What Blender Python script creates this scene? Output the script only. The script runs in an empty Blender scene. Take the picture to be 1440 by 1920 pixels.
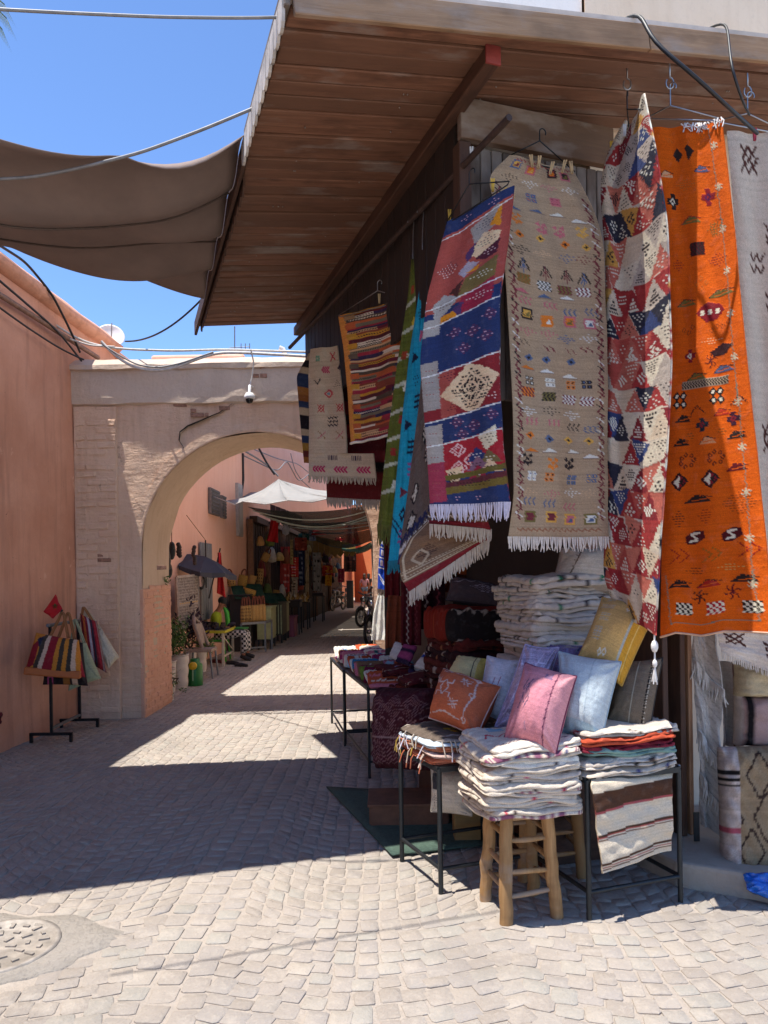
import bpy, math, random
import numpy as np
from mathutils import Vector, Matrix, noise

# ------------------------------------------------------------------ camera, sky, sun, exposure
sc = bpy.context.scene
COL = sc.collection
F, HX, HY, EYE, ROLL = 1400.0, 720.0, 1075.0, 1.65, math.radians(0.9)
CR, SR = math.cos(ROLL), math.sin(ROLL)
cam = bpy.data.objects.new('camera', bpy.data.cameras.new('camera'))
COL.objects.link(cam)
cam.data.sensor_fit = 'HORIZONTAL'; cam.data.sensor_width = 36.0; cam.data.lens = 36.0*F/1440
cam.data.shift_y = (HY-960)/1440; cam.data.clip_start = .05; cam.data.clip_end = 500
cam.matrix_world = Matrix(((CR, SR, 0, 0), (0, 0, -1, 0), (-SR, CR, 0, EYE), (0, 0, 0, 1)))
sc.camera = cam
LIGHT = Vector((1.05, .40, -4.07)).normalized()          # the way sunlight travels
world = bpy.data.worlds.new('World'); sc.world = world; world.use_nodes = True
_n, _l = world.node_tree.nodes, world.node_tree.links
_n.clear()
_o = _n.new('ShaderNodeOutputWorld'); _b = _n.new('ShaderNodeBackground'); _s = _n.new('ShaderNodeTexSky')
_s.sky_type = 'NISHITA'; _s.sun_disc = False
_s.sun_elevation = math.asin(-LIGHT.z); _s.sun_rotation = math.atan2(-LIGHT.x, -LIGHT.y)
_s.air_density = .75; _s.dust_density = .0; _s.ozone_density = 7.5; _s.altitude = 1000
_b.inputs[1].default_value = .125
_l.new(_s.outputs[0], _b.inputs[0]); _l.new(_b.outputs[0], _o.inputs[0])
sun = bpy.data.objects.new('sun', bpy.data.lights.new('sun', 'SUN')); COL.objects.link(sun)
sun.data.energy = 3.0; sun.data.angle = math.radians(.53); sun.data.color = (1, .96, .89)
sun.rotation_euler = LIGHT.to_track_quat('-Z', 'Y').to_euler(); sun.location = (-3, -2, 12)
sc.view_settings.view_transform = 'Standard'; sc.view_settings.look = 'None'
sc.view_settings.exposure = 1.4; sc.view_settings.gamma = 1.0; sc.view_settings.use_curve_mapping = False
sc.render.engine = 'CYCLES'
sc.cycles.max_bounces = 10; sc.cycles.diffuse_bounces = 8

# ------------------------------------------------------------------ helpers
R = random.Random(11)
NR = np.random.RandomState(5)
V = Vector
def P(x, y, Y):                       # the place at depth Y that shows at pixel x, y of the photograph
    a, b = (x-HX)/F, (HY-y)/F
    return V(((a*CR+b*SR)*Y, Y, EYE+(-a*SR+b*CR)*Y))
def G(x, y, z=0.0):                   # the place at height z
    a, b = (x-HX)/F, (HY-y)/F
    return P(x, y, (z-EYE)/(-a*SR+b*CR))
U = V((.946, .326, 0)).normalized(); D = V((-U.y, U.x, 0))      # along the shop front, along the alley
C0 = V((.43, 4.05, 0))                                            # the corner of the shop
def S(u, d, z): return C0+U*u+D*d+V((0, 0, z))
def lin(h):
    if isinstance(h, str): h = tuple(int(h[i:i+2], 16) for i in (0, 2, 4))
    return tuple((c/255/12.92 if c/255 <= .04045 else ((c/255+.055)/1.055)**2.4) for c in h)

WM = {}
def setp(o, p):
    if p is not None:
        o.parent = p; o.matrix_parent_inverse = WM[p.name].inverted()
def props(o, label=None, cat=None, group=None, kind=None):
    if label: o['label'] = label
    if cat: o['category'] = cat
    if group: o['group'] = group
    if kind: o['kind'] = kind
    return o
def thing(name, label, cat, loc=(0, 0, 0), group=None):
    o = bpy.data.objects.new(name, None); COL.objects.link(o)
    o.empty_display_size = .1; o.location = loc; WM[o.name] = Matrix.Translation(V(loc))
    return props(o, label, cat, group)
def link(name, me, parent=None, M=None):
    o = bpy.data.objects.new(name, me); COL.objects.link(o)
    M = M or Matrix.Identity(4); o.matrix_basis = M; WM[o.name] = M
    setp(o, parent)
    return o
def dup(root, M, label=None, group=None):            # a thing and all of its parts again, moved by M
    def cp(o, par):
        c = o.copy(); COL.objects.link(c)
        if par: c.parent = par
        for k in [k for k in ALL_CHILD.get(o.name, [])]: cp(k, c)
        return c
    r = cp(root, None); r.matrix_basis = M @ root.matrix_basis
    if label: r['label'] = label
    if group: r['group'] = group
    return r
ALL_CHILD = {}
def kids(root):
    def rec(o):
        ALL_CHILD[o.name] = list(o.children)
        for c in o.children: rec(c)
    rec(root)

def axes(x, up=V((0, 0, 1))):
    x = x.normalized(); y = up.cross(x)
    if y.length < 1e-5: y = V((0, 1, 0)).cross(x)
    y.normalize(); return x, y, x.cross(y)

class MB:
    def __init__(s): s.v = []; s.f = []; s.m = []; s.s = []
    def add(s, vs, fs, m=0, sm=False):
        b = len(s.v); s.v += [tuple(v) for v in vs]
        for f in fs: s.f.append(tuple(i+b for i in f)); s.m.append(m); s.s.append(sm)
        return s
    def box(s, c, size, ax=None, m=0):
        ax = ax or (V((1, 0, 0)), V((0, 1, 0)), V((0, 0, 1))); c = V(c); h = [q/2 for q in size]
        vs = [c+ax[0]*h[0]*i+ax[1]*h[1]*j+ax[2]*h[2]*k for i in (-1, 1) for j in (-1, 1) for k in (-1, 1)]
        return s.add(vs, [(0, 1, 3, 2), (4, 6, 7, 5), (0, 4, 5, 1), (2, 3, 7, 6), (0, 2, 6, 4), (1, 5, 7, 3)], m)
    def bar(s, a, b, w, h, up=V((0, 0, 1)), m=0):
        a, b = V(a), V(b); ax = axes(b-a, up)
        return s.box((a+b)/2, ((b-a).length, w, h), ax, m)
    def tube(s, pts, r, n=8, m=0, cap=True, sm=True):
        pts = [V(p) for p in pts]; k = len(pts); rs = r if isinstance(r, (list, tuple)) else [r]*k
        vs = []; up = None
        for i, p in enumerate(pts):
            t = (pts[min(i+1, k-1)]-pts[max(i-1, 0)])
            t = t.normalized() if t.length > 1e-9 else V((0, 0, 1))
            if up is None: up = V((0, 0, 1)) if abs(t.z) < .9 else V((1, 0, 0))
            x = up.cross(t)
            if x.length < 1e-4: x = t.orthogonal()
            x.normalize(); y = t.cross(x); up = y
            vs += [p+(x*math.cos(2*math.pi*j/n)+y*math.sin(2*math.pi*j/n))*rs[i] for j in range(n)]
        fs = [(i*n+j, i*n+(j+1) % n, (i+1)*n+(j+1) % n, (i+1)*n+j) for i in range(k-1) for j in range(n)]
        s.add(vs, fs, m, sm)
        if cap: s.add(vs[:n], [tuple(range(n))[::-1]], m); s.add(vs[-n:], [tuple(range(n))], m)
        return s
    def lathe(s, base, prof, n=16, m=0, ax=None, sm=True):
        ax = ax or (V((1, 0, 0)), V((0, 1, 0)), V((0, 0, 1))); base = V(base)
        vs = [base+(ax[0]*math.cos(2*math.pi*j/n)+ax[1]*math.sin(2*math.pi*j/n))*r+ax[2]*z for r, z in prof for j in range(n)]
        fs = [(i*n+j, i*n+(j+1) % n, (i+1)*n+(j+1) % n, (i+1)*n+j) for i in range(len(prof)-1) for j in range(n)]
        return s.add(vs, fs, m, sm)
    def prism(s, poly, vec, m=0):
        n = len(poly); poly = [V(p) for p in poly]; vec = V(vec)
        s.add(poly+[p+vec for p in poly], [(i, (i+1) % n, n+(i+1) % n, n+i) for i in range(n)]+[tuple(range(n))[::-1], tuple(range(n, 2*n))], m)
        return s
    def ball(s, c, r, n=10, m=0, ax=None):
        c = V(c); r = (r, r, r) if isinstance(r, (int, float)) else r
        ax = ax or (V((1, 0, 0)), V((0, 1, 0)), V((0, 0, 1))); k = max(4, n//2+1)
        vs = []
        for i in range(k+1):
            t = math.pi*i/k
            for j in range(n):
                p = 2*math.pi*j/n
                vs.append(c+ax[0]*r[0]*math.sin(t)*math.cos(p)+ax[1]*r[1]*math.sin(t)*math.sin(p)+ax[2]*r[2]*math.cos(t))
        return s.add(vs, [(i*n+j, (i+1)*n+j, (i+1)*n+(j+1) % n, i*n+(j+1) % n) for i in range(k) for j in range(n)], m, True)
    def mesh(s, name, mats):
        me = bpy.data.meshes.new(name); me.from_pydata(s.v, [], s.f)
        for q in (mats if isinstance(mats, (list, tuple)) else [mats]): me.materials.append(q)
        me.polygons.foreach_set('material_index', s.m); me.polygons.foreach_set('use_smooth', s.s); me.update()
        return me
    def build(s, name, mats, parent=None, bev=0, M=None):
        o = link(name, s.mesh(name, mats), parent, M)
        if bev:
            b = o.modifiers.new('bevel', 'BEVEL'); b.width = bev; b.segments = 2; b.limit_method = 'ANGLE'
        return o

# ------------------------------------------------------------------ materials
def nodes(name):
    m = bpy.data.materials.new(name); m.use_nodes = True
    return m, m.node_tree.nodes, m.node_tree.links, m.node_tree.nodes['Principled BSDF']
def mixc(n, l, a, b, fac, mode='MIX'):
    x = n.new('ShaderNodeMix'); x.data_type = 'RGBA'; x.blend_type = mode
    for k, q in ((6, a), (7, b)):
        if isinstance(q, tuple): x.inputs[k].default_value = (*q, 1)[:4]
        else: l.new(q, x.inputs[k])
    if isinstance(fac, (int, float)): x.inputs[0].default_value = fac
    else: l.new(fac, x.inputs[0])
    return x.outputs[2]
def tex(n, l, kind, scale, vec, detail=4, rough=.6, **kw):
    t = n.new(kind); t.inputs['Scale'].default_value = scale
    if 'Detail' in t.inputs: t.inputs['Detail'].default_value = detail
    if 'Roughness' in t.inputs: t.inputs['Roughness'].default_value = rough
    for k, q in kw.items():
        if k in t.inputs: t.inputs[k].default_value = q
        else: setattr(t, k, q)
    l.new(vec, t.inputs['Vector']); return t
def ramp(n, l, src, lo, hi):
    r = n.new('ShaderNodeMapRange'); r.inputs[1].default_value = lo; r.inputs[2].default_value = hi
    l.new(src, r.inputs[0]); return r.outputs[0]
def coord(n, l, space='Object', scale=(1, 1, 1), rnd=False):
    if space == 'World': s = n.new('ShaderNodeNewGeometry').outputs['Position']
    else: s = n.new('ShaderNodeTexCoord').outputs[space]
    mp = n.new('ShaderNodeMapping'); mp.inputs['Scale'].default_value = scale
    l.new(s, mp.inputs[0])
    if rnd:
        oi = n.new('ShaderNodeObjectInfo'); mu = n.new('ShaderNodeMath'); mu.operation = 'MULTIPLY'; mu.inputs[1].default_value = 37.0
        l.new(oi.outputs['Random'], mu.inputs[0]); l.new(mu.outputs[0], mp.inputs['Location'])
    return mp.outputs[0]
def bump(n, l, h, strength, bsdf, dist=.01, normal=None):
    b = n.new('ShaderNodeBump'); b.inputs['Strength'].default_value = strength; b.inputs['Distance'].default_value = dist
    l.new(h, b.inputs['Height'])
    if normal is not None: l.new(normal, b.inputs['Normal'])
    if bsdf is not None: l.new(b.outputs[0], bsdf.inputs['Normal'])
    return b.outputs[0]
_MC = {}
def plain(h, rough=.7, metal=0, var=.25, sc_=14, bp=.25, bsc=90, name=None, trans=0):
    key = (h, rough, metal, var, sc_, bp, bsc)
    if key in _MC: return _MC[key]
    m, n, l, b = nodes(name or 'surface_'+str(h)); c = lin(h)
    v = coord(n, l, 'World')
    t = tex(n, l, 'ShaderNodeTexNoise', sc_, v, 5)
    l.new(mixc(n, l, tuple(q*(1-var) for q in c), tuple(min(1, q*(1+var)) for q in c), ramp(n, l, t.outputs[0], .3, .7)), b.inputs['Base Color'])
    b.inputs['Roughness'].default_value = rough; b.inputs['Metallic'].default_value = metal
    if bp: bump(n, l, tex(n, l, 'ShaderNodeTexNoise', bsc, v, 3).outputs[0], bp, b, .004)
    if trans: b.inputs['Transmission Weight'].default_value = trans
    _MC[key] = m
    return m
def wood(h1, h2, rough=.75, bp=.5, name='wood', grey=0, sc_=1.0, up=False):
    m, n, l, b = nodes(name)
    v = coord(n, l, 'Object', (1.6*sc_, 28*sc_, 28*sc_) if not up else (34, 34, 2.2), rnd=True)
    g = tex(n, l, 'ShaderNodeTexNoise', 1.6, v, 8, .65, Distortion=.6)
    v2 = coord(n, l, 'Object', (2.2, 5, 5), rnd=True)
    k = tex(n, l, 'ShaderNodeTexNoise', 1.5, v2, 3)
    c = mixc(n, l, lin(h1), lin(h2), ramp(n, l, g.outputs[0], .32, .68))
    c = mixc(n, l, c, tuple(q*.45 for q in lin(h1)), ramp(n, l, k.outputs[0], .5, .8))
    oi = n.new('ShaderNodeObjectInfo')
    c = mixc(n, l, c, tuple(q*.5 for q in lin(h2)), ramp(n, l, oi.outputs['Random'], .15, 1.15))
    if grey:
        k2 = tex(n, l, 'ShaderNodeTexNoise', .9, v2, 5)
        c = mixc(n, l, c, lin('9a8f86'), ramp(n, l, k2.outputs[0], .62-grey, .8))
    l.new(c, b.inputs['Base Color']); b.inputs['Roughness'].default_value = rough
    bump(n, l, g.outputs[0], bp, b, .004)
    return m
def plaster(h1, h2, h3, name, streak=.5, bp=.35, sc_=1.0, course=0, peel=None, spots=None):
    m, n, l, b = nodes(name)
    v = coord(n, l, 'World'); vs = coord(n, l, 'World', (5, 5, .5))
    a = tex(n, l, 'ShaderNodeTexNoise', 1.1*sc_, v, 7, .62)
    s_ = tex(n, l, 'ShaderNodeTexNoise', 1.6*sc_, vs, 5, .6)
    f = tex(n, l, 'ShaderNodeTexNoise', 26*sc_, v, 6, .7)
    c = mixc(n, l, lin(h1), lin(h2), ramp(n, l, a.outputs[0], .35, .68))
    c = mixc(n, l, c, lin(h3), ramp(n, l, s_.outputs[0], .5, .5+.45/max(streak, .05)))
    c = mixc(n, l, c, tuple(q*.72 for q in lin(h2)), ramp(n, l, f.outputs[0], .52, 1.1))
    if peel:
        w = tex(n, l, 'ShaderNodeTexNoise', 2.6*sc_, v, 9, .7, Distortion=.5)
        c = mixc(n, l, c, lin(peel), ramp(n, l, w.outputs[0], .63, .69))
    if spots:                                          # chips and scuffs
        w2 = tex(n, l, 'ShaderNodeTexNoise', 9*sc_, coord(n, l, 'World', (1, 1, 1.7)), 6, .75, Distortion=1.2)
        c = mixc(n, l, c, lin(spots), ramp(n, l, w2.outputs[0], .665, .70))
    l.new(c, b.inputs['Base Color']); b.inputs['Roughness'].default_value = .92
    nn = bump(n, l, tex(n, l, 'ShaderNodeTexNoise', 7*sc_, v, 9, .7).outputs[0], bp, None, .03)
    if course:
        vc = coord(n, l, 'World', (3, 3, 13))
        nn = bump(n, l, tex(n, l, 'ShaderNodeTexNoise', 1.2, vc, 5, .6, Distortion=.4).outputs[0], course, None, .03, nn)
    bump(n, l, f.outputs[0], bp, b, .006, nn)
    return m
def fabric_mat(name='woven_wool', rough=.95, weave=.5, wsc=420):
    m, n, l, b = nodes(name)
    at = n.new('ShaderNodeVertexColor'); at.layer_name = 'Col'
    uv = n.new('ShaderNodeUVMap')
    v = coord(n, l, 'Object')
    t = tex(n, l, 'ShaderNodeTexNoise', wsc, v, 2)
    t2 = tex(n, l, 'ShaderNodeTexNoise', 22, v, 4)
    c = mixc(n, l, at.outputs[0], (0, 0, 0), ramp(n, l, t.outputs[0], .35, 1.1))
    c = mixc(n, l, c, (.9, .85, .78), ramp(n, l, t2.outputs[0], .55, 7.0))
    l.new(c, b.inputs['Base Color']); b.inputs['Roughness'].default_value = rough
    b.inputs['Sheen Weight'].default_value = .0; b.inputs['Specular IOR Level'].default_value = .2
    nn = bump(n, l, t.outputs[0], weave, None, .003)
    bump(n, l, t2.outputs[0], .5, b, .012, nn)
    return m
WOOL = fabric_mat()
def stone_mat():
    m, n, l, b = nodes('paving_stone')
    ge = n.new('ShaderNodeNewGeometry'); v = coord(n, l, 'World')
    oi = n.new('ShaderNodeObjectInfo'); ad = n.new('ShaderNodeMath'); ad.operation = 'ADD'
    l.new(ge.outputs['Random Per Island'], ad.inputs[0]); l.new(oi.outputs['Random'], ad.inputs[1])
    fr = n.new('ShaderNodeMath'); fr.operation = 'FRACT'; l.new(ad.outputs[0], fr.inputs[0])
    cr = n.new('ShaderNodeValToRGB'); e = cr.color_ramp.elements
    e[0].color = (*lin('9a8f84'), 1); e[1].color = (*lin('a99d90'), 1)
    for p, q in ((.25, 'a3988d'), (.5, '9d948c'), (.62, 'a0958b'), (.8, '9f998f')):
        x = cr.color_ramp.elements.new(p); x.color = (*lin(q), 1)
    l.new(fr.outputs[0], cr.inputs[0])
    t = tex(n, l, 'ShaderNodeTexNoise', 40, v, 8, .7); t2 = tex(n, l, 'ShaderNodeTexNoise', .9, v, 5)
    c = mixc(n, l, cr.outputs[0], lin('b8ad9f'), ramp(n, l, t.outputs[0], .5, .95))
    c = mixc(n, l, c, lin('7f766d'), ramp(n, l, t2.outputs[0], .46, .85))
    t3 = tex(n, l, 'ShaderNodeTexNoise', 5, v, 6, .7)
    c = mixc(n, l, c, lin('b3a89b'), ramp(n, l, t3.outputs[0], .5, .8))
    l.new(c, b.inputs['Base Color']); b.inputs['Roughness'].default_value = .82
    t4 = tex(n, l, 'ShaderNodeTexNoise', 120, v, 4, .7)
    c = mixc(n, l, c, lin('6f665e'), ramp(n, l, t4.outputs[0], .56, .95))
    l.new(c, b.inputs['Base Color'])
    nn = bump(n, l, t.outputs[0], .8, None, .012)
    bump(n, l, t4.outputs[0], .5, b, .004, nn)
    return m
STONE = stone_mat()
MORTAR = plaster('a99d91', 'b2a699', '857a70', 'mortar_dust', .6, .7, 3)
TERRA = plaster('c98f72', 'dda68a', 'a97861', 'terracotta_plaster', 1.1, .5, peel='e0b196', spots='8a5c49')
PINK = plaster('eab599', 'f0c0a6', 'd8a386', 'pink_alley_plaster', .7, .2)
LIME = plaster('d8b59a', 'e3c4aa', 'b39079', 'lime_washed_brick', .9, .9, 1.2, course=.6, peel='9c7f6d', spots='7d6252')
LIMEP = plaster('c2ad9a', 'cfbba7', 'a8937f', 'old_lime_plaster', .6, .6)
RIGHTW = plaster('e8ccb4', 'eed6c0', 'd9bca2', 'pale_alley_plaster', .5, .3)
OCHRE = plaster('c4ae94', 'd0bca4', 'a89078', 'ochre_soffit_plaster', .9, .6, spots='8f7a64')
CREAM = plaster('dcc5aa', 'e4d0b8', 'cbb296', 'cream_plaster', .6, .2)
WHITEP = plaster('ebe3d9', 'f0eae2', 'dcd3c8', 'white_plaster', .5, .15)
BRICKO = plaster('dba689', 'e4b398', 'c08f74', 'painted_brick', .5, .8, 3)
SOFFIT = wood('6d4632', '94684f', .7, .8, 'soffit_pine', .07)
DARKW = wood('452c20', '60402e', .7, .5, 'dark_stained_wood')
GREYW = wood('54453b', '6d5c50', .85, .7, 'weathered_grey_wood', .25)
BLACKW = wood('251812', '35231a', .75, .5, 'black_brown_wood')
BOARDW = wood('927052', 'ad8a68', .75, .5, 'fascia_board_wood', .1)
LINTW = wood('664a38', '826248', .8, .6, 'lintel_wood', .1)
STOOLW = wood('8f673c', 'b88e5c', .75, .5, 'stool_poplar', .1, up=True)
DOORW = wood('80593f', 'a07654', .6, .4, 'door_wood')
BLACKM = plain('2e3133', .45, .5, .2, 30, .3, 150, 'dark_painted_steel')
GREYM = plain('6f7478', .5, .5, .2, 30, .2, 150, 'grey_painted_steel')
WIREB = plain('1d1c1c', .5, 0, .2, 20, .1, 100, 'black_cable')
WIREG = plain('7e7c7a', .5, 0, .2, 20, .1, 100, 'grey_cable')
WIREW = plain('c5beb4', .55, 0, .2, 20, .1, 100, 'pale_cable')
STEELW = plain('a9a9a9', .3, .9, .15, 30, .05, 100, 'bare_wire')
# ------------------------------------------------------------------ woven patterns (one colour per knot) and cloth shapes
class CV:
    def __init__(s, w, h, c, mel=.10):
        s.w, s.h = w, h; s.a = np.empty((h, w, 3)); s.a[:] = lin(c); s.mel = mel
        s.yy, s.xx = np.mgrid[0:h, 0:w]; s.xx = s.xx+.5; s.yy = s.yy+.5
    def put(s, mk, c): s.a[mk] = lin(c); return s
    def rect(s, x0, y0, x1, y1, c):
        s.a[max(0, int(round(y0))):max(0, int(round(y1))), max(0, int(round(x0))):max(0, int(round(x1)))] = lin(c); return s
    def poly(s, pts, c):
        x0, x1 = min(p[0] for p in pts), max(p[0] for p in pts); y0, y1 = min(p[1] for p in pts), max(p[1] for p in pts)
        i0, i1 = max(0, int(x0)), min(s.w, int(x1)+2); j0, j1 = max(0, int(y0)), min(s.h, int(y1)+2)
        if i0 >= i1 or j0 >= j1: return s
        X, Y = s.xx[j0:j1, i0:i1], s.yy[j0:j1, i0:i1]; ins = np.zeros(X.shape, bool); k = len(pts)
        for a in range(k):
            (xa, ya), (xb, yb) = pts[a], pts[(a+1) % k]
            if ya == yb: continue
            ins ^= ((ya > Y) != (yb > Y)) & (X < (xb-xa)*(Y-ya)/(yb-ya)+xa)
        s.a[j0:j1, i0:i1][ins] = lin(c); return s
    def line(s, pts, w, c):
        for (xa, ya), (xb, yb) in zip(pts[:-1], pts[1:]):
            L = math.hypot(xb-xa, yb-ya) or 1; nx, ny = -(yb-ya)/L*w/2, (xb-xa)/L*w/2
            s.poly([(xa+nx, ya+ny), (xb+nx, yb+ny), (xb-nx, yb-ny), (xa-nx, ya-ny)], c)
        return s
    def dia(s, x, y, rx, ry, c): return s.poly([(x-rx, y), (x, y-ry), (x+rx, y), (x, y+ry)], c)
    def ring(s, x, y, rx, ry, w, c): return s.line([(x-rx, y), (x, y-ry), (x+rx, y), (x, y+ry), (x-rx, y)], w, c)
    def stamp(s, rows, x, y, k, c, k2=None):
        k2 = k2 or k
        W, Hh = max(len(r) for r in rows)*k, len(rows)*k2
        for j, r in enumerate(rows):
            for i, ch in enumerate(r):
                if ch in ' .': continue
                q = c if isinstance(c, str) else c[int(ch)] if ch.isdigit() else c[0]
                s.rect(x-W/2+i*k, y-Hh/2+j*k2, x-W/2+(i+1)*k, y-Hh/2+(j+1)*k2, q)
        return s
    def zig(s, x0, x1, y, amp, step, w, c):
        n = max(2, int(abs(x1-x0)/step)); return s.line([(x0+(x1-x0)*i/n, y+(amp if i % 2 else -amp)) for i in range(n+1)], w, c)
    def zigv(s, x, y0, y1, amp, step, w, c):
        n = max(2, int(abs(y1-y0)/step)); return s.line([(x+(amp if i % 2 else -amp), y0+(y1-y0)*i/n) for i in range(n+1)], w, c)
    def dash(s, x, y, rx, ry, c, dx=4, dy=3, L=2, shape='dia', w=1):
        j = 0; yy = -ry
        while yy <= ry:
            xx = -rx+(dx/2 if j % 2 else 0)
            while xx <= rx:
                if shape == 'box' or (shape == 'dia' and abs(xx)/rx+abs(yy)/ry <= 1) or (shape == 'up' and abs(xx) <= rx*(yy+ry)/(2*ry)) or (shape == 'dn' and abs(xx) <= rx*(ry-yy)/(2*ry)):
                    s.rect(x+xx-L/2, y+yy, x+xx+L/2, y+yy+w, c)
                xx += dx
            yy += dy; j += 1
        return s
    def final(s):
        b = s.a
        if s.h >= 150:                                    # threads never lie quite straight
            b = s.a.copy()
            for y in range(s.h):
                sh_ = int(NR.choice((-1, 0, 0, 0, 1)))
                if sh_: b[y] = np.roll(b[y], sh_, axis=0)
        a = b*(1+s.mel*NR.randn(s.h, 1, 1)*.8)*(1+s.mel*NR.randn(s.h, s.w, 1)*.7)
        return np.clip(a*1.42, .003, .86)

def curve(pts, n=80):                                # a smooth line of n places through pts
    pts = np.array([tuple(p) for p in pts], float)
    if len(pts) == 1: pts = np.vstack([pts, pts])
    d = np.r_[0, np.cumsum(np.linalg.norm(np.diff(pts, axis=0), axis=1))]; d /= max(d[-1], 1e-9)
    t = np.linspace(0, 1, n); out = np.stack([np.interp(t, d, pts[:, k]) for k in range(3)], 1)
    if len(pts) > 2:
        for _ in range(6): out[1:-1] = .25*out[:-2]+.5*out[1:-1]+.25*out[2:]
    return out
def px(l): return [P(*p) for p in l]
def sheet(left, right, folds=(), nrm=(0, -1, 0), wob=.006, seed=0, top=None, bot=None):
    """a hanging cloth between two side edges (px, py, depth), with folds (amplitude, waves, phase, growth downwards)"""
    Lc, Rc = curve(px(left)), curve(px(right)); nrm = np.array(nrm, float); rs = np.random.RandomState(seed+3)
    ph = rs.rand(8)*6.28; T_ = np.linspace(0, 1, 80)
    def f(u, v):
        l = np.stack([np.interp(v, T_, Lc[:, k]) for k in range(3)], 1); r = np.stack([np.interp(v, T_, Rc[:, k]) for k in range(3)], 1)
        p = l*(1-u[:, None])+r*u[:, None]; h = np.zeros(len(u))
        for a, w, q, g in folds: h += a*np.sin(u*w*6.283+q+.6*np.sin(v*2.2+q))*(1-g+g*v)
        h += wob*(np.sin(v*9+u*3+ph[0])+.6*np.sin(v*17-u*5+ph[1])+.7*np.sin(u*11+v*4+ph[2])+.35*np.sin(u*23-v*31+ph[3])+.3*np.sin(u*7+v*47+ph[4]))*.6
        p = p+nrm*h[:, None]
        if top is not None: p[:, 2] += (np.interp(u, [q[0] for q in top], [q[1] for q in top]))*np.clip(1-v*4, 0, 1)
        if bot is not None: p[:, 2] += (np.interp(u, [q[0] for q in bot], [q[1] for q in bot]))*np.clip(v*4-3, 0, 1)
        return p
    return f
def col_attr(me, cols):
    at = me.color_attributes.new('Col', 'FLOAT_COLOR', 'POINT')
    at.data.foreach_set('color', np.c_[cols, np.ones(len(cols))].astype(np.float32).ravel())
def raw_mesh(name, v, f, cols=None, mat=None, smooth=True):
    me = bpy.data.meshes.new(name); v = np.asarray(v, np.float32); f = np.asarray(f, np.int32)
    me.vertices.add(len(v)); me.vertices.foreach_set('co', v.ravel())
    me.loops.add(f.size); me.loops.foreach_set('vertex_index', f.ravel())
    me.polygons.add(len(f)); me.polygons.foreach_set('loop_start', np.arange(len(f))*f.shape[1])
    me.polygons.foreach_set('use_smooth', np.full(len(f), smooth))
    if cols is not None: col_attr(me, cols)
    if mat: me.materials.append(mat)
    me.update(calc_edges=True); me.validate()
    return me
def gridf(nx, ny, b=0, flip=False):
    i, j = np.meshgrid(np.arange(nx), np.arange(ny)); q = (j*(nx+1)+i).ravel()+b
    f = np.stack([q, q+1, q+nx+2, q+nx+1], 1)
    return f[:, ::-1] if flip else f
def cloth(name, cv, fn, parent=None, th=.009, mat=None, relief=.0, back=None):
    nx, ny = cv.w-1, cv.h-1; a = cv.final(); u, v = np.meshgrid(np.linspace(0, 1, nx+1), np.linspace(0, 1, ny+1)); u = u.ravel(); v = v.ravel()
    p = fn(u, v).reshape(ny+1, nx+1, 3)
    n = np.cross(np.gradient(p, axis=1), np.gradient(p, axis=0)); n /= np.maximum(np.linalg.norm(n, axis=2, keepdims=True), 1e-9)
    cen = p.mean((0, 1)); 
    if np.sum(n.mean((0, 1))*(np.array([0, 0, EYE])-cen)) < 0: n = -n; fl = True
    else: fl = False
    if relief:
        base = np.median(a.reshape(-1, 3), axis=0); p = p+n*np.clip(np.abs(a-base).sum(2, keepdims=True)*3, 0, 1)*relief
    k = 4; iu = np.unique(np.r_[np.arange(0, nx, k), nx]); iv = np.unique(np.r_[np.arange(0, ny, k), ny])
    bp = (p-n*th)[np.ix_(iv, iu)]; bc = a[np.ix_(iv, iu)] if back is None else np.broadcast_to(np.array(lin(back))*1.3, (len(iv), len(iu), 3))
    nb = (nx+1)*(ny+1); ids = np.arange(nb).reshape(ny+1, nx+1); bid = nb+np.arange(len(iu)*len(iv)).reshape(len(iv), len(iu))
    f = [gridf(nx, ny, 0, not fl), gridf(len(iu)-1, len(iv)-1, nb, fl)]
    for A_, B_ in ((ids[0, iu], bid[0]), (ids[-1, iu], bid[-1]), (ids[iv, 0], bid[:, 0]), (ids[iv, -1], bid[:, -1])):
        f.append(np.stack([A_[:-1], A_[1:], B_[1:], B_[:-1]], 1))
    me = raw_mesh(name, np.r_[p.reshape(-1, 3), bp.reshape(-1, 3)], np.concatenate(f), np.r_[a.reshape(-1, 3), bc.reshape(-1, 3)], mat or WOOL)
    return link(name, me, parent)
def fringe(fn, n, L, parent, c='d8cfc4', u0=0, u1=1, v=1.0, r=.0045, name='fringe', down=(0, 0, -1), jit=.25, tuft=1):
    us = np.linspace(u0, u1, n)+NR.randn(n)*.15/n; p = fn(np.clip(us, 0, 1), np.full(n, v)); m = MB(); dn = V(down).normalized()
    for i in range(n):
        a = V(p[i]); l = L*(1+jit*R.uniform(-.6, .5)); b = V((R.gauss(0, .12), R.gauss(0, .12), R.gauss(0, .05)))*l
        if tuft > 1: b += V(p[min(n-1, (i//tuft)*tuft+tuft//2)])-a
        m.tube([a-dn*.01, a+dn*l*.4+b*.2, a+dn*l*.75+b*.6, a+dn*l+b], [r, r*1.05, r*.9, r*.45], 4, cap=False)
    return m.build(name, plain(c, .95, 0, .12, 60, .2, 300), parent)
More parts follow.
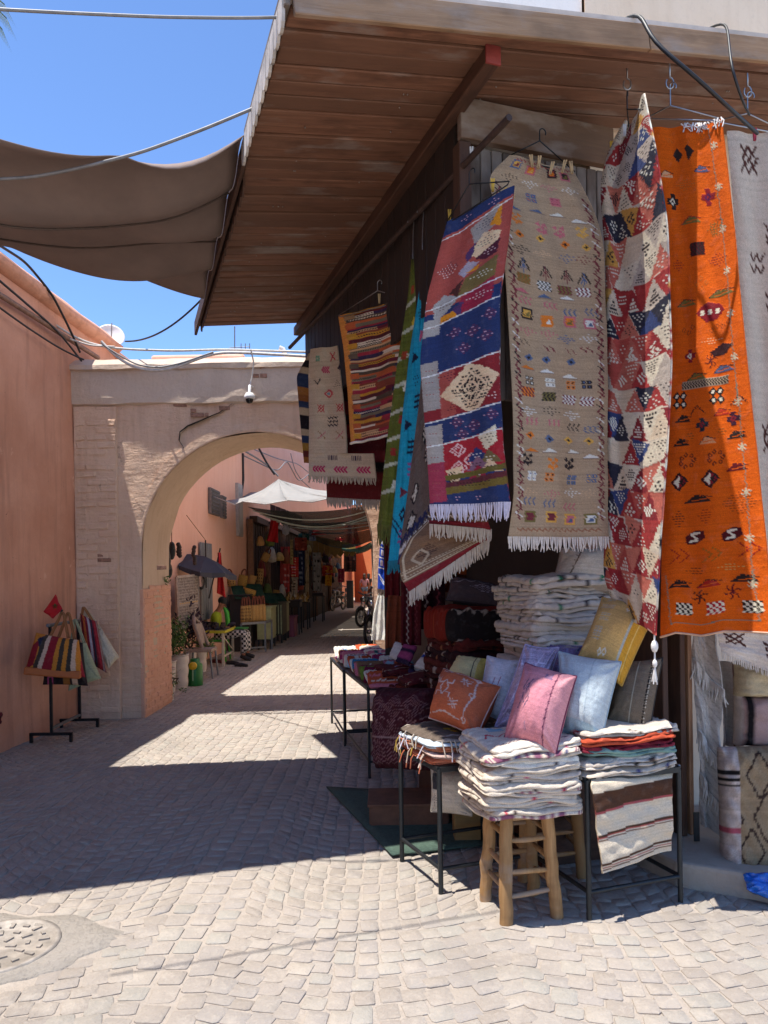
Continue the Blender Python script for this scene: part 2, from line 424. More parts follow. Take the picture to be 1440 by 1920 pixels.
def puff(name, cor, T, p=2.2, q=.6, n=(22, 22), cv=None, col='cccccc', pinch=.07, wr=.004, seed=0, parent=None, warp=None, mat=None, back=None):
    """a cushion or folded cloth over the four corners TL, TR, BR, BL (places), T its half thickness"""
    TL, TR, BR, BL = [np.array(c, float) for c in cor]; nx, ny = n
    s, t = np.meshgrid(np.sin(np.linspace(-1, 1, nx+1)*np.pi/2) if p > 4 else np.linspace(-1, 1, nx+1), np.sin(np.linspace(-1, 1, ny+1)*np.pi/2) if p > 4 else np.linspace(-1, 1, ny+1))
    s = s.ravel(); t = t.ravel(); pu = s*(1-pinch*(1-t*t)*abs(s)); pv = t*(1-pinch*(1-s*s)*abs(t))
    if p > 15: pu = s*(1-.07*np.abs(t)**12-.02*np.sin(t*2.3+seed)); pv = t*(1-.07*np.abs(s)**12-.02*np.sin(s*2.1+seed*2))
    U_, V_ = (pu+1)/2, (pv+1)/2
    mid = (TL*(1-U_)[:, None]+TR*U_[:, None])*(1-V_)[:, None]+(BL*(1-U_)[:, None]+BR*U_[:, None])*V_[:, None]
    nm = np.cross(TR-TL+BR-BL, BL-TL+BR-TR); nm /= np.linalg.norm(nm)
    if np.dot(nm, np.array([0, 0, EYE])-mid.mean(0)) < 0: nm = -nm
    h = T*(np.maximum(0, 1-np.abs(s)**p)*np.maximum(0, 1-np.abs(t)**p))**q
    rs = np.random.RandomState(seed+17); ph = rs.rand(10)*6.28
    e = np.maximum(np.abs(s), np.abs(t)); c_ = np.abs(s*t)
    if p < 4:                                           # creases running in from the corners and soft dents
        o3 = V((seed*3.7, seed*1.3, 0)); nz = np.array([noise.fractal(V((a_*1.5, b_*1.5, 0))+o3, 1, 2.1, 4) for a_, b_ in zip(s, t)]); n2 = np.array([noise.noise(V((a_*1.1, b_*1.1, 5))+o3) for a_, b_ in zip(s, t)])
        ang = np.arctan2(1.06-np.abs(t), 1.06-np.abs(s)); rad = np.hypot(1-np.abs(s), 1-np.abs(t)); q4 = np.sign(s)*1.7+np.sign(t)*.6
        cr = np.sin(ang*11+q4*2+n2*5)*np.exp(-((rad-.35)/.28)**2)
        wv = wr*(1.5*nz+1.1*cr+.5*np.sin((s*9+t*3)+n2*6)*e**2); wb = wr*1.3*nz
    else:
        wv = wr*(np.sin(s*7+t*4+ph[0])*.6+np.sin(t*11-s*5+ph[1])*.4+np.sin((s-t)*17+ph[2])*e+np.sin((s+t)*19+ph[3])*c_*1.5+np.sin(s*31+ph[4])*np.abs(t)**3+np.sin(t*29+ph[5])*np.abs(s)**3)
        wb = wr*(np.sin(s*6+ph[6])+np.sin(t*7+ph[7]))
    f_ = mid+nm*(h+wv*(h > 0)+.0)[:, None]; b_ = mid-nm*(h-wb*(h > 0))[:, None]
    if warp is not None: o = warp(s, t); f_ = f_+o; b_ = b_+o
    if cv is not None:
        a = cv.final(); ci = np.clip(((s+1)/2*cv.w).astype(int), 0, cv.w-1); cj = np.clip(((t+1)/2*cv.h).astype(int), 0, cv.h-1); cc = a[cj, ci]
    else: cc = np.broadcast_to(np.array(lin(col)), (len(s), 3))*(1+.05*NR.randn(len(s), 1))
    bc = cc if back is None else np.broadcast_to(np.array(lin(back))*1.3, cc.shape)
    nb = len(s); fl = np.dot(np.cross(TR-TL, BL-TL), nm) > 0
    F_ = np.concatenate([gridf(nx, ny, 0, not fl), gridf(nx, ny, nb, fl)])
    me = raw_mesh(name, np.r_[f_, b_], F_, np.r_[cc, bc], mat or WOOL)
    o = link(name, me, parent); o['_edge'] = 0; del o['_edge']
    ring = [f_.reshape(ny+1, nx+1, 3)[0, :], f_.reshape(ny+1, nx+1, 3)[:, -1], f_.reshape(ny+1, nx+1, 3)[-1, ::-1], f_.reshape(ny+1, nx+1, 3)[::-1, 0]]
    return o, np.concatenate(ring)
def piping(ring, c, parent, r=.005, name='piping'):
    return MB().tube([V(p) for p in ring[::2]]+[V(ring[0])], r, 5, cap=False).build(name, plain(c, .9, 0, .15, 40, .2, 200), parent)
def wire(name, label, cat, pts, r, mat, group=None, n=6, sm=40):
    c = curve(pts, sm); o = MB().tube([V(p) for p in c], r, n).build(name, mat)
    return props(o, label, cat, group)
def sag(a, b, s, n=14):
    a, b = V(a), V(b); return [a.lerp(b, i/n)-V((0, 0, s*4*(i/n)*(1-i/n))) for i in range(n+1)]
# ------------------------------------------------------------------ ground and paving
gm = MB(); gm.add([(-60, -40, -.0035), (60, -40, -.0035), (60, 120, -.0035), (-60, 120, -.0035)], [(0, 1, 2, 3)])
ground = props(gm.build('ground', MORTAR), kind='structure')
pave = link('pavement', None); props(pave, kind='structure')
STM = []
def stone_shape(seed):
    r = random.Random(seed); n = 8; pts = []
    e = r.uniform(.36, .44)
    for sx, sy, fl in ((1, 1, 0), (-1, 1, 1), (-1, -1, 0), (1, -1, 1)):
        for q in ((.5, e), (e, .5)) if not fl else ((e, .5), (.5, e)):
            pts.append((sx*q[0]*(1+r.uniform(-.10, .06)), sy*q[1]*(1+r.uniform(-.10, .06))))
    tl = (r.uniform(-.035, .035), r.uniform(-.035, .035))
    v = [(x, y, -.25) for x, y in pts]+[(x*.985, y*.985, -.0+tl[0]*x+tl[1]*y) for x, y in pts]+[(x*.93, y*.93, .03+r.uniform(-.04, .04)+tl[0]*x+tl[1]*y) for x, y in pts]+[(0, 0, .045)]
    f = [(i, (i+1) % n, n+(i+1) % n, n+i) for i in range(n)]+[(n+i, n+(i+1) % n, 2*n+(i+1) % n, 2*n+i) for i in range(n)]+[(2*n+i, 2*n+(i+1) % n, 3*n) for i in range(n)]
    return v, f
SHAPES = [stone_shape(k) for k in range(16)]
for v, f in SHAPES:
    me = bpy.data.meshes.new('cobblestone'); me.from_pydata(v, [], f)
    me.polygons.foreach_set('use_smooth', [i >= 8 for i in range(len(f))]); me.materials.append(STONE); STM.append(me)
spots = []
def wallx(Y): return -3.68+(Y-7.2)*.05 if Y < 9 else -3.64
MH = G(-4, 1777)
MHP = V((MH.x, MH.y, 0))
def edge_off(x, y): return (x-MHP.x)**2/.47**2+(y-MHP.y)**2/.35**2
bx0, bx1, bw = -1.08, -.72, .12                       # the straight band of three rows
for k in range(3):
    y = 2.0
    while y < 21:
        L = R.uniform(.10, .14); spots.append((bx0+(k+.5)*bw+R.gauss(0, .004), y+L/2, bw*.9, L-.014, R.gauss(0, .04))); y += L
for side in (-1, 1):
    x00 = bx0 if side < 0 else bx1; W = 3.0 if side < 0 else 2.9
    for i in range(int(W/.096)):
        xx = (i+.5)*.096; y = 1.6
        arc = .34*math.sin(math.pi*((xx/1.25) % 1.0))
        while y < 21:
            L = R.uniform(.078, .122); X = x00+side*xx+R.gauss(0, .006); Yy = y+L/2-arc*1.0+xx*.12
            y += L
            if Yy < 1.9 or X < wallx(Yy)+.02 or edge_off(X, Yy) < 1.0: continue
            if Yy > 8.3 and (X > .2): continue
            sl = .34*math.pi/1.25*math.cos(math.pi*((xx/1.25) % 1.0))
            spots.append((X, Yy, .09*R.uniform(.93, 1.03), L-.008, R.gauss(0, .035), side*(.12-sl)))
vis = []
for s_ in spots:
    pxx = 720+1400*s_[0]/s_[1]; pyy = 1075+2310/s_[1]
    vis.append(s_[1] if (-30 < pxx < 1470 and pyy < 1950) else s_[1]+50)
order = sorted(range(len(spots)), key=lambda i: vis[i])
def stM(s_): return Matrix.Translation((s_[0], s_[1], R.uniform(-.0018, .0012))) @ Matrix.Rotation(s_[4], 4, 'Z') @ Matrix(((1, 0, 0, 0), (s_[5] if len(s_) > 5 else 0, 1, 0, 0), (0, 0, 1, 0), (0, 0, 0, 1))) @ Matrix.Rotation(R.choice((0, math.pi)), 4, 'Z') @ Matrix.Diagonal((s_[2], s_[3], .06, 1))
for i in order[:300]: link('cobblestone', R.choice(STM), pave, stM(spots[i]))
rv, rf = [], []
for i in order[300:]:
    v, f = R.choice(SHAPES); M = stM(spots[i]); b = len(rv); rv += [tuple(M @ V(p)) for p in v]; rf += [tuple(q+b for q in g) for g in f]
me = bpy.data.meshes.new('cobbles_beyond'); me.from_pydata(rv, [], rf); me.materials.append(STONE)
me.polygons.foreach_set('use_smooth', [True]*len(rf))
props(link('cobbles_beyond', me, pave), kind='stuff')
# worn concrete patch round the manhole
m = MB(); k = 40; ring0 = []
for i in range(k):
    a = 2*math.pi*i/k; q = 1+.10*math.sin(3*a+.5)+.07*math.sin(7*a)+R.uniform(-.03, .03)
    ring0.append((MHP.x+.48*q*math.cos(a), MHP.y+.36*q*math.sin(a)))
rings = [(1, -.018), (.97, .003), (.7, .006), (.47, .004)]
vs = [(MHP.x+(x-MHP.x)*s_, MHP.y+(y-MHP.y)*s_, z+R.uniform(-.0015, .0015)) for s_, z in rings for x, y in ring0]+[(MHP.x, MHP.y, .004)]
m.add(vs, [(j*k+i, j*k+(i+1) % k, (j+1)*k+(i+1) % k, (j+1)*k+i) for j in range(3) for i in range(k)]+[(3*k+i, 3*k+(i+1) % k, 4*k) for i in range(k)], sm=True)
props(m.build('concrete_patch', plaster('a39a8f', 'aea499', '8a8178', 'worn_concrete', .8, .9, 4, spots='82786e')), kind='structure')
mh = thing('manhole_cover', 'round cast manhole cover with raised pattern set in worn concrete', 'manhole', MHP)
IRON = plain('968d83', .65, .2, .35, 14, .6, 60, 'dusty_cast_iron')
m = MB(); m.lathe((MHP.x, MHP.y, .0), [(.262, -.01), (.262, .012), (.238, .013), (.234, .006), (0, .006)], 40); m.build('cover_plate', IRON, mh)
tM = []
for L_ in (.045, .03): tM.append(MB().box((0, 0, 0), (L_, .016, .012)).mesh('tread_block', IRON))
for rr in (.06, .125, .19):
    nn = int(rr*95)
    for i in range(nn):
        a = 2*math.pi*i/nn+rr*20+(math.pi/2 if i % 2 else 0); b_ = 2*math.pi*i/nn+rr*20
        link('tread_block', tM[i % 2], mh, Matrix.Translation((MHP.x+rr*math.cos(b_), MHP.y+rr*math.sin(b_), .0075)) @ Matrix.Rotation(a, 4, 'Z'))
def rough_wall(name, p0, p1, z0, z1, th, mat, parent, nrm, amp=.012, step=.22, topround=.0):
    """a wall face from p0 to p1 with uneven plaster, th thick behind it"""
    p0, p1 = V(p0), V(p1); L = (p1-p0).length; nx = max(2, int(L/step)); nz = max(2, int((z1-z0)/step)); n = V(nrm).normalized(); m = MB(); vs = []
    for j in range(nz+1):
        for i in range(nx+1):
            q = p0.lerp(p1, i/nx); q.z = z0+(z1-z0)*j/nz
            h = noise.fractal(q*.9, 1, 2, 4)*amp if 0 < i < nx and j < nz else 0
            vs.append(q+n*h)
    m.add(vs, [(j*(nx+1)+i, j*(nx+1)+i+1, (j+1)*(nx+1)+i+1, (j+1)*(nx+1)+i) for j in range(nz) for i in range(nx)], 0, True)
    a, b = V((p0.x, p0.y, z0)), V((p1.x, p1.y, z0)); h = V((0, 0, z1-z0)); t = -n*th
    m.add([a, b, b+h, a+h, a+t, b+t, b+t+h, a+t+h], [(4, 5, 6, 7), (3, 2, 6, 7), (0, 3, 7, 4), (1, 2, 6, 5)])
    return m.build(name, mat, parent)
# ------------------------------------------------------------------ terracotta house on the left
A0, A1 = V((-3.68-11.2*.05, -4, 0)), V((-3.68+2.75*.05, 9.95, 0))
lw = thing('terracotta_house', 'terracotta plastered house wall along the left, cables along its top', 'house', (-3.68, 7.2, 0))
rough_wall('wall', A0, A1, -.05, 4.62, 4, TERRA, lw, (1, -.05, 0), .02)
m = MB(); prof = [(.02, 4.62), (.10, 4.66), (.11, 4.72), (.03, 4.80), (-.3, 4.84), (-.3, 4.62)]
vs = []; nn = 40
for i in range(nn+1):
    q = A0.lerp(A1, i/nn)
    vs += [(q.x+x+R.uniform(-.012, .012), q.y, z+R.uniform(-.012, .012)) for x, z in prof]
m.add(vs, [(i*6+j, i*6+(j+1) % 6, (i+1)*6+(j+1) % 6, (i+1)*6+j) for i in range(nn) for j in range(6)], 0, True)
m.build('parapet_coping', TERRA, lw)
# ------------------------------------------------------------------ the old gateway
AY, AB = 8.75, 9.85; ACX, ACZ, AR_ = -1.48, 1.95, 1.36
ar = thing('archway', 'old lime-washed brick gateway with horseshoe arch across the alley', 'archway', (ACX, AY, 0))
XL, XR, ZT = -3.64, 3.4, 3.72
def arch_pt(t, r=AR_, dz=0):                         # t 0..1 from the left foot over the crown to the right foot
    jl = ACZ; al = math.pi*r; tot = 2*jl+al; s = t*tot
    if s < jl: return (ACX-r, s)
    if s > jl+al: return (ACX+r, tot-s)
    a = math.pi-(s-jl)/r; return (ACX+r*math.cos(a), ACZ+r*math.sin(a)*1.02)
m = MB(); K = 150
def outer(x, z):
    dx, dz = x-ACX, z-ACZ
    if z <= ACZ: return (XL if dx < 0 else XR, z)
    t = min((ZT-ACZ)/dz if dz > 1e-6 else 1e9, ((XL if dx < 0 else XR)-ACX)/dx if abs(dx) > 1e-6 else 1e9); return (ACX+dx*t, ACZ+dz*t)
M_ = 22
for Yf, sg in ((AY, -1), (AB, 1)):
    vs = []
    for i in range(K+1):
        x, z = arch_pt(i/K); ox, oz = outer(x, z)
        for j in range(M_+1):
            q = V((x+(ox-x)*j/M_, Yf, z+(oz-z)*j/M_)); h = (noise.fractal(q*1.7, 1, 2, 4)*.022+noise.fractal(q*6, 1, 2, 3)*.010) if 0 < j < M_ else 0
            vs.append(q+V((0, sg*h, 0)))
    m.add(vs, [(i*(M_+1)+j, (i+1)*(M_+1)+j, (i+1)*(M_+1)+j+1, i*(M_+1)+j+1) for i in range(K) for j in range(M_)], 0, True)
m.add([(XL, AY, ZT), (XR, AY, ZT), (XR, AB, ZT), (XL, AB, ZT)], [(0, 1, 2, 3)])
m.build('spandrel', LIME, ar)
for side in (-1, 1):                                  # solid core behind the two faces
    cxx = XL if side < 0 else XR
    m = MB(); m.box(((cxx+(ACX+side*1.5))/2, (AY+AB)/2+.02, 3.3), (abs(cxx-(ACX+side*1.5)), AB-AY-.06, .84)); m.build('wall_core', LIME, ar)
# soffit of the arch: old ochre plaster above, painted below
for nm, lo, hi, mt in (('arch_soffit', .0, 1, OCHRE),):
    m = MB(); nn = 60; vs = []; nd = 8
    for i in range(nn+1):
        x, z = arch_pt(i/nn); dx, dz = ACX-x, (ACZ-z if z > ACZ else 0); L = math.hypot(dx, dz) or 1
        for j in range(nd+1):
            q = V((x, AY-.01+(AB-AY+.02)*j/nd, z)); h = .012+noise.fractal(q*2.2, 1, 2, 4)*.018
            vs.append(q+V((dx/L*h, 0, dz/L*h)))
    m.add(vs, [(i*(nd+1)+j, (i+1)*(nd+1)+j, (i+1)*(nd+1)+j+1, i*(nd+1)+j+1) for i in range(nn) for j in range(nd)], 0, True)
    m.build(nm, mt, ar)
m = MB(); vs = []; nn = 70                            # the moulded edge of the arch
for i in range(nn+1):
    t = .135+.73*i/nn; x, z = arch_pt(t); x2, z2 = arch_pt(t, AR_); dx, dz = x-ACX, (z-ACZ if z > ACZ else 0); L = math.hypot(dx, dz) or 1; dx /= L; dz /= L
    w = .11+.012*math.sin(i*.9)+R.uniform(-.014, .014)
    vs += [(x-dx*.006, AY+.02, z-dz*.006), (x-dx*.006, AY-.004, z-dz*.006), (x+dx*.012, AY-.008, z+dz*.012), (x+dx*w*.95, AY-.007, z+dz*w*.9), (x+dx*w, AY+.02, z+dz*w)]
m.add(vs, [(i*5+j, i*5+j+1, (i+1)*5+j+1, (i+1)*5+j) for i in range(nn) for j in range(4)], 0, False)
m.build('archivolt', LIME, ar)
# cornice: frieze band and sloping cap, slightly broken edge
m = MB(); nn = 60; vs = []
prof = [(.0, 3.66), (-.043, 3.68), (-.047, 3.74), (-.045, 4.06), (-.078, 4.07), (-.082, 4.12), (.06, 4.22), (.5, 4.26), (1.1, 4.22)]
for i in range(nn+1):
    x = XL+.02+(XR-XL)*i/nn
    for j, (y, z) in enumerate(prof): vs.append((x, AY+y+(noise.fractal(V((x*2.3, j*3.1, 1)), 1, 2, 3)*.016), z+noise.fractal(V((x*3.3, j*1.7, 9)), 1, 2, 3)*.016))
k = len(prof); m.add(vs, [(i*k+j, (i+1)*k+j, (i+1)*k+j+1, i*k+j+1) for i in range(nn) for j in range(k-1)], 0, False)
m.build('cornice', LIMEP, ar)
m = MB(); m.box((-2.35, AB-.16, 4.32), (1.2, .22, .36)); m.box((-1.72, AB-.16, 4.3), (.06, .2, .30)); m.build('roof_parapet', PINK, ar, .03)
# left pilaster with worn brick courses
PX0, PX1 = -3.60, -3.10
m = MB(); m.box(((PX0+PX1)/2, AY+.008, 1.81), (PX1-PX0, .08, 3.68)); m.build('pilaster', LIME, ar, .01)
BR = []
for k in range(8):
    r = random.Random(k+50); v = []
    for sx in (-.5, .5):
        for sz in (-.5, .5): v.append((sx+r.uniform(-.05, .05), 0, sz+r.uniform(-.14, .14)))
    b8 = [(x, 0, z) for x, y, z in v]+[(x*.9, -1+r.uniform(-.3, .3), z*.7) for x, y, z in v]
    me = bpy.data.meshes.new('brick'); me.from_pydata(b8, [], [(0, 1, 5, 4), (1, 3, 7, 5), (3, 2, 6, 7), (2, 0, 4, 6), (4, 5, 7, 6)]); BR.append(me)
def bricks(parent, org, ax, nrm, w, z0, z1, mat, proud, skip=.1, ch=.073, bl=.23):
    me_s = []
    for me in BR: q = me.copy(); q.materials.clear(); q.materials.append(mat); me_s.append(q)
    z = z0; row = 0; ax = V(ax); nrm = V(nrm)
    while z < z1-.02:
        x = -(bl/2 if row % 2 else 0)
        while x < w-.03:
            a, b = max(x, .004), min(x+bl-.012, w-.004)
            if b-a > .04 and R.random() > skip:
                c = V(org)+ax*(a+b)/2+V((0, 0, z+ch/2)); p = proud*R.uniform(.5, 1.3)
                M = Matrix(((ax.x*(b-a), -nrm.x*p, 0, c.x), (ax.y*(b-a), -nrm.y*p, 0, c.y), (0, 0, ch*.86, c.z), (0, 0, 0, 1)))
                link('brick', R.choice(me_s), parent, M)
            x += bl
        z += ch; row += 1
bricks(ar, (PX0+.02, AY-.030, 0), (1, 0, 0), (0, -1, 0), PX1-PX0-.03, .06, 3.55, LIME, .016, .3, .086, .25)
bricks(ar, (PX1+.01, AY+.012, 0), (1, 0, 0), (0, -1, 0), .26, .06, 1.5, LIME, .018, .15, .086, .25)
m = MB(); m.box((ACX-AR_-.005, (AY+AB)/2, .75), (.05, AB-AY+.02, 1.52)); m.build('jamb', BRICKO, ar, .012)
bricks(ar, (ACX-AR_+.018, AY, 0), (0, 1, 0), (1, 0, 0), AB-AY, .02, 1.5, BRICKO, .012, .06)
# bare brick where the lime wash has fallen off, and the long crack
RAWB = plain('96715e', .95, 0, .4, 30, .8, 40, 'bare_brick')
for cx, cy, w, h in ((322, 752, .34, .13), (372, 775, .22, .08), (405, 762, .3, .07), (487, 700, .17, .22), (300, 688, .16, .05), (200, 1045, .24, .12), (300, 1060, .12, .1)):
    c = P(cx, cy, AY-.06); 
    bricks(ar, (c.x-w/2, AY-.012-(.04 if cy < 735 else .025 if cx < 240 else 0), 0), (1, 0, 0), (0, -1, 0), w, c.z-h/2, c.z+h/2, RAWB, .006, .4, .055, .17)
CRK = plain('4a3d35', .95, 0, .3, 30, .5, 60, 'crack_shade')  # dark brown stands in for the shade deep in the crack
m = MB(); pts = [(455, 740), (437, 758), (412, 775), (393, 783), (372, 792), (352, 800), (338, 812), (336, 826), (345, 840)]
vs = []
for i, (x, y) in enumerate(pts):
    c = P(x, y, AY); w = .011*(1.3-abs(i-4)/5)*R.uniform(.6, 1.4)
    vs += [(c.x-w*.3, AY-.018, c.z+w), (c.x+w*.3, AY-.018, c.z-w), (c.x, AY+.03, c.z)]
m.add(vs, [(i*3+a, i*3+b, (i+1)*3+b, (i+1)*3+a) for i in range(len(pts)-1) for a, b in ((0, 2), (2, 1))]); m.build('crack', CRK, ar)
# ------------------------------------------------------------------ houses along the alley beyond the gateway
hl = thing('salmon_house', 'salmon plastered house beyond the arch on the left of the alley', 'house', (-3.35, 10, 0))
rough_wall('wall', (-3.66, AB+.01, 0), (-3.45, 17.6, 0), -.05, 4.6, 4, PINK, hl, (1, 0, 0), .02)
m = MB(); m.bar((-3.66, AB, 4.64), (-3.42, 17.6, 4.66), .3, .1); m.build('parapet_coping', PINK, hl, .02)
hb = thing('pink_shop_house', 'tall pink house with shops on the far left of the alley', 'house', (-3.3, 20, 0))
rough_wall('wall', (-3.45, 17.62, 0), (-1.95, 46, 0), -.05, 6.4, 4, PINK, hb, (1, 0, 0), .02, .5)
hr = thing('shaded_house', 'plastered house on the right of the alley beyond the gateway', 'house', (-.1, 10, 0))
rough_wall('wall', (-.12, AB+.01, 0), (-.7, 44, 0), -.05, 6.2, 4, RIGHTW, hr, (-1, 0, 0), .02, .5)
he = thing('orange_house', 'bright orange house closing the far end of the alley', 'house', (-1.5, 52, 0))
m = MB(); m.box((-1.0, 56, 3.2), (9, 8, 6.5)); m.build('wall', plaster('c97a4e', 'd18455', 'b86d45', 'orange_plaster', .4, .15), he)
m = MB(); m.prism([(-1.75, 44, 0), (-.7, 42, 0), (2, 46, 0), (-.2, 52, 0)], (0, 0, 4.6)); m.build('wall', plaster('c97a4e', 'd18455', 'b86d45', 'orange_plaster', .4, .15), he)
# ------------------------------------------------------------------ the shop
sh = thing('carpet_shop', 'corner carpet shop with cream wall above its wooden canopy', 'shop', C0)
def pbox(m, u0, u1, d0, d1, z0, z1):
    c = S((u0+u1)/2, (d0+d1)/2, (z0+z1)/2); return m.box(c, (u1-u0, d1-d0, z1-z0), (U, D, V((0, 0, 1))))
m = MB(); m.prism([S(.85, .03, 4.52), S(6, .03, 4.52), V((6, 9, 4.52)), V((2.2, 9, 4.52))], (0, 0, 5.5)); m.build('upper_wall', CREAM, sh)
m = MB(); m.prism([S(-.32, .06, 4.52), S(.849, .06, 4.52), V((2.19, 9, 4.52)), V((1.1, 9, 4.52))], (0, 0, 5.5)); m.build('upper_wall', WHITEP, sh)
m = MB(); pbox(m, 1.0, 6, .22, .5, -.02, 4.5); m.build('front_wall', CREAM, sh)
m = MB(); m.prism([(.15, 7.0, 0), (.0, AY-.03, 0), (1.2, AY-.03, 0), (1.2, 7.0, 0)], (0, 0, 4.4)); m.build('side_wall', LIMEP, sh)
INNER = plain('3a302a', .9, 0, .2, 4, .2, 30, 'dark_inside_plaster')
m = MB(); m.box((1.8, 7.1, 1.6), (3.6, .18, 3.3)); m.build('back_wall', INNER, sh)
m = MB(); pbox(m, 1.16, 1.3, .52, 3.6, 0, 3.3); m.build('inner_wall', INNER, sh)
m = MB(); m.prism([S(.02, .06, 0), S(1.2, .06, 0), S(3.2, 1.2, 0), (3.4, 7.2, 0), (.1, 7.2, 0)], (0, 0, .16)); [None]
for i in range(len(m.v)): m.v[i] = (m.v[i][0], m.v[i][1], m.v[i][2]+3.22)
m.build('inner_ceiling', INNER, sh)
ZS = lambda u: 4.2+.13*u
def plank_mesh(L, w, t):
    m = MB(); m.box((0, 0, 0), (L, w, t)); return m
_PM = {}
def plank(name, a, b, w, t, up, mat, parent, bev=.004):
    a, b = V(a), V(b); x, y, z = axes(b-a, V(up)); L = (b-a).length; key = (round(L, 3), w, t, mat.name, bev)
    if key not in _PM: _PM[key] = plank_mesh(L, w, t).mesh(name, mat)
    c = (a+b)/2; M = Matrix(((x.x, y.x, z.x, c.x), (x.y, y.y, z.y, c.y), (x.z, y.z, z.z, c.z), (0, 0, 0, 1)))
    o = link(name, _PM[key], parent, M)
    if bev: q = o.modifiers.new('bevel', 'BEVEL'); q.width = bev; q.segments = 1
    return o
# bulkhead over the front opening: board, vertical planks; dark planks along the alley side
pl = plank('lintel_board', S(.0, -.035, 4.09), S(.97, -.035, 4.09), .05, .22, (0, 0, 1), LINTW, sh)
k = 0; u = .005
while u < .96:
    w = .068; plank('bulkhead_plank', S(u+w/2, .012+R.uniform(-.003, .003), 2.6), S(u+w/2, .012, 3.975), w-.006, .03, D, GREYW, sh); u += w
d = .06
for i in range(26): plank('side_plank', S(.03+R.uniform(-.004, .004), d+.07, 3.22), S(.03, d+.07, 4.16), .134, .03, U, BLACKW, sh); d += .14
plank('corner_post', S(.03, .0, 2.6), S(.03, .0, 3.97), .07, .09, D, DARKW, sh)
plank('end_post', P(597, 645, 7.45), P(596, 575, 7.45), .07, .07, D, DARKW, sh)
# canopy
ca = thing('shop_canopy', 'deep wooden canopy of brown planks jutting over the carpet shop', 'canopy', S(-.5, 1.5, 4.1))
d = -.555; nP = 0
while d < 3.72:
    w = R.choice((.108, .115, .122)); u1 = 2.9 if d < .1 else .35; e = R.uniform(-.012, .004); zj = R.uniform(-.006, .006)
    plank('soffit_plank', S(-1.03+e, d+w/2, ZS(-1.03)+.012+zj), S(u1, d+w/2, ZS(u1)+.012+zj), w-.011, .024, (0, 0, 1), SOFFIT, ca, .005); d += w; nP += 1
m = MB(); vs = []
for u, d_, dz in ((-1.05, -.6, .03), (3.0, -.6, .03), (3.0, 3.8, .03), (-1.05, 3.8, .03), (-1.06, -.61, .09), (3.0, -.61, .09), (3.0, 3.81, .09), (-1.06, 3.81, .09)): vs.append(S(u, d_, ZS(u)+dz))
m.add(vs, [(0, 3, 2, 1), (4, 5, 6, 7), (0, 1, 5, 4), (1, 2, 6, 5), (2, 3, 7, 6), (3, 0, 4, 7)]); m.build('roof_cover', plain('c9bdb2', .8, 0, .3, 3, .3, 20, 'pale_roof_sheet'), ca)
u = -1.03
for u2 in (.78, 1.72, 3.0):                           # the fascia boards of the front edge
    plank('fascia_board', S(u, -.60, ZS(u)+.005), S(u2-.004, -.60, ZS(u2)+.005), .028, .125, (0, 0, 1), BOARDW, ca); u = u2
plank('edge_board', S(-1.055, -.62, ZS(-1.05)+.03), S(-1.055, .52, ZS(-1.05)+.03), .025, .12, (0, 0, 1), GREYW, ca)
plank('edge_board', S(-1.055, .525, ZS(-1.05)+.0), S(-1.055, 3.78, ZS(-1.05)+.0), .025, .13, (0, 0, 1), DARKW, ca)
beam = plank('beam', S(-.01, -.45, ZS(-.01)-.045), S(-.03, 3.86, ZS(-.03)-.045), .075, .085, (0, 0, 1), DARKW, ca, .006)
m = MB(); m.box(S(-.01, -.452, ZS(-.01)-.045), (.079, .012, .089), (U, D, V((0, 0, 1)))); m.build('red_beam_end', plain('8c3a34', .7), ca)
TON = plain('b7aea4', .85, 0, .3, 8, .5, 60, 'pale_valance_wood')  # pale grey for the near tongues; those farther along are dark
d = -.6
for i in range(12):                                   # scalloped valance tongues
    w = .098; m = MB(); c = S(-1.075, d+w/2, ZS(-1.05)-.005); poly = [c-D*w*.46+V((0, 0, .04)), c+D*w*.46+V((0, 0, .04))]
    for a in range(0, 181, 30): t = math.radians(a); poly.append(c+D*w*.46*math.cos(t)-V((0, 0, .05+.05*math.sin(t))))
    m.prism(poly, U*.014); m.build('valance_tongue', TON, ca); d += w
for i in range(24):
    w = .125; c = S(-1.03, .56+w*i+w/2, ZS(-1.05)-.06)
    if i > 1: m = MB(); m.prism([c-D*w*.46+V((0, 0, .05)), c+D*w*.46+V((0, 0, .05)), c+D*w*.46-V((0, 0, .02)), c-V((0, 0, .055)), c-D*w*.46-V((0, 0, .02))], U*.012); m.build('valance_tongue', DARKW, ca)
NAIL = plain('9a8f86', .5, .6); m = MB()
for i in range(70):
    d_ = -.5+R.randrange(36)*.115; u_ = R.choice((-.75, -.3, .1) if d_ > 0 else (-.75, -.3, .15, .6, 1.1, 1.6))+R.gauss(0, .02); m.ball(S(u_, d_, ZS(u_)-.003), .005, 6)
props(m.build('nail_heads', NAIL, ca), kind='stuff')
# the iron pipe the rugs hang from
PA, PB = P(955, 220, 3.58), P(543, 652, 7.35)
o = MB().tube([PA, PA.lerp(PB, .5), PB], .017, 10, cap=True).build('hanging_rail', plain('4a3a34', .7, .4, .3, 20, .4, 80, 'rusty_pipe')); props(o, 'rusty iron pipe under the canopy with hangers hooked over it', 'rail')
def pipe_at(x):
    lo, hi = 0, 1
    for _ in range(40):
        t = (lo+hi)/2; q = PA.lerp(PB, t); a = q.x/q.y
        X = 720+1400*(q.x*CR-(q.z-EYE)*SR)/q.y
        if X > x: lo = t
        else: hi = t
    return PA.lerp(PB, (lo+hi)/2)
